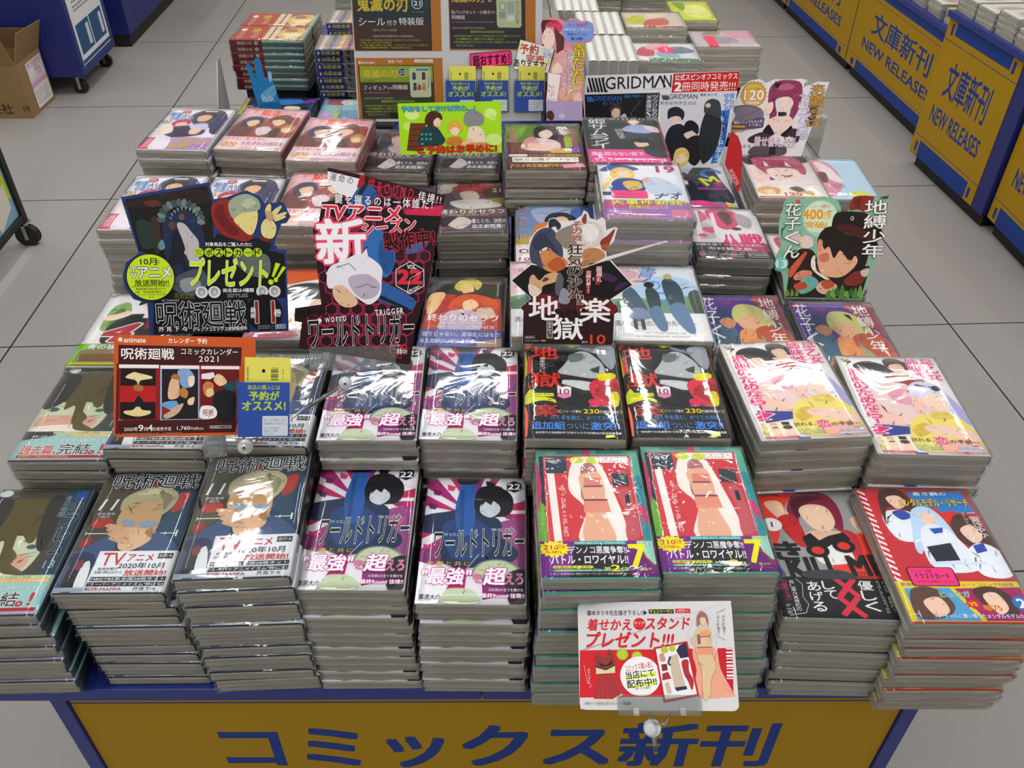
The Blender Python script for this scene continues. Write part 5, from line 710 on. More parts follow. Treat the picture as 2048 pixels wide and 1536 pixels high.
# 1 the red and white card clipped to the table front
FR = ([0.1638, 0.455, 0.7384], [0.5895, -0.1399, -0.1399], .000461, .000447, (1312, 1312), (1140, 1190, .18878))
t, mp = board('promotion_card', 'red and white rounded card clipped before the teal comics', 'sign', *FR, RRP(78, 66, 1742, 1212, 66), '#d6d4d4', [
  P('#d6d4d6', (100, 600), (100, 60), (1740, 60), (1720, 560), (96, 585)), P('#d3202a', (92, 586), (1718, 562), (1694, 1062), (80, 1086)), P('#d6d4d5', (80, 1086), (1694, 1062), (1692, 1180), (86, 1205)),
  P('#f0eced', (1300, 560), (1560, 560), (1560, 640), (1330, 640)), B('#e9a58c', (1330, 560), (1540, 560), (1580, 780), (1690, 1020), (1690, 1064), (1300, 1068), (1330, 800), (1300, 640)), P('#c3202a', (1560, 565), (1716, 562), (1696, 1010), (1590, 800)),
  T('#26262a', '藤本タツキ先生描き下ろし!!▶', 182, 152, 838, 208, .02), R('#26262a', 855, 145, 1125, 192), T('#d8e42a', 'チェンソーマン', 868, 152, 1112, 184, .03), R('#d3202a', 1142, 140, 1302, 188), T('#f4f0f0', 'パワー', 1160, 148, 1284, 180, .02),
  T('#d3202a', '着せかえ', 180, 245, 660, 372, .03, sk=.15), E('#d3202a', 748, 302, 66, 66), T('#f4ece8', 'クリア', 690, 278, 804, 308, .02), S('#e08a8a', 700, 318, 796, 338, 1), T('#d3202a', 'スタンド', 812, 232, 1292, 362, .03, sk=.2), T('#d3202a', 'プレゼント!!!', 166, 388, 1112, 552, .035, sk=.25),
  B('#8e3a34', (258, 680), (275, 600), (310, 640), (365, 660), (400, 580), (440, 600), (470, 740), (465, 820), (262, 835)), B('#3a2224', (300, 720), (380, 740), (440, 690), (430, 740), (330, 760)), P('#dcd2a0', (262, 770), (370, 800), (468, 750), (468, 825), (262, 838)), L('#2e2a3a', 8, (262, 755), (370, 785), (468, 740)), P('#b0363a', (290, 858), (470, 852), (545, 1050), (430, 1100), (228, 1096)), *[L('#8a2228', 4, (300+28*k, 870), (250+52*k, 1092)) for k in range(6)], L('#e4dcb0', 16, (230, 1106), (430, 1108), (540, 1046)),
  STAR('#b8cc3a', 552, 628, 70, 52, 18), STAR('#b8cc3a', 708, 655, 66, 50, 18), E('#f2eff0', 735, 858, 214, 208, n=48), T('#c8242c', 'コミックス購入者に', 575, 722, 880, 790, .01, rot=-.16), P('#dcec3a', (576, 880), (900, 806), (905, 850), (580, 900)), P('#dcec3a', (586, 968), (906, 900), (910, 940), (590, 990)), T('#1e1e22', '当店にて', 580, 795, 882, 875, .02, rot=-.12), T('#1e1e22', '配布中!!', 590, 885, 905, 968, .02, rot=-.12), T('#555', '※無くなり次第終了', 675, 965, 848, 996, 0, rot=-.1),
  P('#c3202a', (890, 555), (1250, 488), (1340, 1060), (968, 1134)), P('#eceaee', (912, 572), (1230, 512), (1318, 1040), (985, 1100)), E('#b8c43a', 1004, 582, 40, 38), E('#b8c43a', 1086, 566, 36, 34), P('#2c3046', (1165, 530), (1235, 505), (1258, 655), (1170, 672), (1128, 590)), B('#c89a80', (945, 640), (985, 615), (1010, 690), (960, 705)), P('#7a2c34', (962, 735), (1020, 728), (1028, 795), (968, 805)), P('#a83238', (970, 830), (1030, 812), (1062, 882), (965, 902)), P('#cdb8a2', (1060, 650), (1140, 622), (1160, 760), (1205, 960), (1090, 975), (1060, 790)), L('#2e3352', 20, (1062, 650), (1036, 720), (1060, 745)), P('#2e3352', (1090, 975), (1212, 958), (1222, 990), (1110, 1012)), B('#b2323a', (1178, 705), (1248, 688), (1250, 800), (1292, 900), (1270, 1000), (1230, 900), (1198, 840)), P('#c9b8a0', (990, 930), (1030, 915), (1060, 1030), (1010, 1040)), T('#c3202a', 'POWER', 975, 1092, 1095, 1115, .01, rot=-.17),
  B('#9a6a66', (1362, 330), (1370, 220), (1410, 180), (1460, 190), (1485, 260), (1480, 330), (1460, 260), (1400, 300)), P('#b03038', (1398, 190), (1404, 155), (1412, 188)), P('#b03038', (1424, 188), (1428, 158), (1436, 190)), B('#e2c69a', (1396, 250), (1440, 235), (1462, 270), (1430, 318), (1402, 300)), B('#dcbf94', (1365, 360), (1420, 330), (1490, 340), (1510, 420), (1500, 600), (1530, 760), (1470, 900), (1460, 1030), (1400, 1110), (1380, 1000), (1390, 820), (1345, 640), (1340, 540)), L('#dcbf94', 26, (1365, 370), (1302, 470), (1340, 550)), P('#e49a78', (1390, 385), (1480, 370), (1486, 438), (1388, 446)), L('#7a3a4a', 9, (1384, 446), (1490, 436)), P('#e49a78', (1350, 556), (1500, 550), (1502, 630), (1350, 636)), L('#7a3a4a', 9, (1348, 556), (1502, 552)), B('#8a5a60', (1360, 430), (1385, 420), (1388, 510), (1362, 520)), L('#c9c6c8', 3, (1340, 240), (1260, 400), (1290, 560)), L('#c9c6c8', 3, (1500, 200), (1545, 320), (1556, 560)),
  T('#3a3a40', 'メイド服！', 1632, 205, 1660, 415, 0, v=1), T('#3a3a40', 'メイド服！', 1574, 208, 1602, 418, 0, v=1), L('#444', 4, (1575, 192), (1672, 146)), L('#444', 4, (1565, 432), (1652, 480)), *[R('#f2e6e6', 1650-k*1.6, 566+k*34, 1716-k*1.6, 578+k*34+(k % 3)*5) for k in range(10)], T('#e8d0d0', 'チアコスも', 170, 780, 200, 950, 0, v=1, rot=0), L('#e8c8c8', 4, (135, 745), (170, 940)), L('#e8c8c8', 4, (215, 950), (188, 985)), T('#555', '©藤本タツキ/集英社 週刊少年ジャンプ', 130, 1130, 540, 1158), R('#26262a', 552, 1128, 618, 1154), T('#eee', '集英社', 556, 1132, 614, 1150)], th=0.0014, edge='#e2e2e2')
M1 = frame_of(FR[0], FR[1])
def holder(name, label, loc, rot, mp, x0, x1, y0, y1, clips, br):
    """clear acrylic clip strip with metal clips and a hanging bracket, in a card's own plane"""
    h = empty(name, label, 'sign holder', loc, rot)
    (ax, ay), (bx, by) = mp(x0, y1), mp(x1, y0)
    MB().box(ax, ay, 0.0012, bx, by, 0.0022).box(ax, ay, -0.0040, bx, by-(by-ay)*0.35, -0.0020).box(ax, ay-0.002, -0.0040, bx, ay-0.0002, 0.0022).build('clip_strip', CLIPM, h, bevel=0.0004)
    for cxx, cw, c0, c1 in clips:
        (cx0, cy0), (cx1, cy1) = mp(cxx-cw/2, c1), mp(cxx+cw/2, c0)
        MB().box(cx0, cy0, 0.0023, cx1, cy1, 0.0035).box(cx0, cy0, -0.0055, cx1, cy1, -0.0042).box(cx0, cy0-0.0012, -0.0055, cx1, cy0-0.0001, 0.0035).build('metal_clip', STEEL, h, bevel=0.0004)
    mb = MB()
    for a, b in br: mb.tube([mp(*a)+(-0.003,), mp(*b)+(-0.003,)], 0.0011, 8)
    if br: mb.build('bracket', CLIPM, h, smooth=True)
    return h
h = holder('card_holder', 'clear clip strip holding the red and white card', FR[0], FR[1], mp, 485, 1360, 1050, 1238, [(678, 66, 1186, 1250), (1166, 62, 1184, 1246)], [((800, 1245), (870, 1350)), ((1035, 1245), (975, 1352)), ((870, 1352), (975, 1352))])
CUP = mat('white_soft_plastic', '#dfe2e2', 0.35, spec=0.5, trans=0.35)
q = mp(835, 1395)
def disc(r, z0, z1, x, y): return MB().prism([(x+r*math.cos(2*math.pi*k/28), y+r*math.sin(2*math.pi*k/28)) for k in range(28)], z0, z1)
disc(0.0082, -0.010, -0.004, q[0], q[1]).prism([(q[0]-0.002+0.0055*math.cos(2*math.pi*k/20), q[1]-0.001+0.0055*math.sin(2*math.pi*k/20)) for k in range(20)], -0.004, 0.001).build('suction_cup', CUP, h, bevel=0.001, smooth=True)
MB().tube([(q[0], q[1], -0.007), (q[0]+0.002, q[1]-0.02, -0.035), (q[0]+0.004, q[1]-0.012, -0.075)], 0.0022, 8).build('arm', CLEAR, h, smooth=True)

# 2 the blue cut-out with yellow lettering
t, mp = board('cutout_sign', 'navy cut-out sign with lime lettering and round lime badge', 'sign', [-0.2984, 0.87, 0.9298], [1.0575, 0.1622, 0.2396], .000544, .000567, (420, 520), (240, 350, .22785),
 [(66, 215), (815, 70), (850, 215), (960, 195), (1140, 132), (1262, 186), (1290, 240), (1470, 228), (1530, 355), (1490, 415), (1445, 420), (1372, 590), (1385, 650), (1478, 655), (1475, 1395), (235, 1400), (232, 1120), (120, 1085), (55, 990), (40, 890), (75, 770), (185, 685)], '#20386e', [
 P('#151413', (100, 235), (795, 100), (830, 225), (830, 640), (700, 1080), (330, 1080), (300, 700), (190, 670)), P('#0e0f14', (830, 560), (1290, 560), (1300, 660), (1460, 690), (1460, 1090), (400, 1100), (450, 900), (700, 700)), B('#2a1d18', (120, 250), (700, 130), (810, 240), (500, 280), (180, 300)), B('#5a2f22', (250, 250), (360, 235), (390, 280), (290, 290)), B('#3a2a20', (300, 420), (360, 380), (380, 600), (330, 690)), B('#1c2a4a', (400, 430), (480, 330), (600, 320), (720, 420), (740, 700), (560, 900), (430, 820)), B('#26342e', (180, 420), (300, 430), (330, 620), (220, 640)), 
 *[E(('#4c5a5a', '#6d7c7a', '#3c4a4a')[k % 3], 560+170*math.cos(a), 400+165*math.sin(a)*.9, 36, 24, a) for k, a in enumerate([math.pi+.25*k for k in range(0, 14)])], *[P('#8a9a94', (590+130*math.cos(a)-8, 415+130*math.sin(a)), (590+130*math.cos(a)+10, 415+130*math.sin(a)), (590+112*math.cos(a), 432+108*math.sin(a))) for a in [math.pi+.28*k for k in range(1, 12)]],
 B('#5a8a90', (350, 620), (390, 570), (410, 640), (370, 660)), B('#161b2a', (480, 520), (560, 480), (610, 560), (600, 680), (560, 740), (660, 930), (600, 940), (520, 760), (430, 860), (420, 820), (460, 640)), B('#b9b4b8', (520, 440), (580, 430), (640, 500), (700, 590), (690, 720), (720, 760), (610, 760), (570, 600)), E('#5a3a36', 480, 450, 34, 36), E('#6d4a40', 565, 375, 26, 28), E('#c9a58a', 588, 680, 18, 24), B('#46525c', (480, 900), (700, 820), (760, 960), (620, 1060), (460, 1000)), B('#8a9096', (520, 930), (640, 900), (700, 970), (560, 1030)), B('#5c6a60', (1000, 700), (1300, 700), (1300, 900), (1100, 860)),
 B('#8e2420', (820, 300), (900, 220), (1000, 230), (1010, 360), (1080, 470), (1190, 520), (1130, 580), (980, 560), (860, 470)), B('#6a1a1c', (850, 330), (920, 260), (960, 380), (1060, 500), (1000, 530), (900, 450)), B('#10131c', (860, 520), (1000, 560), (1140, 590), (1260, 540), (1330, 580), (1290, 660), (900, 640)), B('#e0cf86', (1015, 390), (1060, 310), (1210, 290), (1230, 380), (1190, 500), (1140, 520), (1060, 450)), B('#9aa38a', (975, 300), (985, 230), (1060, 180), (1150, 165), (1240, 210), (1255, 290), (1180, 320), (1090, 330), (1010, 380)), B('#b6bd9e', (1080, 250), (1160, 200), (1220, 240), (1150, 290)),
 *[B('#e2d08a', *p) for p in (((1258, 440), (1300, 380), (1350, 380), (1395, 450), (1370, 540), (1310, 555), (1262, 520)), ((1300, 300), (1330, 250), (1355, 260), (1345, 340), (1310, 345)), ((1350, 330), (1430, 265), (1450, 275), (1390, 350)), ((1370, 360), (1470, 318), (1495, 330), (1400, 385)), ((1380, 385), (1470, 350), (1480, 365), (1400, 400)))], B('#c99a78', (1300, 330), (1350, 310), (1380, 370), (1330, 400)), B('#7a1c1c', (1240, 540), (1330, 560), (1320, 590), (1250, 570)),
 T('#eceef0', '対象商品をご購入の方に', 755, 590, 1170, 626, .015), *[E('#b5d31c', x, 680, 41, 40) for x in (697, 785, 868, 952, 1040, 1130, 1215)], *[T('#15181a', ch, x-26, 652, x+26, 708, .03) for ch, x in zip('ポストカード', (785, 868, 952, 1040, 1130, 1215))], T('#15181a', 'オリジ', 670, 655, 724, 675, .01), T('#15181a', 'ナル', 678, 680, 716, 702, .01),
 T('#c6e21c', 'プレゼント', 612, 735, 1300, 975, .02, '#e8f0c0', sk=.12, ob=.02, rot=.02), P('#c6e21c', (1375, 770), (1420, 780), (1355, 900), (1335, 895)), P('#c6e21c', (1440, 800), (1470, 815), (1395, 910), (1378, 905)), E('#c6e21c', 1325, 945, 24, 24), E('#c6e21c', 1372, 925, 20, 22), *[E('#d5d6d8', x, 1030, 55, 53) for x in (703, 815, 1243, 1356)], *[B('#9a9ca0', (x-30, 1040), (x-26, 1000), (x+10, 990), (x+32, 1020), (x+20, 1050), (x-10, 1062)) for x in (703, 815, 1243, 1356)], *[B('#c4c6ca', (x-16, 1030), (x+8, 1014), (x+20, 1034), (x, 1056)) for x in (703, 815, 1243, 1356)],
 T('#eceef0', '宛名面は4種類', 890, 998, 1168, 1034, .015), S('#b8bcc0', 930, 1046, 1110, 1084, 2), P('#0c0d12', (290, 1100), (1110, 1090), (1110, 1400), (270, 1395)), E('#0a0a0e', 1255, 1220, 165, 165), T('#0c0d12', '呪術廻戦', 305, 1110, 1085, 1345, .012, '#d6dade', ob=.018), T('#8a2024', '11', 1170, 1115, 1350, 1315, .004, '#e6e2dc', ob=.016), T('#eceef0', '最新', 1128, 1170, 1178, 1272, .01, v=1), T('#eceef0', '巻', 1340, 1190, 1410, 1258, .015), *[E('#1c1c20', x, 1350, 34, 36) for x in (338, 405, 470, 540)], *[T('#eceef0', ch, x-24, 1330, x+24, 1372, .01) for ch, x in zip('芥見下々', (338, 405, 470, 540))], T('#eceef0', 'ジャンプコミックス好評発売中', 610, 1342, 1090, 1378, .012), S('#9aa0a8', 1190, 1335, 1340, 1375, 2), R('#d6dade', 1350, 1330, 1445, 1370), R('#20386e', 1354, 1334, 1441, 1366), T('#eceef0', '集英社', 1360, 1338, 1436, 1362), S('#cfd3d8', 358, 1092, 510, 1110, 1), T('#6a6a3a', '呪術廻戦', 470, 1030, 640, 1090, 0),
 E('#10141c', 274, 895, 206, 204, n=48), E('#c2e01c', 274, 895, 198, 197, n=48), T('#16181c', '10月', 196, 730, 332, 790, .02), T('#16181c', 'より', 335, 735, 358, 785, 0, v=1), T('#e6e8e8', 'アニメ', 170, 805, 448, 900, .035, '#3a3c3e', ob=.04), T('#e6e8e8', 'TV', 108, 805, 160, 905, .02, '#3a3c3e', v=1, ob=.05), T('#16181c', '放送開始!!', 138, 915, 424, 970, .015), L('#3a4010', 3, (110, 975), (434, 975)), T('#2a2e1a', '毎週金曜日深夜1時25分から', 145, 985, 398, 1005), T('#2a2e1a', 'MBS、TBS系全国28局ネット', 140, 1010, 398, 1030), T('#2a2e1a', '"スーパーアニメイズム"枠', 150, 1034, 390, 1053), T('#2a2e1a', 'にて', 250, 1058, 290, 1076)], th=0.0012, edge='#2a3a62')
# 3 the red hexagon-patterned sign
hexes = []
for i in range(-1, 13):
    for j in range(-1, 18):
        x = 60+i*92+(j % 2)*46; y = 120+j*78
        hexes.append(('p', '#b52a55', [(x+49*math.sin(math.pi/3*k), y-49*math.cos(math.pi/3*k)) for k in range(6)])); hexes.append(('p', ('#23060f', '#3a0a18', '#1a060c')[(i*3+j) % 3], [(x+42*math.sin(math.pi/3*k), y-42*math.cos(math.pi/3*k)) for k in range(6)]))
WTO = [(335, 35), (630, 95), (1185, 220), (1035, 945), (955, 1180), (905, 1470), (880, 1475), (90, 1340), (118, 1150), (65, 1140), (72, 1045), (262, 1020), (240, 760), (217, 470), (258, 445), (288, 280), (370, 270), (400, 215), (330, 130)]
def inside(x, y, poly):
    r = False
    for i in range(len(poly)):
        (x1, y1), (x2, y2) = poly[i-1], poly[i]
        if (y1 > y) != (y2 > y) and x < (x2-x1)*(y-y1)/(y2-y1)+x1: r = not r
    return r
hexes = [h for q in range(0, len(hexes), 2) if all(inside(*p, WTO) for p in hexes[q][2]) for h in hexes[q:q+2]]
WTF = ([-0.119, 0.86, 0.9182], [1.0283, 0.0788, 0.0901], .000572, .000573, (735, 540), (570, 330, .27341))
t, mp = board('cutout_sign', 'dark red cut-out sign with hexagon pattern and white kanji', 'sign', *WTF, WTO, '#2a0812', [('g', hexes[0::2]), ('g', hexes[1::2])] + [
 P('#e6e2e6', (335, 60), (560, 110), (540, 170), (620, 240), (560, 260), (400, 215), (330, 130)), T('#4a4a50', '運命の', 350, 82, 515, 140, 0, '#c8c8cc', rot=.18, sp=1.5, ob=.01), T('#c2242e', '最終ROUND', 545, 122, 955, 222, .01, rot=.2, sp=1.6), T('#eceaec', '佳境!!', 985, 205, 1155, 270, .01, rot=.2, sp=1.3), P('#c8254a', (880, 330), (1170, 290), (1150, 370), (900, 370)), P('#120a10', (780, 360), (1145, 372), (1100, 600), (860, 640), (720, 520)),
 B('#2b5590', (530, 200), (600, 150), (660, 170), (680, 230), (600, 330), (500, 360), (470, 330)), P('#16202e', (560, 190), (580, 150), (620, 150), (500, 350), (480, 340)), B('#2e68ac', (560, 520), (680, 460), (770, 560), (810, 680), (760, 810), (690, 800), (580, 620)), B('#1f4f90', (700, 560), (780, 600), (800, 720), (740, 800), (690, 700)), B('#2a5a9c', (680, 900), (720, 860), (940, 980), (940, 1050), (900, 1060), (650, 980)), P('#121620', (690, 950), (900, 1050), (890, 1065), (670, 975)), B('#48598c', (885, 620), (930, 570), (1040, 540), (1050, 580), (990, 630), (900, 650)),
 T('#eceaee', '鍵を握るのは一体誰だ!', 380, 235, 1090, 305, .012, rot=.05, sp=1.4), T('#d22844', 'TVアニメ', 292, 300, 850, 410, .035, '#f2eef0', rot=.02, sk=.15, ob=.04), T('#d22844', 'シーズン', 570, 400, 965, 500, .03, '#f2eef0', rot=-.12, sk=.12, ob=.035), T('#f0eef2', '新', 245, 400, 590, 720, .03, '#e84a6a', ob=.035, rot=-.03), T('#14060a', '製作中!', 725, 480, 1100, 610, .03, '#c8243e', rot=-.1, ob=.03),
 B('#e2e0e8', (318, 900), (310, 800), (340, 740), (430, 700), (560, 650), (700, 740), (705, 850), (690, 960), (620, 1020), (560, 1000), (420, 900)), B('#b7a8bc', (470, 820), (600, 800), (690, 870), (660, 960), (560, 980), (480, 900)), B('#dcb492', (350, 900), (420, 880), (520, 980), (510, 1030), (430, 1040), (360, 980)), L('#6a6470', 5, (380, 750), (470, 720), (520, 770)), L('#6a6470', 5, (520, 900), (600, 870), (660, 900)), P('#e2e0e8', (300, 790), (350, 760), (340, 860)), P('#e2e0e8', (560, 660), (600, 610), (610, 670)),
 ('p', '#e8e6ea', [(915+122*math.sin(math.pi/3*k), 825-122*math.cos(math.pi/3*k)) for k in range(6)]), ('p', '#121014', [(915+116*math.sin(math.pi/3*k), 825-116*math.cos(math.pi/3*k)) for k in range(6)]), T('#eceaee', 'VOL.', 895, 730, 965, 760, .03), T('#d62a3c', '22', 825, 768, 1000, 868, .06), L('#e8e6ea', 3, (915, 830), (890, 940)), L('#e8e6ea', 3, (915, 830), (1020, 770)), T('#eceaee', 'JUMP COMICS', 895, 898, 995, 930, .01, rot=-.4),
 T('#140a0e', '葦原大介', 85, 1045, 355, 1110, .02, rot=-.06), B('#dcdce0', (230, 1130), (250, 1120), (262, 1140), (245, 1160), (228, 1150)), T('#eceaee', 'WORLD', 285, 1110, 440, 1148, .015, rot=-.1, sp=1.4), T('#eceaee', 'TRIGGER', 652, 1055, 862, 1100, .015, rot=-.08, sp=1.3), T('#120c12', 'ワールドトリガー', 165, 1090, 940, 1320, .012, '#eceaee', rot=-.05, sk=.1, ob=.018), T('#eceaee', 'ジャンプ', 755, 1318, 825, 1345, .01, rot=.1), T('#d62a3c', 'SQ.', 825, 1322, 895, 1365, .03), T('#eceaee', 'にて連載中!!', 758, 1352, 885, 1395, .005, rot=.12), T('#b83248', '集英社', 575, 1372, 635, 1398, .005), T('#b02438', 'JUMP COMICS', 660, 1380, 845, 1430, .02, rot=.14), S('#9a5a68', 450, 1355, 570, 1385, 1)], th=0.0012, edge='#3a1018')
h = holder('card_holder', 'clear clip strip with rod joint under the hexagon-patterned sign', WTF[0], WTF[1], mp, 160, 800, 1330, 1495, [(285, 52, 1372, 1430), (628, 46, 1430, 1482)], [((330, 1440), (420, 1530)), ((560, 1450), (440, 1530))])
ROD = frame_of(WTF[0], WTF[1])
def ball(r, x, y, z, n=12):
    m = MB(); rings = []
    vs = [(x+r*math.sin(math.pi*(j+.5)/8)*math.cos(2*math.pi*k/n), y+r*math.sin(math.pi*(j+.5)/8)*math.sin(2*math.pi*k/n), z+r*math.cos(math.pi*(j+.5)/8)) for j in range(8) for k in range(n)]
    return m.add(vs, [(j*n+k, j*n+(k+1) % n, (j+1)*n+(k+1) % n, (j+1)*n+k) for j in range(7) for k in range(n)] + [tuple(range(n)), tuple(range(7*n, 8*n))[::-1]])
a, b, c = Vector((-0.0287, -0.1306, 0.0060)), Vector((-0.1331, -0.1868, 0.0811)), Vector((-0.1560, -0.1834, 0.0806))
ball(0.0080, *a).build('joint', CUP, h, smooth=True)
MB().tube([a, b], 0.0025, 10).build('rod', CLIPM, h, smooth=True)
ball(0.0085, *b).build('joint', CUP, h, smooth=True)
k = MB(); k.box(c.x-0.020, c.y-0.014, c.z-0.006, c.x+0.002, c.y+0.014, c.z-0.004).box(c.x-0.020, c.y-0.014, c.z+0.003, c.x+0.002, c.y+0.014, c.z+0.005).tube([(c.x, c.y-0.013, c.z), (c.x, c.y+0.013, c.z)], 0.0038, 10).prism([(c.x+0.002, c.y-0.007), (c.x+0.018, c.y-0.005), (c.x+0.018, c.y+0.003), (c.x+0.002, c.y+0.010)], c.z-0.004, c.z+0.004)
k.build('clamp', CLIPM, h, bevel=0.001)
# 4 the calendar card, 5 the blue card in its clear sleeve
CF = ([-0.2947, 0.7, 0.8792], [0.9173, 0.219, 0.2337], .000484, .000516, (375, 775), (220, 650, .24414))
t, mp = board('calendar_card', 'orange-framed card with three small red calendar pictures', 'sign', *CF, RRP(50, 92, 1205, 908, 34), '#c8541c', [
 B('#dfe2e6', (82, 135), (90, 115), (112, 115), (116, 140), (100, 145)), T('#f0ece8', 'animate', 128, 112, 298, 150, .02), T('#f4ece2', 'カレンダー 予約', 478, 108, 795, 152, .02), P('#3a0c10', (85, 172), (1086, 176), (1080, 330), (85, 325)), R('#8e1418', 82, 325, 1065, 780), P('#42100f', (76, 775), (1062, 770), (1030, 885), (62, 885)), P('#5a1414', (72, 320), (95, 320), (85, 880), (62, 885)), T('#efe6e2', '呪術廻戦', 108, 195, 525, 285, .02), T('#efe6e2', 'コミックカレンダー', 582, 190, 1052, 242, .012), T('#efe6e2', '2021', 728, 254, 890, 300, .008, sp=1.2),
 R('#e9e7ea', 90, 328, 404, 356), R('#e9e7ea', 415, 332, 732, 358), R('#e9e7ea', 746, 334, 1066, 360), R('#1a0c0e', 102, 360, 378, 497), R('#b41a1c', 100, 498, 380, 640), R('#181012', 100, 628, 376, 766), R('#93a9c8', 414, 358, 732, 776), R('#1c1418', 428, 362, 722, 770), R('#6a0e14', 748, 360, 1062, 772),
 B('#e8d29a', (140, 430), (200, 390), (240, 395), (340, 420), (345, 440), (260, 455), (240, 490), (220, 455)), B('#b06a34', (205, 500), (240, 488), (280, 505), (270, 540), (215, 535)), B('#e2cc90', (130, 700), (200, 690), (240, 650), (270, 690), (335, 700), (330, 725), (240, 745), (145, 725)), B('#1a1620', (205, 640), (240, 580), (278, 620), (268, 660), (215, 665)), B('#7f9fcc', (560, 370), (640, 360), (690, 420), (680, 500), (600, 510), (560, 440)), B('#e8d6c6', (640, 430), (690, 420), (685, 490), (650, 500)), B('#e0b08c', (490, 470), (540, 410), (570, 500), (560, 590), (480, 600)), B('#b06a34', (500, 430), (530, 400), (570, 420), (560, 450)), B('#b8793c', (560, 560), (600, 510), (640, 550), (620, 600)), B('#e6cc9a', (640, 610), (690, 590), (680, 650), (640, 650)), B('#6a9ad0', (425, 640), (540, 620), (550, 680), (430, 690)), B('#c9a88c', (440, 740), (500, 690), (600, 640), (560, 720), (470, 765)), P('#8e1a1a', (430, 660), (500, 700), (430, 740)),
 B('#e9c49a', (850, 450), (880, 400), (930, 420), (960, 470), (900, 500)), B('#c27a48', (760, 500), (800, 460), (850, 490), (830, 560), (780, 580)), B('#e6c592', (790, 530), (840, 520), (850, 570), (800, 590)), B('#204858', (930, 500), (1000, 460), (1060, 480), (1040, 540), (960, 530)), B('#15141a', (850, 580), (960, 530), (1040, 600), (1010, 770), (880, 770)), P('#e9e2e4', (750, 400), (850, 385), (860, 420), (820, 445), (748, 440)), B('#ece6e6', (742, 680), (780, 660), (850, 670), (880, 720), (850, 765), (742, 765)), T('#8a1a2a', '呪術', 762, 690, 850, 745, .01),
 T('#b0b060', '01', 86, 762, 116, 776), T('#b0b060', '02', 412, 764, 442, 778), T('#b0b060', '03', 740, 764, 770, 778), T('#efe6dc', '2020年', 130, 828, 240, 862, .006), T('#efe6dc', '9', 243, 812, 282, 862, .015), T('#efe6dc', '月', 284, 832, 316, 862, .006), T('#efe6dc', '4', 318, 812, 354, 862, .015), T('#efe6dc', '日発売予定', 356, 832, 505, 862, .006), T('#efe6dc', '1,760', 550, 828, 655, 862, .012), T('#efe6dc', '円(税込)', 660, 836, 765, 862), S('#b09a90', 85, 876, 600, 888, 1), RR('#dcd4d0', 818, 826, 1000, 850, 10), RR('#42100f', 822, 829, 996, 847, 9), T('#dcd4d0', '詳細はこちら', 830, 831, 988, 846)], edge='#b04a18')
def sleeve(label, loc, rot, sx, sy, c, Z, ox, oy, s, asp_, group=None):
    """clear sleeve holding a blue card and a yellow slip; drawn 100 x 130 units"""
    t = empty('reservation_card', label, 'card', loc, rot, group)
    mp = lambda x, y: (((ox+x*s)*Z[2]+Z[0]-c[0])*sx, -((oy+y*s*asp_)*Z[2]+Z[1]-c[1])*sy)
    def slab(nm, x0, y0, x1, y1, z0, z1, bg, art, m=INKB):
        k = MB(); (ax, ay), (bx, by) = mp(x0, y1), mp(x1, y0); k.box(ax, ay, z0, bx, by, z1, bg)
        draw(k, art, mp, z1); return k.build(nm, m, t)
    slab('yellow_slip', 12, -46, 100, 40, 0.0006, 0.0016, '#d8d25a', [R('#ccc64e', 12, -46, 14, 0), *[R('#2c2a22', 62, -26+k*3.1, 76, -26+k*3.1+(1.9 if k % 3 else 1)) for k in range(8)], E('#1e1c18', 48, -20, 3.4, 3.6), T('#3a3824', '2020/07/08', 16, -28, 20, -2, 0, v=1), S('#4a4830', 84, -24, 88, -4, 5)])
    slab('blue_card', 0, 2, 98, 106, 0.0019, 0.0027, '#1c4fb4', [T('#c8dc2a', '商品の購入には', 18, 7, 80, 16, .015), T('#d2e41c', '予約が', 21, 19, 78, 36, .04), T('#d2e41c', 'オススメ!', 8, 38, 90, 55, .04), RR('#e6e8ee', 46, 66, 95, 104, 2), T('#2a56a8', 'カードをレジに', 49, 71, 92, 76), T('#2a56a8', 'お持ちください', 49, 78, 92, 83), T('#5a7ab8', 'カードと引き換えに', 49, 87, 80, 91), T('#5a7ab8', '商品をご用意', 49, 93, 76, 96), T('#5a7ab8', 'ください', 49, 98, 68, 101)])
    k = MB(); (ax, ay), (bx, by) = mp(-4, 110), mp(104, -4); k.box(ax, ay, 0.0032, bx, by, 0.0036).box(ax, ay, -0.0004, bx, by, 0.0); k.build('clear_sleeve', CLEAR, t)
    return t
sleeve('blue reservation card in clear sleeve overlapping the calendar card', [-0.2129, 0.685, 0.872], [0.8899, 0.1711, 0.1642], .000495, .000514, (533, 800), (220, 650, .24414), 1052, 462, 4.28, 1.0)
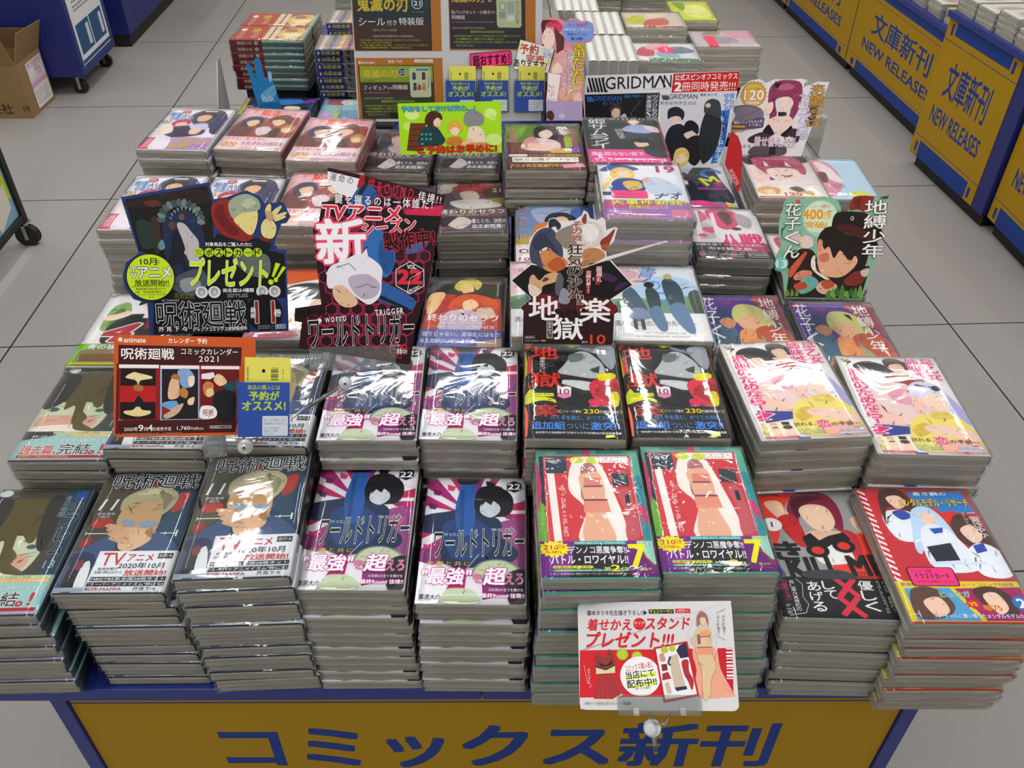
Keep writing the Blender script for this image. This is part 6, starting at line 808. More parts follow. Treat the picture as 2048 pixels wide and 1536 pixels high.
# 6 the diamond-shaped sign
t, mp = board('cutout_sign', 'black-red diamond-edged cut-out sign with big white kanji', 'sign', [0.1278, 0.889, 0.8732], [1.0077, -0.0464, -0.1135], .000612, .000610, (1150, 570), (1000, 420, .19533),
 [(112, 722), (318, 555), (285, 420), (300, 300), (375, 205), (470, 170), (500, 95), (545, 80), (620, 120), (760, 110), (830, 60), (850, 10), (890, 30), (915, 90), (985, 110), (1040, 80), (1070, 110), (1080, 210), (1165, 180), (1195, 190), (1160, 320), (1080, 420), (1090, 480), (1690, 318), (1700, 335), (1130, 510), (1358, 768), (1135, 915), (1225, 1030), (1175, 1060), (1165, 1385), (228, 1375), (235, 1035), (200, 1005), (315, 905)], '#dcd6d6', [
 P('#120d10', (118, 722), (320, 560), (560, 600), (1120, 520), (1350, 768), (1130, 915), (1220, 1030), (1172, 1060), (1162, 1385), (230, 1375), (238, 1035), (205, 1003), (320, 905)), P('#3a1216', (320, 905), (600, 820), (1130, 915), (1220, 1030), (1100, 1130), (700, 1240), (300, 1100), (205, 1003)), B('#6d1a1c', (330, 930), (440, 860), (560, 900), (620, 1000), (500, 1160), (380, 1100)), B('#6a181a', (780, 1020), (920, 920), (1140, 950), (1200, 1030), (1000, 1140)), P('#2a1014', (238, 1060), (1165, 1080), (1160, 1380), (232, 1372)), B('#3c2246', (1050, 640), (1190, 690), (1160, 740), (1040, 700)), B('#3c2246', (1200, 760), (1290, 740), (1300, 770), (1180, 830)),
 B('#c8854e', (390, 470), (500, 400), (640, 480), (690, 560), (560, 640), (430, 590)), B('#b4582c', (480, 560), (600, 480), (670, 580), (570, 630)), B('#42425c', (310, 520), (305, 360), (380, 220), (520, 190), (620, 330), (640, 480), (560, 440), (450, 350), (400, 420), (440, 600), (370, 560)), B('#33344a', (330, 330), (420, 240), (520, 330), (600, 460), (480, 380), (380, 420)), B('#2e2a36', (500, 190), (500, 110), (560, 95), (620, 160), (590, 210), (560, 170)), B('#8a7c70', (600, 330), (560, 260), (640, 190), (760, 170), (800, 320), (690, 400)), B('#cfc6c0', (740, 260), (760, 150), (850, 120), (960, 130), (1040, 200), (1050, 330), (960, 370), (840, 400)), B('#e4dcda', (840, 180), (940, 150), (1010, 240), (940, 330), (860, 300)), B('#8a3a28', (830, 110), (870, 40), (880, 110), (860, 150)), B('#8a3a28', (1020, 330), (1100, 260), (1170, 200), (1120, 330), (1060, 400)), B('#a8512e', (1030, 380), (1120, 340), (1080, 420)), B('#b87a4e', (850, 420), (960, 390), (1040, 420), (1070, 480), (950, 540), (860, 540)), B('#a86a44', (780, 560), (900, 510), (900, 590), (800, 600)),
 B('#c9a074', (300, 700), (340, 660), (400, 720), (470, 660), (580, 640), (620, 700), (560, 740), (440, 780), (420, 850), (330, 870), (300, 790)), B('#dcc9b8', (290, 760), (360, 780), (420, 840), (360, 890), (300, 860)), B('#4a3a44', (430, 720), (470, 690), (500, 710), (450, 735)), B('#5c5660', (600, 640), (650, 700), (640, 800), (590, 880), (560, 800)), B('#8a8a96', (640, 800), (720, 860), (700, 960), (600, 940)), L('#c9c4c6', 12, (790, 610), (1690, 326)), L('#5a4a4a', 4, (800, 612), (1600, 362)),
 T('#8a1c18', 'その戦', 728, 120, 835, 320, .01, '#e8dcd4', v=1, ob=.02), T('#1c1416', '狂気の沙汰', 690, 345, 840, 910, .015, '#e2c9b8', v=1, ob=.025), T('#1c1416', '!!', 790, 870, 850, 970, .02, '#e2c9b8'), P('#9a2420', (985, 575), (1045, 575), (1020, 765), (975, 765)), T('#ece4e0', '画眉丸', 985, 580, 1040, 740, .005, v=1), P('#9a2420', (885, 615), (935, 620), (920, 860), (880, 855)), T('#ece4e0', '石隠れ衆!!', 880, 625, 930, 850, .005, v=1), T('#ece4e0', 'VS', 945, 690, 965, 725),
 T('#e9e6e6', '地', 295, 885, 600, 1130, .02), T('#e9e6e6', '楽', 825, 905, 1130, 1150, .02), T('#e9e6e6', '獄', 545, 1105, 850, 1330, .02), *[E('#1a0d0e', x, y, 26, 24) for x, y in ((585, 1035), (640, 1070), (700, 1040), (770, 1050), (860, 1030))], R('#c9c4c4', 478, 1145, 540, 1320), R('#24080a', 484, 1150, 534, 1315), T('#e9e6e6', '賀来ゆうじ', 490, 1155, 528, 1310, 0, v=1), R('#8a8484', 250, 1295, 358, 1325), R('#24080a', 253, 1298, 355, 1322), T('#c9c4c4', '集英社', 262, 1300, 346, 1320), T('#b8b2b2', 'JUMP COMICS', 256, 1340, 400, 1356), R('#a8b03a', 420, 1338, 470, 1350), T('#c9421c', '10', 930, 1280, 1085, 1375, .02), T('#b8b2b2', '最新', 840, 1345, 905, 1368)], edge='#d0caca')
MB().tube([(0.0, -0.074, -0.004), (0.0, -0.02, -0.004)], 0.002, 8).box(-0.02, -0.0755, -0.006, 0.02, -0.0735, 0.004).build('stand', CLEAR, t)
# 7 the green sign with a dark cap
t, mp = board('cutout_sign', 'green cut-out sign with yellow lettering and dark peaked cap', 'sign', [0.5072, 1.04, 0.8263], [1.075, -0.1793, -0.3576], .000666, .0007, (1655, 500), (1550, 380, .252),
 [(30, 240), (45, 95), (70, 58), (215, 55), (232, 90), (290, 60), (370, 52), (440, 70), (490, 120), (505, 175), (560, 170), (600, 58), (872, 55), (770, 660), (705, 868), (90, 868), (60, 660), (0, 640), (0, 520), (40, 440), (25, 330)], '#7fae94', [
 B('#86b49c', (60, 120), (480, 90), (420, 460), (60, 470)), B('#2c1a16', (100, 500), (300, 480), (340, 680), (120, 640)), P('#2a1c1a', (120, 640), (760, 600), (700, 860), (95, 862)), E('#a8cbb0', 345, 225, 140, 145), B('#cfe0c4', (240, 130), (340, 90), (450, 140), (470, 260), (400, 330), (260, 320), (220, 220)), T('#c89a70', 'シリーズ累計', 250, 115, 425, 145, .01), T('#dc9a2a', '400', 205, 155, 365, 230, .04, '#f2e2b0'), T('#dc9a2a', '万部', 370, 175, 430, 230, .02, '#f2e2b0'), T('#dc9a2a', '突破!', 225, 250, 400, 300, .03, '#f2e2b0', rot=.02),
 B('#8a2c20', (570, 160), (600, 62), (740, 58), (750, 90), (700, 180), (640, 160)), B('#6a2018', (600, 90), (660, 70), (640, 150)), B('#c87a2a', (640, 340), (700, 300), (740, 340), (690, 370)), B('#1d1513', (440, 280), (470, 185), (600, 175), (720, 200), (830, 320), (840, 380), (760, 400), (600, 330), (460, 310)), B('#4a1a16', (450, 300), (560, 270), (680, 310), (800, 380), (760, 440), (600, 360), (470, 320)), B('#1c1412', (480, 330), (660, 380), (800, 420), (780, 470), (640, 470), (500, 390)), L('#d8caa0', 20, (468, 315), (540, 370), (600, 430), (655, 470)), E('#d8c8b0', 597, 228, 14, 16), E('#1c1412', 597, 228, 8, 10),
 B('#1e1512', (330, 420), (360, 330), (440, 290), (560, 360), (660, 460), (740, 470), (720, 600), (680, 640), (560, 560), (420, 420), (360, 450)), B('#e0a684', (340, 480), (400, 400), (560, 460), (660, 560), (560, 680), (440, 690), (360, 640)), B('#d8896a', (330, 440), (350, 390), (380, 420), (360, 500)), B('#c8705a', (350, 520), (420, 500), (430, 560), (370, 570)), B('#241814', (380, 400), (480, 390), (560, 430), (590, 560), (520, 480), (470, 540), (430, 450), (390, 470)), B('#241814', (560, 440), (700, 470), (680, 580), (640, 520), (600, 560)), B('#e4e0d4', (290, 560), (320, 520), (340, 640), (440, 700), (430, 720), (310, 640)),
 B('#c8583a', (110, 640), (190, 540), (240, 490), (250, 510), (190, 620), (130, 700)), B('#d88468', (160, 680), (220, 640), (300, 650), (280, 700), (170, 720)), B('#6aa89c', (190, 760), (270, 680), (360, 730), (310, 800), (220, 830)), B('#b84a34', (160, 760), (230, 730), (270, 760), (250, 790), (180, 800)), B('#d8a890', (340, 780), (400, 720), (500, 750), (500, 800), (400, 830)), B('#b85038', (380, 740), (440, 710), (490, 760), (420, 790)), B('#7a2c20', (560, 720), (640, 650), (740, 640), (700, 740), (600, 760)), B('#c9b8a0', (690, 640), (750, 620), (740, 680), (700, 680)), *[B(('#4a7a34', '#6a9a44', '#35602c')[k % 3], (420+k*36, 850-(k % 3)*14), (440+k*36, 800-(k % 4)*16), (470+k*34, 815-(k % 2)*18), (462+k*36, 858)) for k in range(8)], *[B('#6a8a3a', (95+k*40, 850), (105+k*40, 790), (130+k*36, 840)) for k in range(3)], B('#e0c8bc', (180, 400), (230, 360), (290, 380), (296, 450), (220, 460)), B('#d4b8b0', (90, 380), (160, 320), (200, 390), (140, 410)), L('#e4dcd0', 6, (130, 515), (240, 425)), E('#f2d9c9', 255, 395, 8, 6),
 T('#e9e9e4', '花子くん', 62, 95, 190, 545, .012, '#4a5a50', v=1, ob=.03), E('#c8484a', 160, 92, 18, 18), T('#e9e9e4', '地縛少年', 690, 85, 860, 540, .012, '#4a3a36', v=1, ob=.03), E('#78c0b8', 50, 585, 56, 54), T('#eef2ee', '13', 10, 560, 92, 618, .01), P('#2a3a30', (790, 70), (872, 56), (850, 80)), S('#b8c8bc', 735, 520, 760, 620, 5)], edge='#9ab8a8')
MB().tube([(0.0, -0.085, -0.004), (0.0, -0.02, -0.004)], 0.002, 8).box(-0.02, -0.0868, -0.006, 0.02, -0.084, 0.004).build('stand', CLEAR, t)
# 8 the wide spin-off sign and its red side wing
t, mp = board('header_sign', 'wide white sign with striped logo over dark-suited figures', 'sign', [0.3627, 1.585, 0.8003], [1.1955, -0.0659, -0.199], .000950, .000918, (1310, 240), (1150, 120, .26042),
 [(68, 118), (1232, 95), (1178, 560), (1120, 830), (90, 830), (60, 370)], '#e0dde2', [
 *[P('#26262a', (82+k*26, 138), (98+k*26, 137), (150+k*26-20, 245), (132+k*26-22, 247)) for k in range(5)], P('#26262a', (78, 190), (104, 247), (80, 247)), P('#26262a', (194, 134), (212, 133), (212, 180)), R('#26262a', 226, 232, 240, 247), T('#222226', 'GRIDM', 222, 128, 590, 222, .008, rot=-.025), L('#222226', 15, (598, 215), (638, 125), (680, 213)), T('#222226', 'N', 665, 120, 725, 212, .008), L('#8a8a90', 2, (515, 226), (722, 220)), P('#c8241e', (738, 110), (1230, 97), (1222, 240), (730, 252)), T('#f2ecec', '公式スピンオフコミックス', 750, 112, 1216, 158, .02, rot=-.02), T('#f2ecec', '2', 752, 176, 802, 240, .05), T('#f2ecec', '冊同時発売!!!', 806, 170, 1206, 238, .004, rot=-.015),
 P('#17191d', (62, 265), (642, 252), (625, 830), (92, 830)), P('#3f4148', (540, 262), (640, 256), (628, 500), (600, 470), (535, 470)), *[P('#2d6ab8', (75+k*12, 280), (86+k*12, 280), (100+k*12, 320), (88+k*12, 320)) for k in range(4)], T('#2d6ab8', 'GRIDMAN', 132, 276, 350, 312, .008), T('#2d6ab8', '姫とサムライ', 205, 318, 355, 345, 0), T('#3f7ac0', '漫画 戸塚ケイ', 368, 268, 520, 290, .006), T('#dcdce0', '不思議な、ザ', 542, 275, 582, 460, .01, v=1), T('#dcdce0', 'ツツジ台の裏', 588, 268, 628, 470, .01, v=1), L('#55585e', 5, (500, 310), (425, 410), (440, 440), (475, 435)), B('#4a342e', (265, 400), (270, 355), (320, 340), (355, 365), (350, 410)), B('#e2c2ae', (276, 400), (300, 370), (336, 380), (340, 430), (305, 445), (280, 430)), B('#c9b0c0', (340, 440), (380, 410), (400, 460), (350, 470)),
 P('#d4d1da', (645, 258), (1225, 243), (1175, 560), (1115, 830), (700, 830)), *[P('#2a2a2e', (655+k*13, 272), (666+k*13, 272), (680+k*13, 308), (668+k*13, 308)) for k in range(4)], T('#2a2a2e', 'GRIDMAN', 715, 264, 928, 300, .006), T('#2a2a2e', '漫画 あり子', 945, 260, 1075, 280, .006), T('#3a3a40', '新世紀中学生日記', 650, 318, 920, 345, 0, sp=1.2), T('#3a78c8', '彼らが', 1168, 255, 1205, 380, .02, v=1), T('#3a78c8', 'ゆるくて', 1128, 260, 1165, 400, .02, v=1), P('#2f6fc0', (1110, 390), (1178, 380), (1160, 640), (1110, 790), (1060, 800), (1095, 600)), T('#cfe0f2', '新世紀中学生', 1090, 430, 1140, 780, .01, v=1), T('#1a2438', 'LINE配信', 1130, 400, 1165, 620, .01, v=1),
 B('#1c2436', (712, 450), (715, 380), (780, 360), (835, 400), (825, 460), (790, 440), (740, 440)), B('#e8cfc0', (725, 450), (780, 430), (815, 450), (800, 490), (760, 500)), B('#1b1f2a', (700, 600), (740, 510), (830, 500), (880, 620), (760, 780), (720, 700)), B('#17181d', (830, 560), (850, 480), (900, 465), (950, 510), (945, 570), (900, 540), (860, 570)), B('#e4cbbb', (840, 570), (900, 545), (930, 575), (880, 610)), B('#1a1c22', (860, 620), (960, 580), (1000, 700), (940, 815), (860, 740)), B('#24282c', (960, 560), (990, 420), (1040, 360), (1110, 440), (1120, 560), (1080, 720), (1000, 800), (970, 700)), B('#3a4048', (985, 400), (990, 330), (1040, 300), (1100, 330), (1110, 440), (1060, 430), (1010, 410)), E('#d8b8a0', 1012, 350, 20, 18), B('#e0c06a', (770, 760), (790, 690), (850, 675), (890, 720), (880, 790), (830, 820), (790, 815)), B('#f0d6ba', (790, 760), (840, 720), (870, 760), (830, 800))], edge='#cfcfd2')
t, mp = board('display_wing', 'curved red side wing with white lettering on display', 'sign', [0.4662, 1.38, 0.8001], [1.1546, -0.1093, -0.2776], .000845, .000843, (1470, 330), (1150, 120, .26042),
 [(1178, 560), (1200, 556), (1240, 590), (1270, 660), (1284, 760), (1282, 930), (1270, 1035), (1215, 920), (1150, 800)], '#bd2228', [T('#e2b8b8', 'MORIPON', 1160, 880, 1290, 920, .01, rot=1.05)], edge='#e0d0d0')
# 9 the bat-wing sign
t, mp = board('cutout_sign', 'white cut-out sign with gold seal and grey bat wing', 'sign', [0.5964, 1.56, 0.817], [1.2118, -0.1122, -0.3231], .000911, .000903, (1560, 230), (1440, 140, .19531),
 [(150, 290), (185, 180), (270, 110), (370, 90), (450, 130), (530, 95), (700, 100), (800, 92), (860, 110), (850, 170), (960, 125), (1080, 130), (990, 440), (940, 620), (890, 800), (870, 890), (240, 880), (200, 700), (90, 640), (100, 440), (22, 405), (100, 355)], '#e2dee2', [
 STAR('#c99a3a', 322, 250, 142, 128, 22), E('#d8b04a', 322, 250, 112, 118), T('#3a3034', '大人気コスプレスクールライフ!!', 190, 120, 430, 145, 0), T('#8a5a2a', 'シリーズ累計', 255, 180, 395, 200), T('#f2e9e0', '120', 230, 205, 430, 305, .03, '#b85a3a'), T('#f2e9e0', '万部突破!', 250, 318, 395, 350, .03, '#b85a3a'), B('#7d7080', (110, 385), (230, 355), (360, 370), (440, 430), (430, 560), (300, 560), (180, 600), (120, 560), (150, 460)), L('#4a3f4a', 5, (120, 385), (260, 360), (420, 400)), L('#4a3f4a', 4, (400, 400), (250, 470), (190, 530)), P('#5a4a68', (120, 530), (460, 490), (450, 590), (120, 650)), T('#e2d8e2', '電脳コミュでも大人気!', 140, 515, 445, 548, .006, rot=-.06), R('#c99a3a', 130, 570, 260, 592), T('#e9e0e6', 'ミミ星人', 300, 550, 430, 575), R('#c99a3a', 130, 615, 250, 638), T('#e9e0e6', 'が目印', 260, 605, 380, 630),
 B('#8e3a58', (500, 430), (478, 300), (490, 180), (560, 115), (680, 105), (790, 130), (820, 220), (810, 360), (770, 470), (700, 560), (720, 300), (560, 300), (580, 460), (530, 560)), B('#b8607c', (560, 180), (650, 140), (740, 170), (700, 200), (600, 210)), P('#1e1820', (530, 170), (540, 110), (560, 140), (600, 120), (570, 190)), P('#1e1820', (830, 170), (855, 105), (845, 160), (800, 200)), B('#f0d8cc', (590, 330), (620, 280), (700, 280), (740, 340), (700, 420), (640, 440), (600, 390)), B('#f0d4c8', (490, 540), (560, 480), (700, 470), (760, 540), (720, 650), (640, 670), (540, 640)), B('#1c171c', (440, 660), (500, 560), (540, 600), (570, 660), (500, 680)), B('#1c171c', (640, 670), (700, 610), (740, 570), (760, 640), (720, 690)), P('#2a232a', (590, 430), (670, 430), (670, 470), (600, 475)), B('#3a3038', (310, 700), (440, 640), (540, 680), (520, 760), (330, 750)), B('#3a3038', (680, 690), (760, 600), (830, 640), (820, 740), (720, 740)), B('#f0d6ca', (440, 420), (470, 350), (530, 330), (530, 420), (480, 460)), B('#f0d6ca', (790, 370), (840, 340), (870, 380), (840, 420)), B('#5a4e58', (350, 800), (500, 760), (690, 780), (680, 880), (340, 880)), P('#27222a', (540, 790), (600, 785), (600, 875), (530, 875)),
 T('#c9a8b4', '着せ替え人形', 370, 690, 800, 790, .02, '#efe6ea', rot=.03), T('#efe6ea', '恋', 690, 680, 770, 790, .03, '#8a6a78'), *[E('#a8a4a8', x, 787, 17, 17) for x in (222, 272, 322)], P('#4a4450', (890, 370), (1005, 365), (960, 570), (870, 590)), T('#b8a0d0', 'サキュバス編', 800, 240, 920, 680, .01, '#f0ecf4', v=1, ob=.04), T('#d09a2a', '次の撮影プランは', 900, 150, 1040, 580, .02, '#4a4048', v=1, ob=.03), T('#d8d4da', '5', 845, 640, 905, 710, 0, '#8a868c')], edge='#dad6da')
# 10 the tall pink speech-cloud sign on a lilac foot
t, mp = board('cutout_sign', 'tall pink cut-out sign with blue speech cloud and lilac foot', 'sign', [0.1661, 1.43, 0.9507], [1.2435, -0.0261, -0.1068], .000831, .00078, (1130, 140), (1060, 0, .15625),
 [(135, 560), (130, 330), (160, 260), (260, 235), (370, 250), (440, 290), (500, 245), (590, 245), (640, 280), (720, 275), (790, 310), (800, 390), (815, 470), (770, 540), (700, 560), (690, 760), (680, 1300), (690, 1560), (220, 1560), (210, 1290), (240, 950), (320, 640)], '#d88a98', [
 B('#d8405c', (180, 310), (260, 280), (360, 290), (410, 360), (360, 420), (300, 360), (190, 350)), B('#4a2c2c', (140, 290), (230, 265), (360, 280), (260, 285), (190, 330), (200, 470), (160, 480)), B('#f0d0c4', (150, 480), (200, 370), (280, 400), (310, 520), (260, 620), (180, 590)), B('#5a3436', (300, 360), (360, 420), (430, 500), (410, 690), (340, 690), (330, 560)), B('#e2a0a0', (330, 700), (500, 620), (560, 760), (420, 900), (280, 860)), B('#efd4c4', (280, 880), (360, 800), (420, 920), (300, 940)), B('#e0a890', (380, 1160), (560, 1040), (640, 960), (670, 1100), (560, 1260), (420, 1290)), B('#efc2b0', (560, 1260), (640, 1180), (670, 1290), (600, 1310)), P('#ece0de', (230, 930), (395, 960), (350, 1300), (220, 1290)), T('#b84a4a', 'してしつ。', 240, 1080, 320, 1240, 0, v=1), T('#3a3a3a', '紅花しめじ', 225, 1265, 340, 1285), P('#a898c0', (210, 1300), (675, 1300), (688, 1558), (222, 1558)), E('#c0b4d0', 420, 1500, 40, 38), B('#4a2a2c', (225, 1520), (230, 1440), (290, 1430), (320, 1500), (290, 1555)),
 B('#7a9ad8', (400, 380), (440, 300), (540, 270), (640, 300), (740, 290), (800, 360), (800, 460), (740, 530), (560, 540), (440, 510), (420, 440)), P('#7a9ad8', (500, 520), (560, 530), (510, 580)), T('#c83048', '大人気御礼!', 470, 312, 735, 352, .015), T('#e6ecf6', '「JK×リーマン」', 425, 368, 755, 405, .01), T('#2c3c66', '同居ラブコメ', 470, 425, 710, 462, .015), T('#2c3c66', '第3巻!', 510, 480, 672, 522, .02), T('#d8d42a', '吉田たじたじ', 550, 560, 690, 1090, .03, '#4a4a1a', v=1, ob=.03), L('#4a4a1a', 14, (548, 1110), (512, 1310)), L('#d8d42a', 9, (548, 1110), (512, 1306)), T('#efe8ea', '同棲生活に波乱が!?', 480, 660, 560, 1200, .005, '#8a5a62', v=1, ob=.02), T('#efe8ea', 'ライバル登場で', 400, 680, 470, 1190, .005, '#8a5a62', v=1, ob=.02)], edge='#e8c8d0')
# 11 the big white notice board with flyers, 12 the lime card in front of it
BF = ([-0.0299, 1.5, 0.9459], [1.253, 0.0147, 0.0151], .000859, .000803, (895, 120), (690, 0, .20833))
t = empty('notice_board', 'white reservation notice board in clear frame above the comics', 'notice board', BF[0], BF[1])
mpb = lambda x, y: ((x*.20833+690-895)*.000859, -(y*.20833-120)*.000803)
def sheet_part(nm, x0, y0, x1, y1, z0, z1, bg, art, m=INKB):
    k = MB(); (ax, ay), (bx, by) = mpb(x0, y1), mpb(x1, y0); k.box(ax, ay, z0, bx, by, z1, bg); draw(k, art, mpb, z1); return k.build(nm, m, t)
sheet_part('backing_sheet', 98, -900, 1895, 1180, -0.0010, 0.0, '#e4e0e4', [])
def grad(x0, y0, x1, y1, cols):
    n = len(cols); return [R(c, x0, y0+(y1-y0)*k/n, x1, y0+(y1-y0)*(k+1)/n) for k, c in enumerate(cols)]
def flyer(x0, y0, x1, y1, body):
    sheet_part('flyer', x0, y0, x1, y1, 0.0002, 0.0006, '#c8781c', body)
GRN = ['#1f5a2c', '#1e4a30', '#1c3a3a', '#1e2e3a', '#2c2a30', '#4a2620', '#4a241e', '#422018']
flyer(105, -400, 932, 490, [P('#20180c', (100, -380), (838, -380), (840, 485), (125, 485))] + grad(112, -380, 828, 478, ['#2a6a30']*3+GRN) + [T('#d8c82a', '鬼滅の刃', 155, -10, 620, 118, .03, '#c86a1a', ob=.012), ('p', '#c9d4e0', [(712+56*math.sin(math.pi/4*k+math.pi/8), 42-58*math.cos(math.pi/4*k+math.pi/8)) for k in range(8)]), ('p', '#1c2c4a', [(712+46*math.sin(math.pi/4*k+math.pi/8), 42-48*math.cos(math.pi/4*k+math.pi/8)) for k in range(8)]), T('#eef0f2', '21', 682, 22, 742, 64, .03), S('#8a9a8a', 660, 118, 775, 134, 1), T('#e6eae8', 'シール', 160, 180, 405, 250, .015), T('#e6eae8', '付き', 422, 198, 515, 248, .008), T('#e6eae8', '特装版', 535, 175, 768, 245, .015), T('#c9d0d0', '32キャラシール付き', 290, 282, 512, 304, .004), T('#d8ccc8', '2020年7月3日発売予定 1,320円(税込)', 285, 340, 665, 362, .006), *[T('#c8cc2a', x, 150, 378+k*24, 150+w_, 396+k*24) for k, (x, w_) in enumerate((('・こちらの商品は、予約が殺到しております。数に限りがございますのでお早めに', 585), ('・ご予約は、お一人様一点とさせて頂きます', 310), ('・お一人様で複数ご予約をされた場合、一つ以上はキャンセルとさせて頂きます', 655), ('・予約受付期間の締切後、お申込頂けません', 500)))]])
flyer(1008, -400, 1830, 482, [P('#20180c', (1005, -380), (1728, -380), (1735, 470), (1018, 470))] + grad(1015, -380, 1722, 465, ['#5a4a20']*3+['#5a4a20', '#4a2c20', '#402028', '#3a1e26', '#381e24', '#2c2028', '#1f2030', '#1e2238']) + [T('#d8b83a', '鬼滅の刃', 1035, -40, 1340, 32, .03, '#a8561a', ob=.012), T('#eef0f2', '22', 1378, 0, 1412, 24, .02), T('#e6dcdc', '缶バッジセット・小冊子', 1032, 105, 1400, 142, .012), T('#e6dcdc', '付き', 1404, 112, 1445, 136), T('#e6dcdc', '同梱版', 1035, 152, 1160, 190, .012), S('#a8989c', 1035, 208, 1445, 226, 1), T('#d0c4c4', '2020年10月2日発売予定 3,850円(税込)', 1040, 262, 1348, 282), T('#c8cc2a', '最終締切日:2020年6月18日(木)', 1210, 295, 1535, 322, .006), T('#c8cc2a', '※6月18日(木)を過ぎてからのご予約はお受けできない場合がございます', 1045, 336, 1688, 358), T('#c8cc2a', 'また店舗販売分もご用意できない場合がございます', 1068, 364, 1530, 386), T('#c8cc2a', '※6月18日(木)を過ぎてからのキャンセルは一切お受けしておりません。', 1045, 394, 1668, 418), T('#c8cc2a', '予めご了承ください', 1070, 426, 1245, 448), P('#c8d0a0', (1455, -60), (1690, -60), (1698, 250), (1680, 268), (1478, 266), (1462, 240)), E('#8a9a8a', 1515, 68, 30, 40), E('#d8e0c8', 1515, 68, 22, 30), R('#a8b4b0', 1560, 25, 1628, 135), R('#9aa4a8', 1485, 118, 1548, 178), R('#e2e6d8', 1562, 155, 1628, 205), T('#4a5a3a', '缶バッジセット小冊子', 1640, 15, 1675, 240, 0, v=1)])
flyer(110, 556, 935, 1155, [E('#f2e2c4', 145, 600, 14, 14), T('#f2e9dc', 'animate', 162, 586, 288, 612, .02), T('#f2e9dc', '書籍 予約', 415, 576, 552, 606, .015), R('#e9e6e2', 665, 570, 845, 600), T('#6a5a4a', 'コミック', 715, 576, 795, 594), P('#20180c', (128, 628), (845, 622), (855, 1150), (142, 1150))] + grad(140, 632, 838, 790, ['#9cb41c', '#a8bc1c', '#8ca81c']) + [R('#42241e', 142, 790, 846, 935), R('#2c3a1c', 142, 932, 848, 1050), R('#222a1e', 144, 1048, 850, 1140), T('#e2d42a', '鬼滅の刃', 165, 665, 492, 748, .03, '#b85a1a', ob=.02), ('p', '#c9d4e0', [(548+42*math.sin(math.pi/4*k+math.pi/8), 692-42*math.cos(math.pi/4*k+math.pi/8)) for k in range(8)]), ('p', '#1c2c4a', [(548+36*math.sin(math.pi/4*k+math.pi/8), 692-36*math.cos(math.pi/4*k+math.pi/8)) for k in range(8)]), T('#eef0f2', '23', 524, 676, 574, 710, .02), S('#5a4a2a', 165, 765, 280, 785, 1), T('#e9e4e0', 'フィギュア', 170, 820, 390, 866, .012), T('#e9e4e0', '付き', 394, 836, 444, 862), T('#e9e4e0', '同梱版', 450, 816, 594, 862, .02), S('#b8a49c', 172, 886, 430, 904, 1), T('#c9c4a8', '2020年12月4日発売予定 5,280円(税込)', 175, 938, 455, 958), T('#c8cc2a', '最終締切日:2020年6月18日(木)', 335, 966, 658, 994, .006), T('#c8cc2a', '※6月18日(木)を過ぎてからのご予約は', 172, 1012, 512, 1034), T('#c8cc2a', 'また店舗販売分もご用意できない', 195, 1040, 512, 1062), T('#c8cc2a', '※6月18日(木)を過ぎてからのキャンセルは', 172, 1070, 512, 1092), T('#c8cc2a', '予めご了承ください', 198, 1098, 370, 1118), P('#d0d8b4', (612, 662), (628, 648), (800, 648), (815, 668), (820, 925), (805, 938), (632, 940), (618, 920)), R('#4a6ab0', 680, 660, 798, 678), *[B(c_, (x-16, y+34), (x-14, y-4), (x, y-20), (x+16, y-2), (x+14, y+34)) for c_, x, y in (('#2f3f5a', 658, 730), ('#5a2a34', 750, 730), ('#3a4a3a', 664, 835), ('#c0903a', 750, 832), ('#b83a4a', 706, 830))], *[E(c_, x, y, 17, 15) for c_, x, y in (('#3a2420', 658, 710), ('#2a1c20', 750, 708), ('#3a2a20', 664, 812), ('#d8a83a', 750, 808))], T('#4a5a3a', 'フィギュア4体', 786, 720, 800, 850, 0, v=1)])
k = MB(); (ax, ay), (bx, by) = mpb(60, 1215), mpb(1925, -900)
k.box(ax, ay, 0.0040, bx, by, 0.0050).box(ax, ay, -0.0030, bx, by, -0.0014).build('acrylic_cover', CLEAR, t)
MB().box(ax, ay-0.003, -0.02, bx, ay-0.0002, 0.008).tube([(ax+0.30, ay-0.003, -0.02), (ax+0.30, ay-0.02, -0.16), (ax+0.30, ay-0.203, -0.236)], 0.004, 10).build('stand', CLEAR, t)
for i, (ox, oy) in enumerate(((962, 770), (1280, 768), (1632, 770))):
    sleeve(['blue reservation card on the notice board, next to its lowest flyer', 'blue reservation card on the notice board, middle of three', 'blue reservation card on the notice board, with bright glare on it'][i], tuple(frame_of(BF[0], BF[1]) @ Vector((0, 0, 0.0060))), BF[1], BF[2], BF[3], BF[4], BF[5], ox, oy, 2.9, 1.02, 'reservation cards on the notice board')
def on_board(name, label, cat, outline, bg, art, z, edge='#e0e0e0'):
    return board(name, label, cat, tuple(frame_of(BF[0], BF[1]) @ Vector((0, 0, z))), BF[1], BF[2], BF[3], BF[4], BF[5], outline, bg, art, th=0.0006, edge=edge)
on_board('shelf_sticker', 'hot pink handwritten sticker on the white notice board', 'sticker', [(1195, 530), (1205, 512), (1580, 484), (1598, 500), (1602, 608), (1590, 624), (1225, 658), (1205, 640)], '#3a0c1e', [P('#f2347e', (1202, 532), (1210, 520), (1575, 492), (1590, 506), (1595, 602), (1582, 616), (1228, 648), (1212, 636)), T('#1c0c12', '超おすすめ！', 1228, 520, 1580, 626, .04, rot=-.08)], 0.0066)
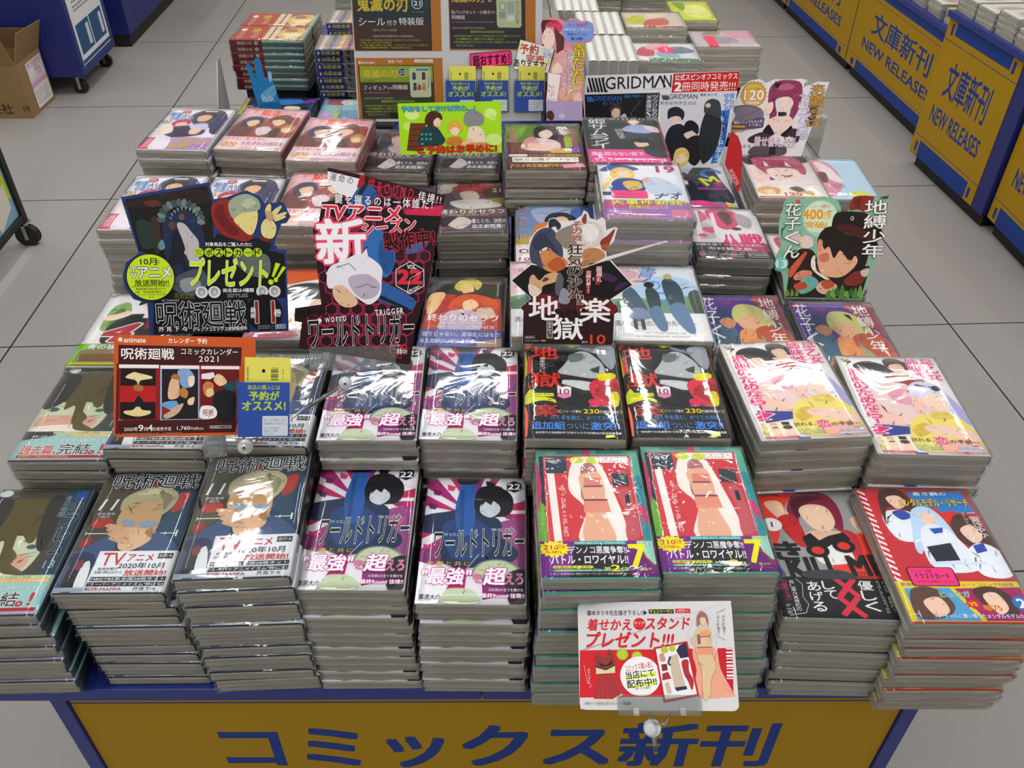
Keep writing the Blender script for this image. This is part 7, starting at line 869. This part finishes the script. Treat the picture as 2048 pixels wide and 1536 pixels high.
on_board('handwritten_note', 'white handwritten note tilted at the notice board edge', 'note', [(1685, 382), (2010, 470), (1955, 700), (1625, 660)], '#e9e9e2', [B('#e6e2a0', (1690, 400), (1720, 400), (1700, 470), (1660, 480)), T('#b8442a', '予約', 1680, 425, 1860, 520, .03, rot=.06), T('#b8442a', '完売', 1740, 528, 1915, 600, .03, rot=.1), T('#3a7ab8', 'とりかえ', 1890, 465, 1975, 495, .01, rot=.2), T('#3a7ab8', '別の予約', 1905, 500, 1990, 560, .01, rot=.2), T('#26262a', 'ありえます!', 1625, 580, 1940, 655, .03, rot=.1), E('#d8d86a', 1960, 600, 14, 30)], 0.0056)
t, mp = board('lime_card', 'lime green card with blue and red lettering before the board', 'sign', [-0.0255, 1.262, 0.9206], [1.1808, 0.019, 0.0124], .000761, .000729, (900, 258), (690, 0, .20833),
 [(516, 995), (1500, 970), (1508, 1468), (530, 1490)], '#a6dc1c', [E('#d2ee8a', 650, 1100, 70, 50), E('#d2ee8a', 1400, 1090, 60, 50), E('#c8ea7a', 1430, 1340, 80, 60), E('#c2e86a', 600, 1210, 40, 40), E('#c2e86a', 1420, 1130, 30, 30), P('#6a3a20', (630, 1182), (780, 1182), (750, 1455), (588, 1448)), *[L('#46240f', 8, (622-k*8, 1240+k*56), (770-k*6, 1240+k*56)) for k in range(4)], B('#1f3f42', (710, 1400), (730, 1260), (800, 1210), (880, 1220), (940, 1300), (960, 1350), (900, 1400)), *[P('#3f9a94', (730+(k % 3)*40, 1280+(k//3)*45), (752+(k % 3)*40, 1280+(k//3)*45), (748+(k % 3)*40, 1302+(k//3)*45), (726+(k % 3)*40, 1302+(k//3)*45)) for k in range(7)], B('#4a2a20', (770, 1180), (790, 1100), (850, 1065), (920, 1090), (935, 1150), (880, 1140), (840, 1220)), B('#efceae', (850, 1170), (890, 1130), (925, 1160), (910, 1210), (870, 1215)), B('#dcae3a', (985, 1250), (990, 1190), (1050, 1160), (1120, 1190), (1130, 1250), (1090, 1270), (1020, 1270)), B('#f2d8b8', (1010, 1250), (1060, 1220), (1100, 1250), (1070, 1300), (1025, 1290)), B('#c8822a', (970, 1380), (1000, 1320), (1110, 1320), (1120, 1400)), B('#8a8a8c', (1140, 1170), (1160, 1080), (1230, 1050), (1320, 1100), (1330, 1180), (1260, 1210), (1180, 1210)), B('#f0d4bc', (1190, 1240), (1260, 1210), (1330, 1260), (1340, 1400), (1180, 1400)), B('#e8bfa0', (1110, 1390), (1200, 1330), (1240, 1390)), B('#c89a4a', (1180, 1380), (1360, 1370), (1400, 1430), (1180, 1420)),
  T('#4ab0d8', '予約をしておけば安心…!', 550, 1015, 1250, 1068, .03, '#1c3a4a', rot=-.02), T('#d8281c', 'ご予約はお早めに!', 695, 1395, 1455, 1468, .045, '#4a0c08', rot=-.025)], edge='#d8ecb0')
MB().tube([(0.0, -0.0, -0.003), (0.0, 0.005, -0.03), (0.0, 0.03, -0.12)], 0.002, 8).build('stand', CLEAR, t)
# 13 the blue cut-out hand and the grey plastic divider
t, mp = board('cutout_sign', 'blue hand-shaped cut-out with worn white patches', 'sign', [-0.476, 2.045, 0.7133], [1.2389, 0.0809, 0.1993], .001148, .001115, (530, 165), (440, 0, .15625),
 [(430, 1120), (410, 960), (372, 840), (385, 795), (415, 790), (440, 830), (455, 900), (490, 1000), (478, 780), (480, 740), (515, 718), (555, 735), (600, 990), (630, 985), (635, 900), (650, 870), (690, 900), (690, 1000), (725, 1110), (790, 1420), (500, 1420)], '#1f74ac', [B('#5f9cc0', (520, 1200), (600, 1120), (700, 1060), (720, 1160), (660, 1260), (560, 1280)), B('#8fb8cc', (640, 900), (680, 900), (680, 1000), (650, 1010)), *[L('#c2d4dc', 8, (540+k*26, 1180+k % 3*20), (552+k*26, 1270)) for k in range(6)], P('#1a5c94', (500, 1290), (760, 1280), (785, 1410), (505, 1415))], edge='#8fb4c8')
MB().box(-0.006, -0.122, -0.004, 0.006, -0.1, -0.0015).build('stand', CLEAR, t)
DIV = mat('grey_plastic_divider', '#8a8a90', 0.25, spec=0.5, noise=0.05)
dv = MB().prism([(0, 0), (0.14, 0), (0.14, 0.135), (0.10, 0.135), (0.0, 0.06)], -0.001, 0.001, M=Matrix.Translation((-0.594, 2.045, 0.60)) @ Matrix.Rotation(math.pi/2+0.08, 4, 'Z') @ Matrix.Rotation(math.pi/2, 4, 'X')).build('shelf_divider', DIV)
tag(dv, 'grey plastic divider standing beside the red-spined books', 'divider')
dv2 = MB().prism([(0, 0), (0.15, 0), (0.15, 0.04), (0.135, 0.09), (0.0, 0.10)], -0.0008, 0.0008, M=Matrix.Translation((0.725, 1.64, 0.68)) @ Matrix.Rotation(math.pi/2-0.05, 4, 'Z') @ Matrix.Rotation(math.pi/2, 4, 'X')).build('shelf_divider', CLEAR)
tag(dv2, 'clear plastic divider behind the bat-wing sign', 'divider')
# ------------------------------------------------------------------ cabinets with yellow panels along the aisle, trolley, carton and rack
PANEL_YEL = YEL
def cabinet(label, x, y0, y1, h, depth=0.7, lettered=True, rot=0.0, text='文庫新刊', strip=0.07):
    """a blue cabinet whose lettered yellow panel faces the aisle (towards -x); origin at its near front floor corner"""
    t = empty('display_cabinet', label, 'cabinet', (x, y0, 0), (0, 0, rot))
    W = y1-y0
    MB().box(0.004, 0, 0.05, depth, W, h-0.022).build('body', BLUED, t, bevel=0.002)
    MB().box(0.03, 0.02, 0.0, depth-0.03, W-0.02, 0.05).build('plinth', BLACK, t)
    MB().box(-0.012, -0.004, h-0.0218, depth, W+0.004, h).build('countertop', BLUE, t, bevel=0.002)
    k = MB(); w, hh = W-strip, h-0.022-0.055
    art = [R(PANEL_YEL, 0, 0, w, hh), R(PBL, w*.12, 0, w*.88, hh*.1), R(PBL, 0, hh*.145, w, hh*.15), R(PBL, 0, hh*.85, w, hh*.855), R(PBL, w*.12, hh*.88, w*.88, hh)]
    for u in (.06, .9): art += [RR(PBL, w*u, hh*.03, w*(u+.035), hh*.11, .006), RR(PBL, w*u, hh*.9, w*(u+.035), hh*.98, .006)]
    art += [T(PBL, text, w*.2, hh*.25, w*.8, hh*.5, .02), T(PBL, 'NEW RELEASES', w*.14, hh*.59, w*.86, hh*.71, .025)]
    draw(k, art, lambda px, py: (px, -py), 0)
    # panel plane: px runs from the far end to the near end, py downwards
    vs = [(0.002-p[2], W-p[0], h-0.022+p[1]) for p in k.v]
    q = MB(); q.box(0.002, strip, 0.055, 0.0039, W, h-0.022, PANEL_YEL); q.add(vs, k.f); q.c[-len(k.f):] = k.c
    q.build('front_panel', INKB, t)
    return t
cabinet('yellow lettered cabinet jutting forward beside the aisle, near the frame corner', 1.755, 2.04, 2.553, 0.575, rot=-0.03)
cabinet('yellow lettered cabinet jutting forward, under the white wrapped books', 1.752, 2.562, 3.110, 0.575, rot=0.035)
cabinet('lower yellow lettered cabinet directly behind the jutting one', 1.850, 3.155, 4.150, 0.455, strip=0.0)
cabinet('lower yellow lettered cabinet next but one from the jutting one', 1.850, 4.160, 5.185, 0.455, strip=0.0)
cabinet('lower yellow lettered cabinet at the far end of the row', 1.850, 5.195, 6.220, 0.455, strip=0.0)
k = 0
for x, y, n, key, ds, wh in ((1.838, 2.66, 3, 'wc', 'white wrapped paperback', 'near counter-end pile'), (1.836, 2.79, 4, 'wc', 'white wrapped paperback', 'second pile along the counter'), (1.834, 2.92, 3, 'wc', 'white wrapped paperback', 'third pile along the counter'), (1.832, 3.045, 3, 'wc', 'white wrapped paperback', 'far counter-end pile'),
                      (2.03, 2.70, 4, 'wp', 'pink-patched paperback', 'its counter pile'), (2.03, 2.86, 4, 'wc', 'white wrapped paperback', 'inner pile behind the others'), (2.03, 3.02, 3, 'wy', 'yellow paperback', 'its counter pile')):
    pile(key, x, y, 0.5752+n*0.0185, math.pi/2*(1 if x < 1.9 else 0)+0.03, n, 0.0185, wh, ds, base=0.5752)
for y, n, key, ds, wh in ((3.32, 3, 'wy', 'yellow-green paperback', 'its lower counter pile'), (3.47, 3, 'wc', 'white paperback', 'lower counter pile beside yellow-green'), (3.62, 2, 'wc', 'white paperback', 'second lower counter pile'), (3.77, 3, 'wc', 'white paperback', 'third lower counter pile')):
    pile(key, 1.945, y, 0.4552+n*0.0185, math.pi/2, n, 0.0185, wh, ds, base=0.4552)

# blue trolley with a printed notice on its side
t = empty('trolley', 'dark blue wheeled trolley with a white notice on its side', 'trolley', (-1.70, 3.93, 0))
MB().box(-0.56, 0, 0.085, 0, 0.45, 0.86).build('body', BLUED, t, bevel=0.004)
k = MB(); draw(k, [R('#d9d9d8', 0, 0, .37, .62), R('#27407a', .0, .01, .37, .07), T('#e6e8ea', 'お知らせ', .03, .02, .2, .06, .01), T('#7a3a3a', '新型感染症対策のため', .06, .12, .31, .15), T('#b83040', '営業時間を変更しております', .03, .19, .34, .225, .01), T('#b83040', 'ご協力をお願いします', .05, .245, .32, .28, .01), L('#7a7a80', .003, (.02, .165), (.35, .165)), L('#7a7a80', .003, (.02, .31), (.35, .31)), S('#5a5a60', .05, .33, .32, .40, 2), R('#27507a', .02, .44, .18, .565), R('#27507a', .19, .44, .35, .565), RR('#c4ccd4', .13, .46, .165, .55, .006), RR('#c4ccd4', .30, .46, .335, .55, .006), R('#27407a', .0, .585, .37, .62), R('#d9d9d8', .0, .60, .37, .604)], lambda px, py: (px, -py), 0)
q = MB(); q.box(0.0003, 0.035, 0.11, 0.0014, 0.405, 0.73, '#d9d9d8'); q.add([(0.0014+p[2], 0.035+p[0], 0.73+p[1]) for p in k.v], k.f); q.c[-len(k.f):] = k.c; q.build('notice', INKB, t)
def caster(parent, x, y, r=0.028):
    o = MB().tube([(x, y-0.012, r), (x, y+0.012, r)], r, 18).build('caster', BLACK, parent, bevel=0.003)
    f = MB().box(x-0.006, y-0.017, r*0.7, x+0.006, y-0.0135, 0.083).box(x-0.006, y+0.0135, r*0.7, x+0.006, y+0.017, 0.083).box(x-0.016, y-0.017, 0.075, x+0.016, y+0.017, 0.084).tube([(x, y-0.018, r), (x, y+0.018, r)], 0.006, 10).build('caster_fork', STEEL, o)
    return o
for x, y in ((-0.05, 0.05), (-0.05, 0.40), (-0.5, 0.05), (-0.5, 0.40)): caster(t, x, y)
t = empty('display_cabinet', 'plain dark blue cabinet behind the trolley', 'cabinet', (-1.705, 4.62, 0))
MB().box(-0.6, 0, 0.06, 0, 1.4, 0.56).build('body', BLUED, t, bevel=0.003); MB().box(-0.59, 0.01, 0, -0.012, 1.39, 0.06).build('plinth', BLACK, t); MB().box(-0.6, -0.004, 0.5602, 0.012, 1.404, 0.582).build('countertop', BLUE, t)
# open cardboard carton
CARD = mat('corrugated_cardboard', '#8f7350', 0.85, spec=0.1, noise=0.12, nscale=30); CARDI = mat('cardboard_inside', '#7a5f40', 0.9, spec=0.1, noise=0.1, nscale=30)
t = empty('cardboard_box', 'open brown cardboard carton with a pink-white label', 'box', (-1.856, 3.676, 0), (0, 0, -0.03))
th = 0.005; bw, bd, bh = 0.46, 0.235, 0.225
MB().box(-bw, 0, 0, 0, bd, th).box(-bw, 0, th, 0, th, bh).box(-bw, bd-th, th, 0, bd, bh).box(-bw, th, th, -bw+th, bd-th, bh).box(-th, th, th, 0, bd-th, bh).build('carton', CARD, t)
def flap(pts, nrm): 
    n = Vector(nrm)*th; m = MB(); vs = [Vector(p) for p in pts]; m.add(vs + [p+n for p in vs], [(0, 1, 2, 3), (7, 6, 5, 4)] + [(i, 4+i, 4+(i+1) % 4, (i+1) % 4) for i in range(4)]); return m
flap([(-bw, 0.0, bh+.0005), (-0.004, 0.0, bh+.0005), (-0.012, -0.03, bh+.105), (-bw, -0.03, bh+.105)], (0, 1, 0)).build('flap', CARD, t)
flap([(0.0, 0.004, bh+.0005), (0.0, bd, bh+.0005), (0.045, bd, bh+.115), (0.045, 0.008, bh+.125)], (-1, 0, 0)).build('flap', CARD, t)
flap([(-bw, bd, bh+.0005), (-0.004, bd, bh+.0005), (-0.004, bd-.03, bh+.09), (-bw, bd-.03, bh+.09)], (0, -1, 0)).build('flap', CARD, t)
k = MB(); draw(k, [R('#d9c3cb', 0, 0, .15, .19), R('#ddd9d8', .01, .03, .06, .07), R('#c9a0b4', 0, .085, .15, .105), R('#dedad8', 0, .11, .15, .19), S('#7a6a70', .01, .118, .14, .18, 5), S('#8a5a70', .065, .02, .14, .075, 3), S('#8a5a70', .01, .006, .14, .024, 1)], lambda px, py: (px, -py), 0)
q = MB(); q.add([(0.0004+p[2], 0.075+p[0], 0.205+p[1]) for p in k.v], k.f); q.c = k.c; q.build('shipping_label', INKB, t)
for op in (T('#3a3026', '京', .30, .10, .335, .135, .01), T('#3a3026', '中央社', .25, .16, .385, .205, .015), T('#3a3026', '5号', .43, .17, .46, .195, .01)):
    k = MB(); draw(k, [op], lambda px, py: (px-bw, -py), 0)
    q = MB(); q.add([(p[0], -0.0004-p[2], 0.225+p[1]) for p in k.v], k.f); q.c = k.c; q.build('printed_lettering', INKB, t)
# rack with poster at the aisle side
t = empty('display_rack', 'black-framed wheeled rack holding a colourful poster', 'rack', (-1.455, 2.585, 0))
MB().box(-0.013, -0.013, 0.075, 0.013, 0.013, 0.95).box(-0.013, -0.55, 0.09, 0.013, -0.524, 0.95).box(-0.012, -0.524, 0.09, 0.012, -0.013, 0.112).build('frame', BLACK, t, bevel=0.003)
k = MB(); draw(k, [R('#7fa8b8', 0, 0, .5, .62), B('#b8cc2a', (.3, .1), (.5, .02), (.5, .3), (.36, .36)), P('#2f302c', (.2, .28), (.44, .26), (.46, .52), (.18, .52)), P('#b8cc2a', (.44, .2), (.48, .2), (.5, .56), (.46, .54)), R('#2f5a9a', 0, .5, .36, .62), P('#d8d0c0', (.36, .54), (.48, .5), (.48, .58), (.38, .62)), *[R('#a8a498', .2+.05*(i % 5), .3+.05*(i//5), .21+.05*(i % 5), .315+.05*(i//5)) for i in range(20)]], lambda px, py: (px, -py), 0)
q = MB(); q.box(-0.003, -0.523, 0.113, 0.003, -0.0135, 0.735, '#6a8a98'); q.add([(0.0033+p[2], -0.52+p[0], 0.735+p[1]) for p in k.v], k.f); q.c[-len(k.f):] = k.c; q.build('poster', INKB, t)
caster(t, 0.0, 0.0, 0.034); caster(t, 0.0, -0.537, 0.034)
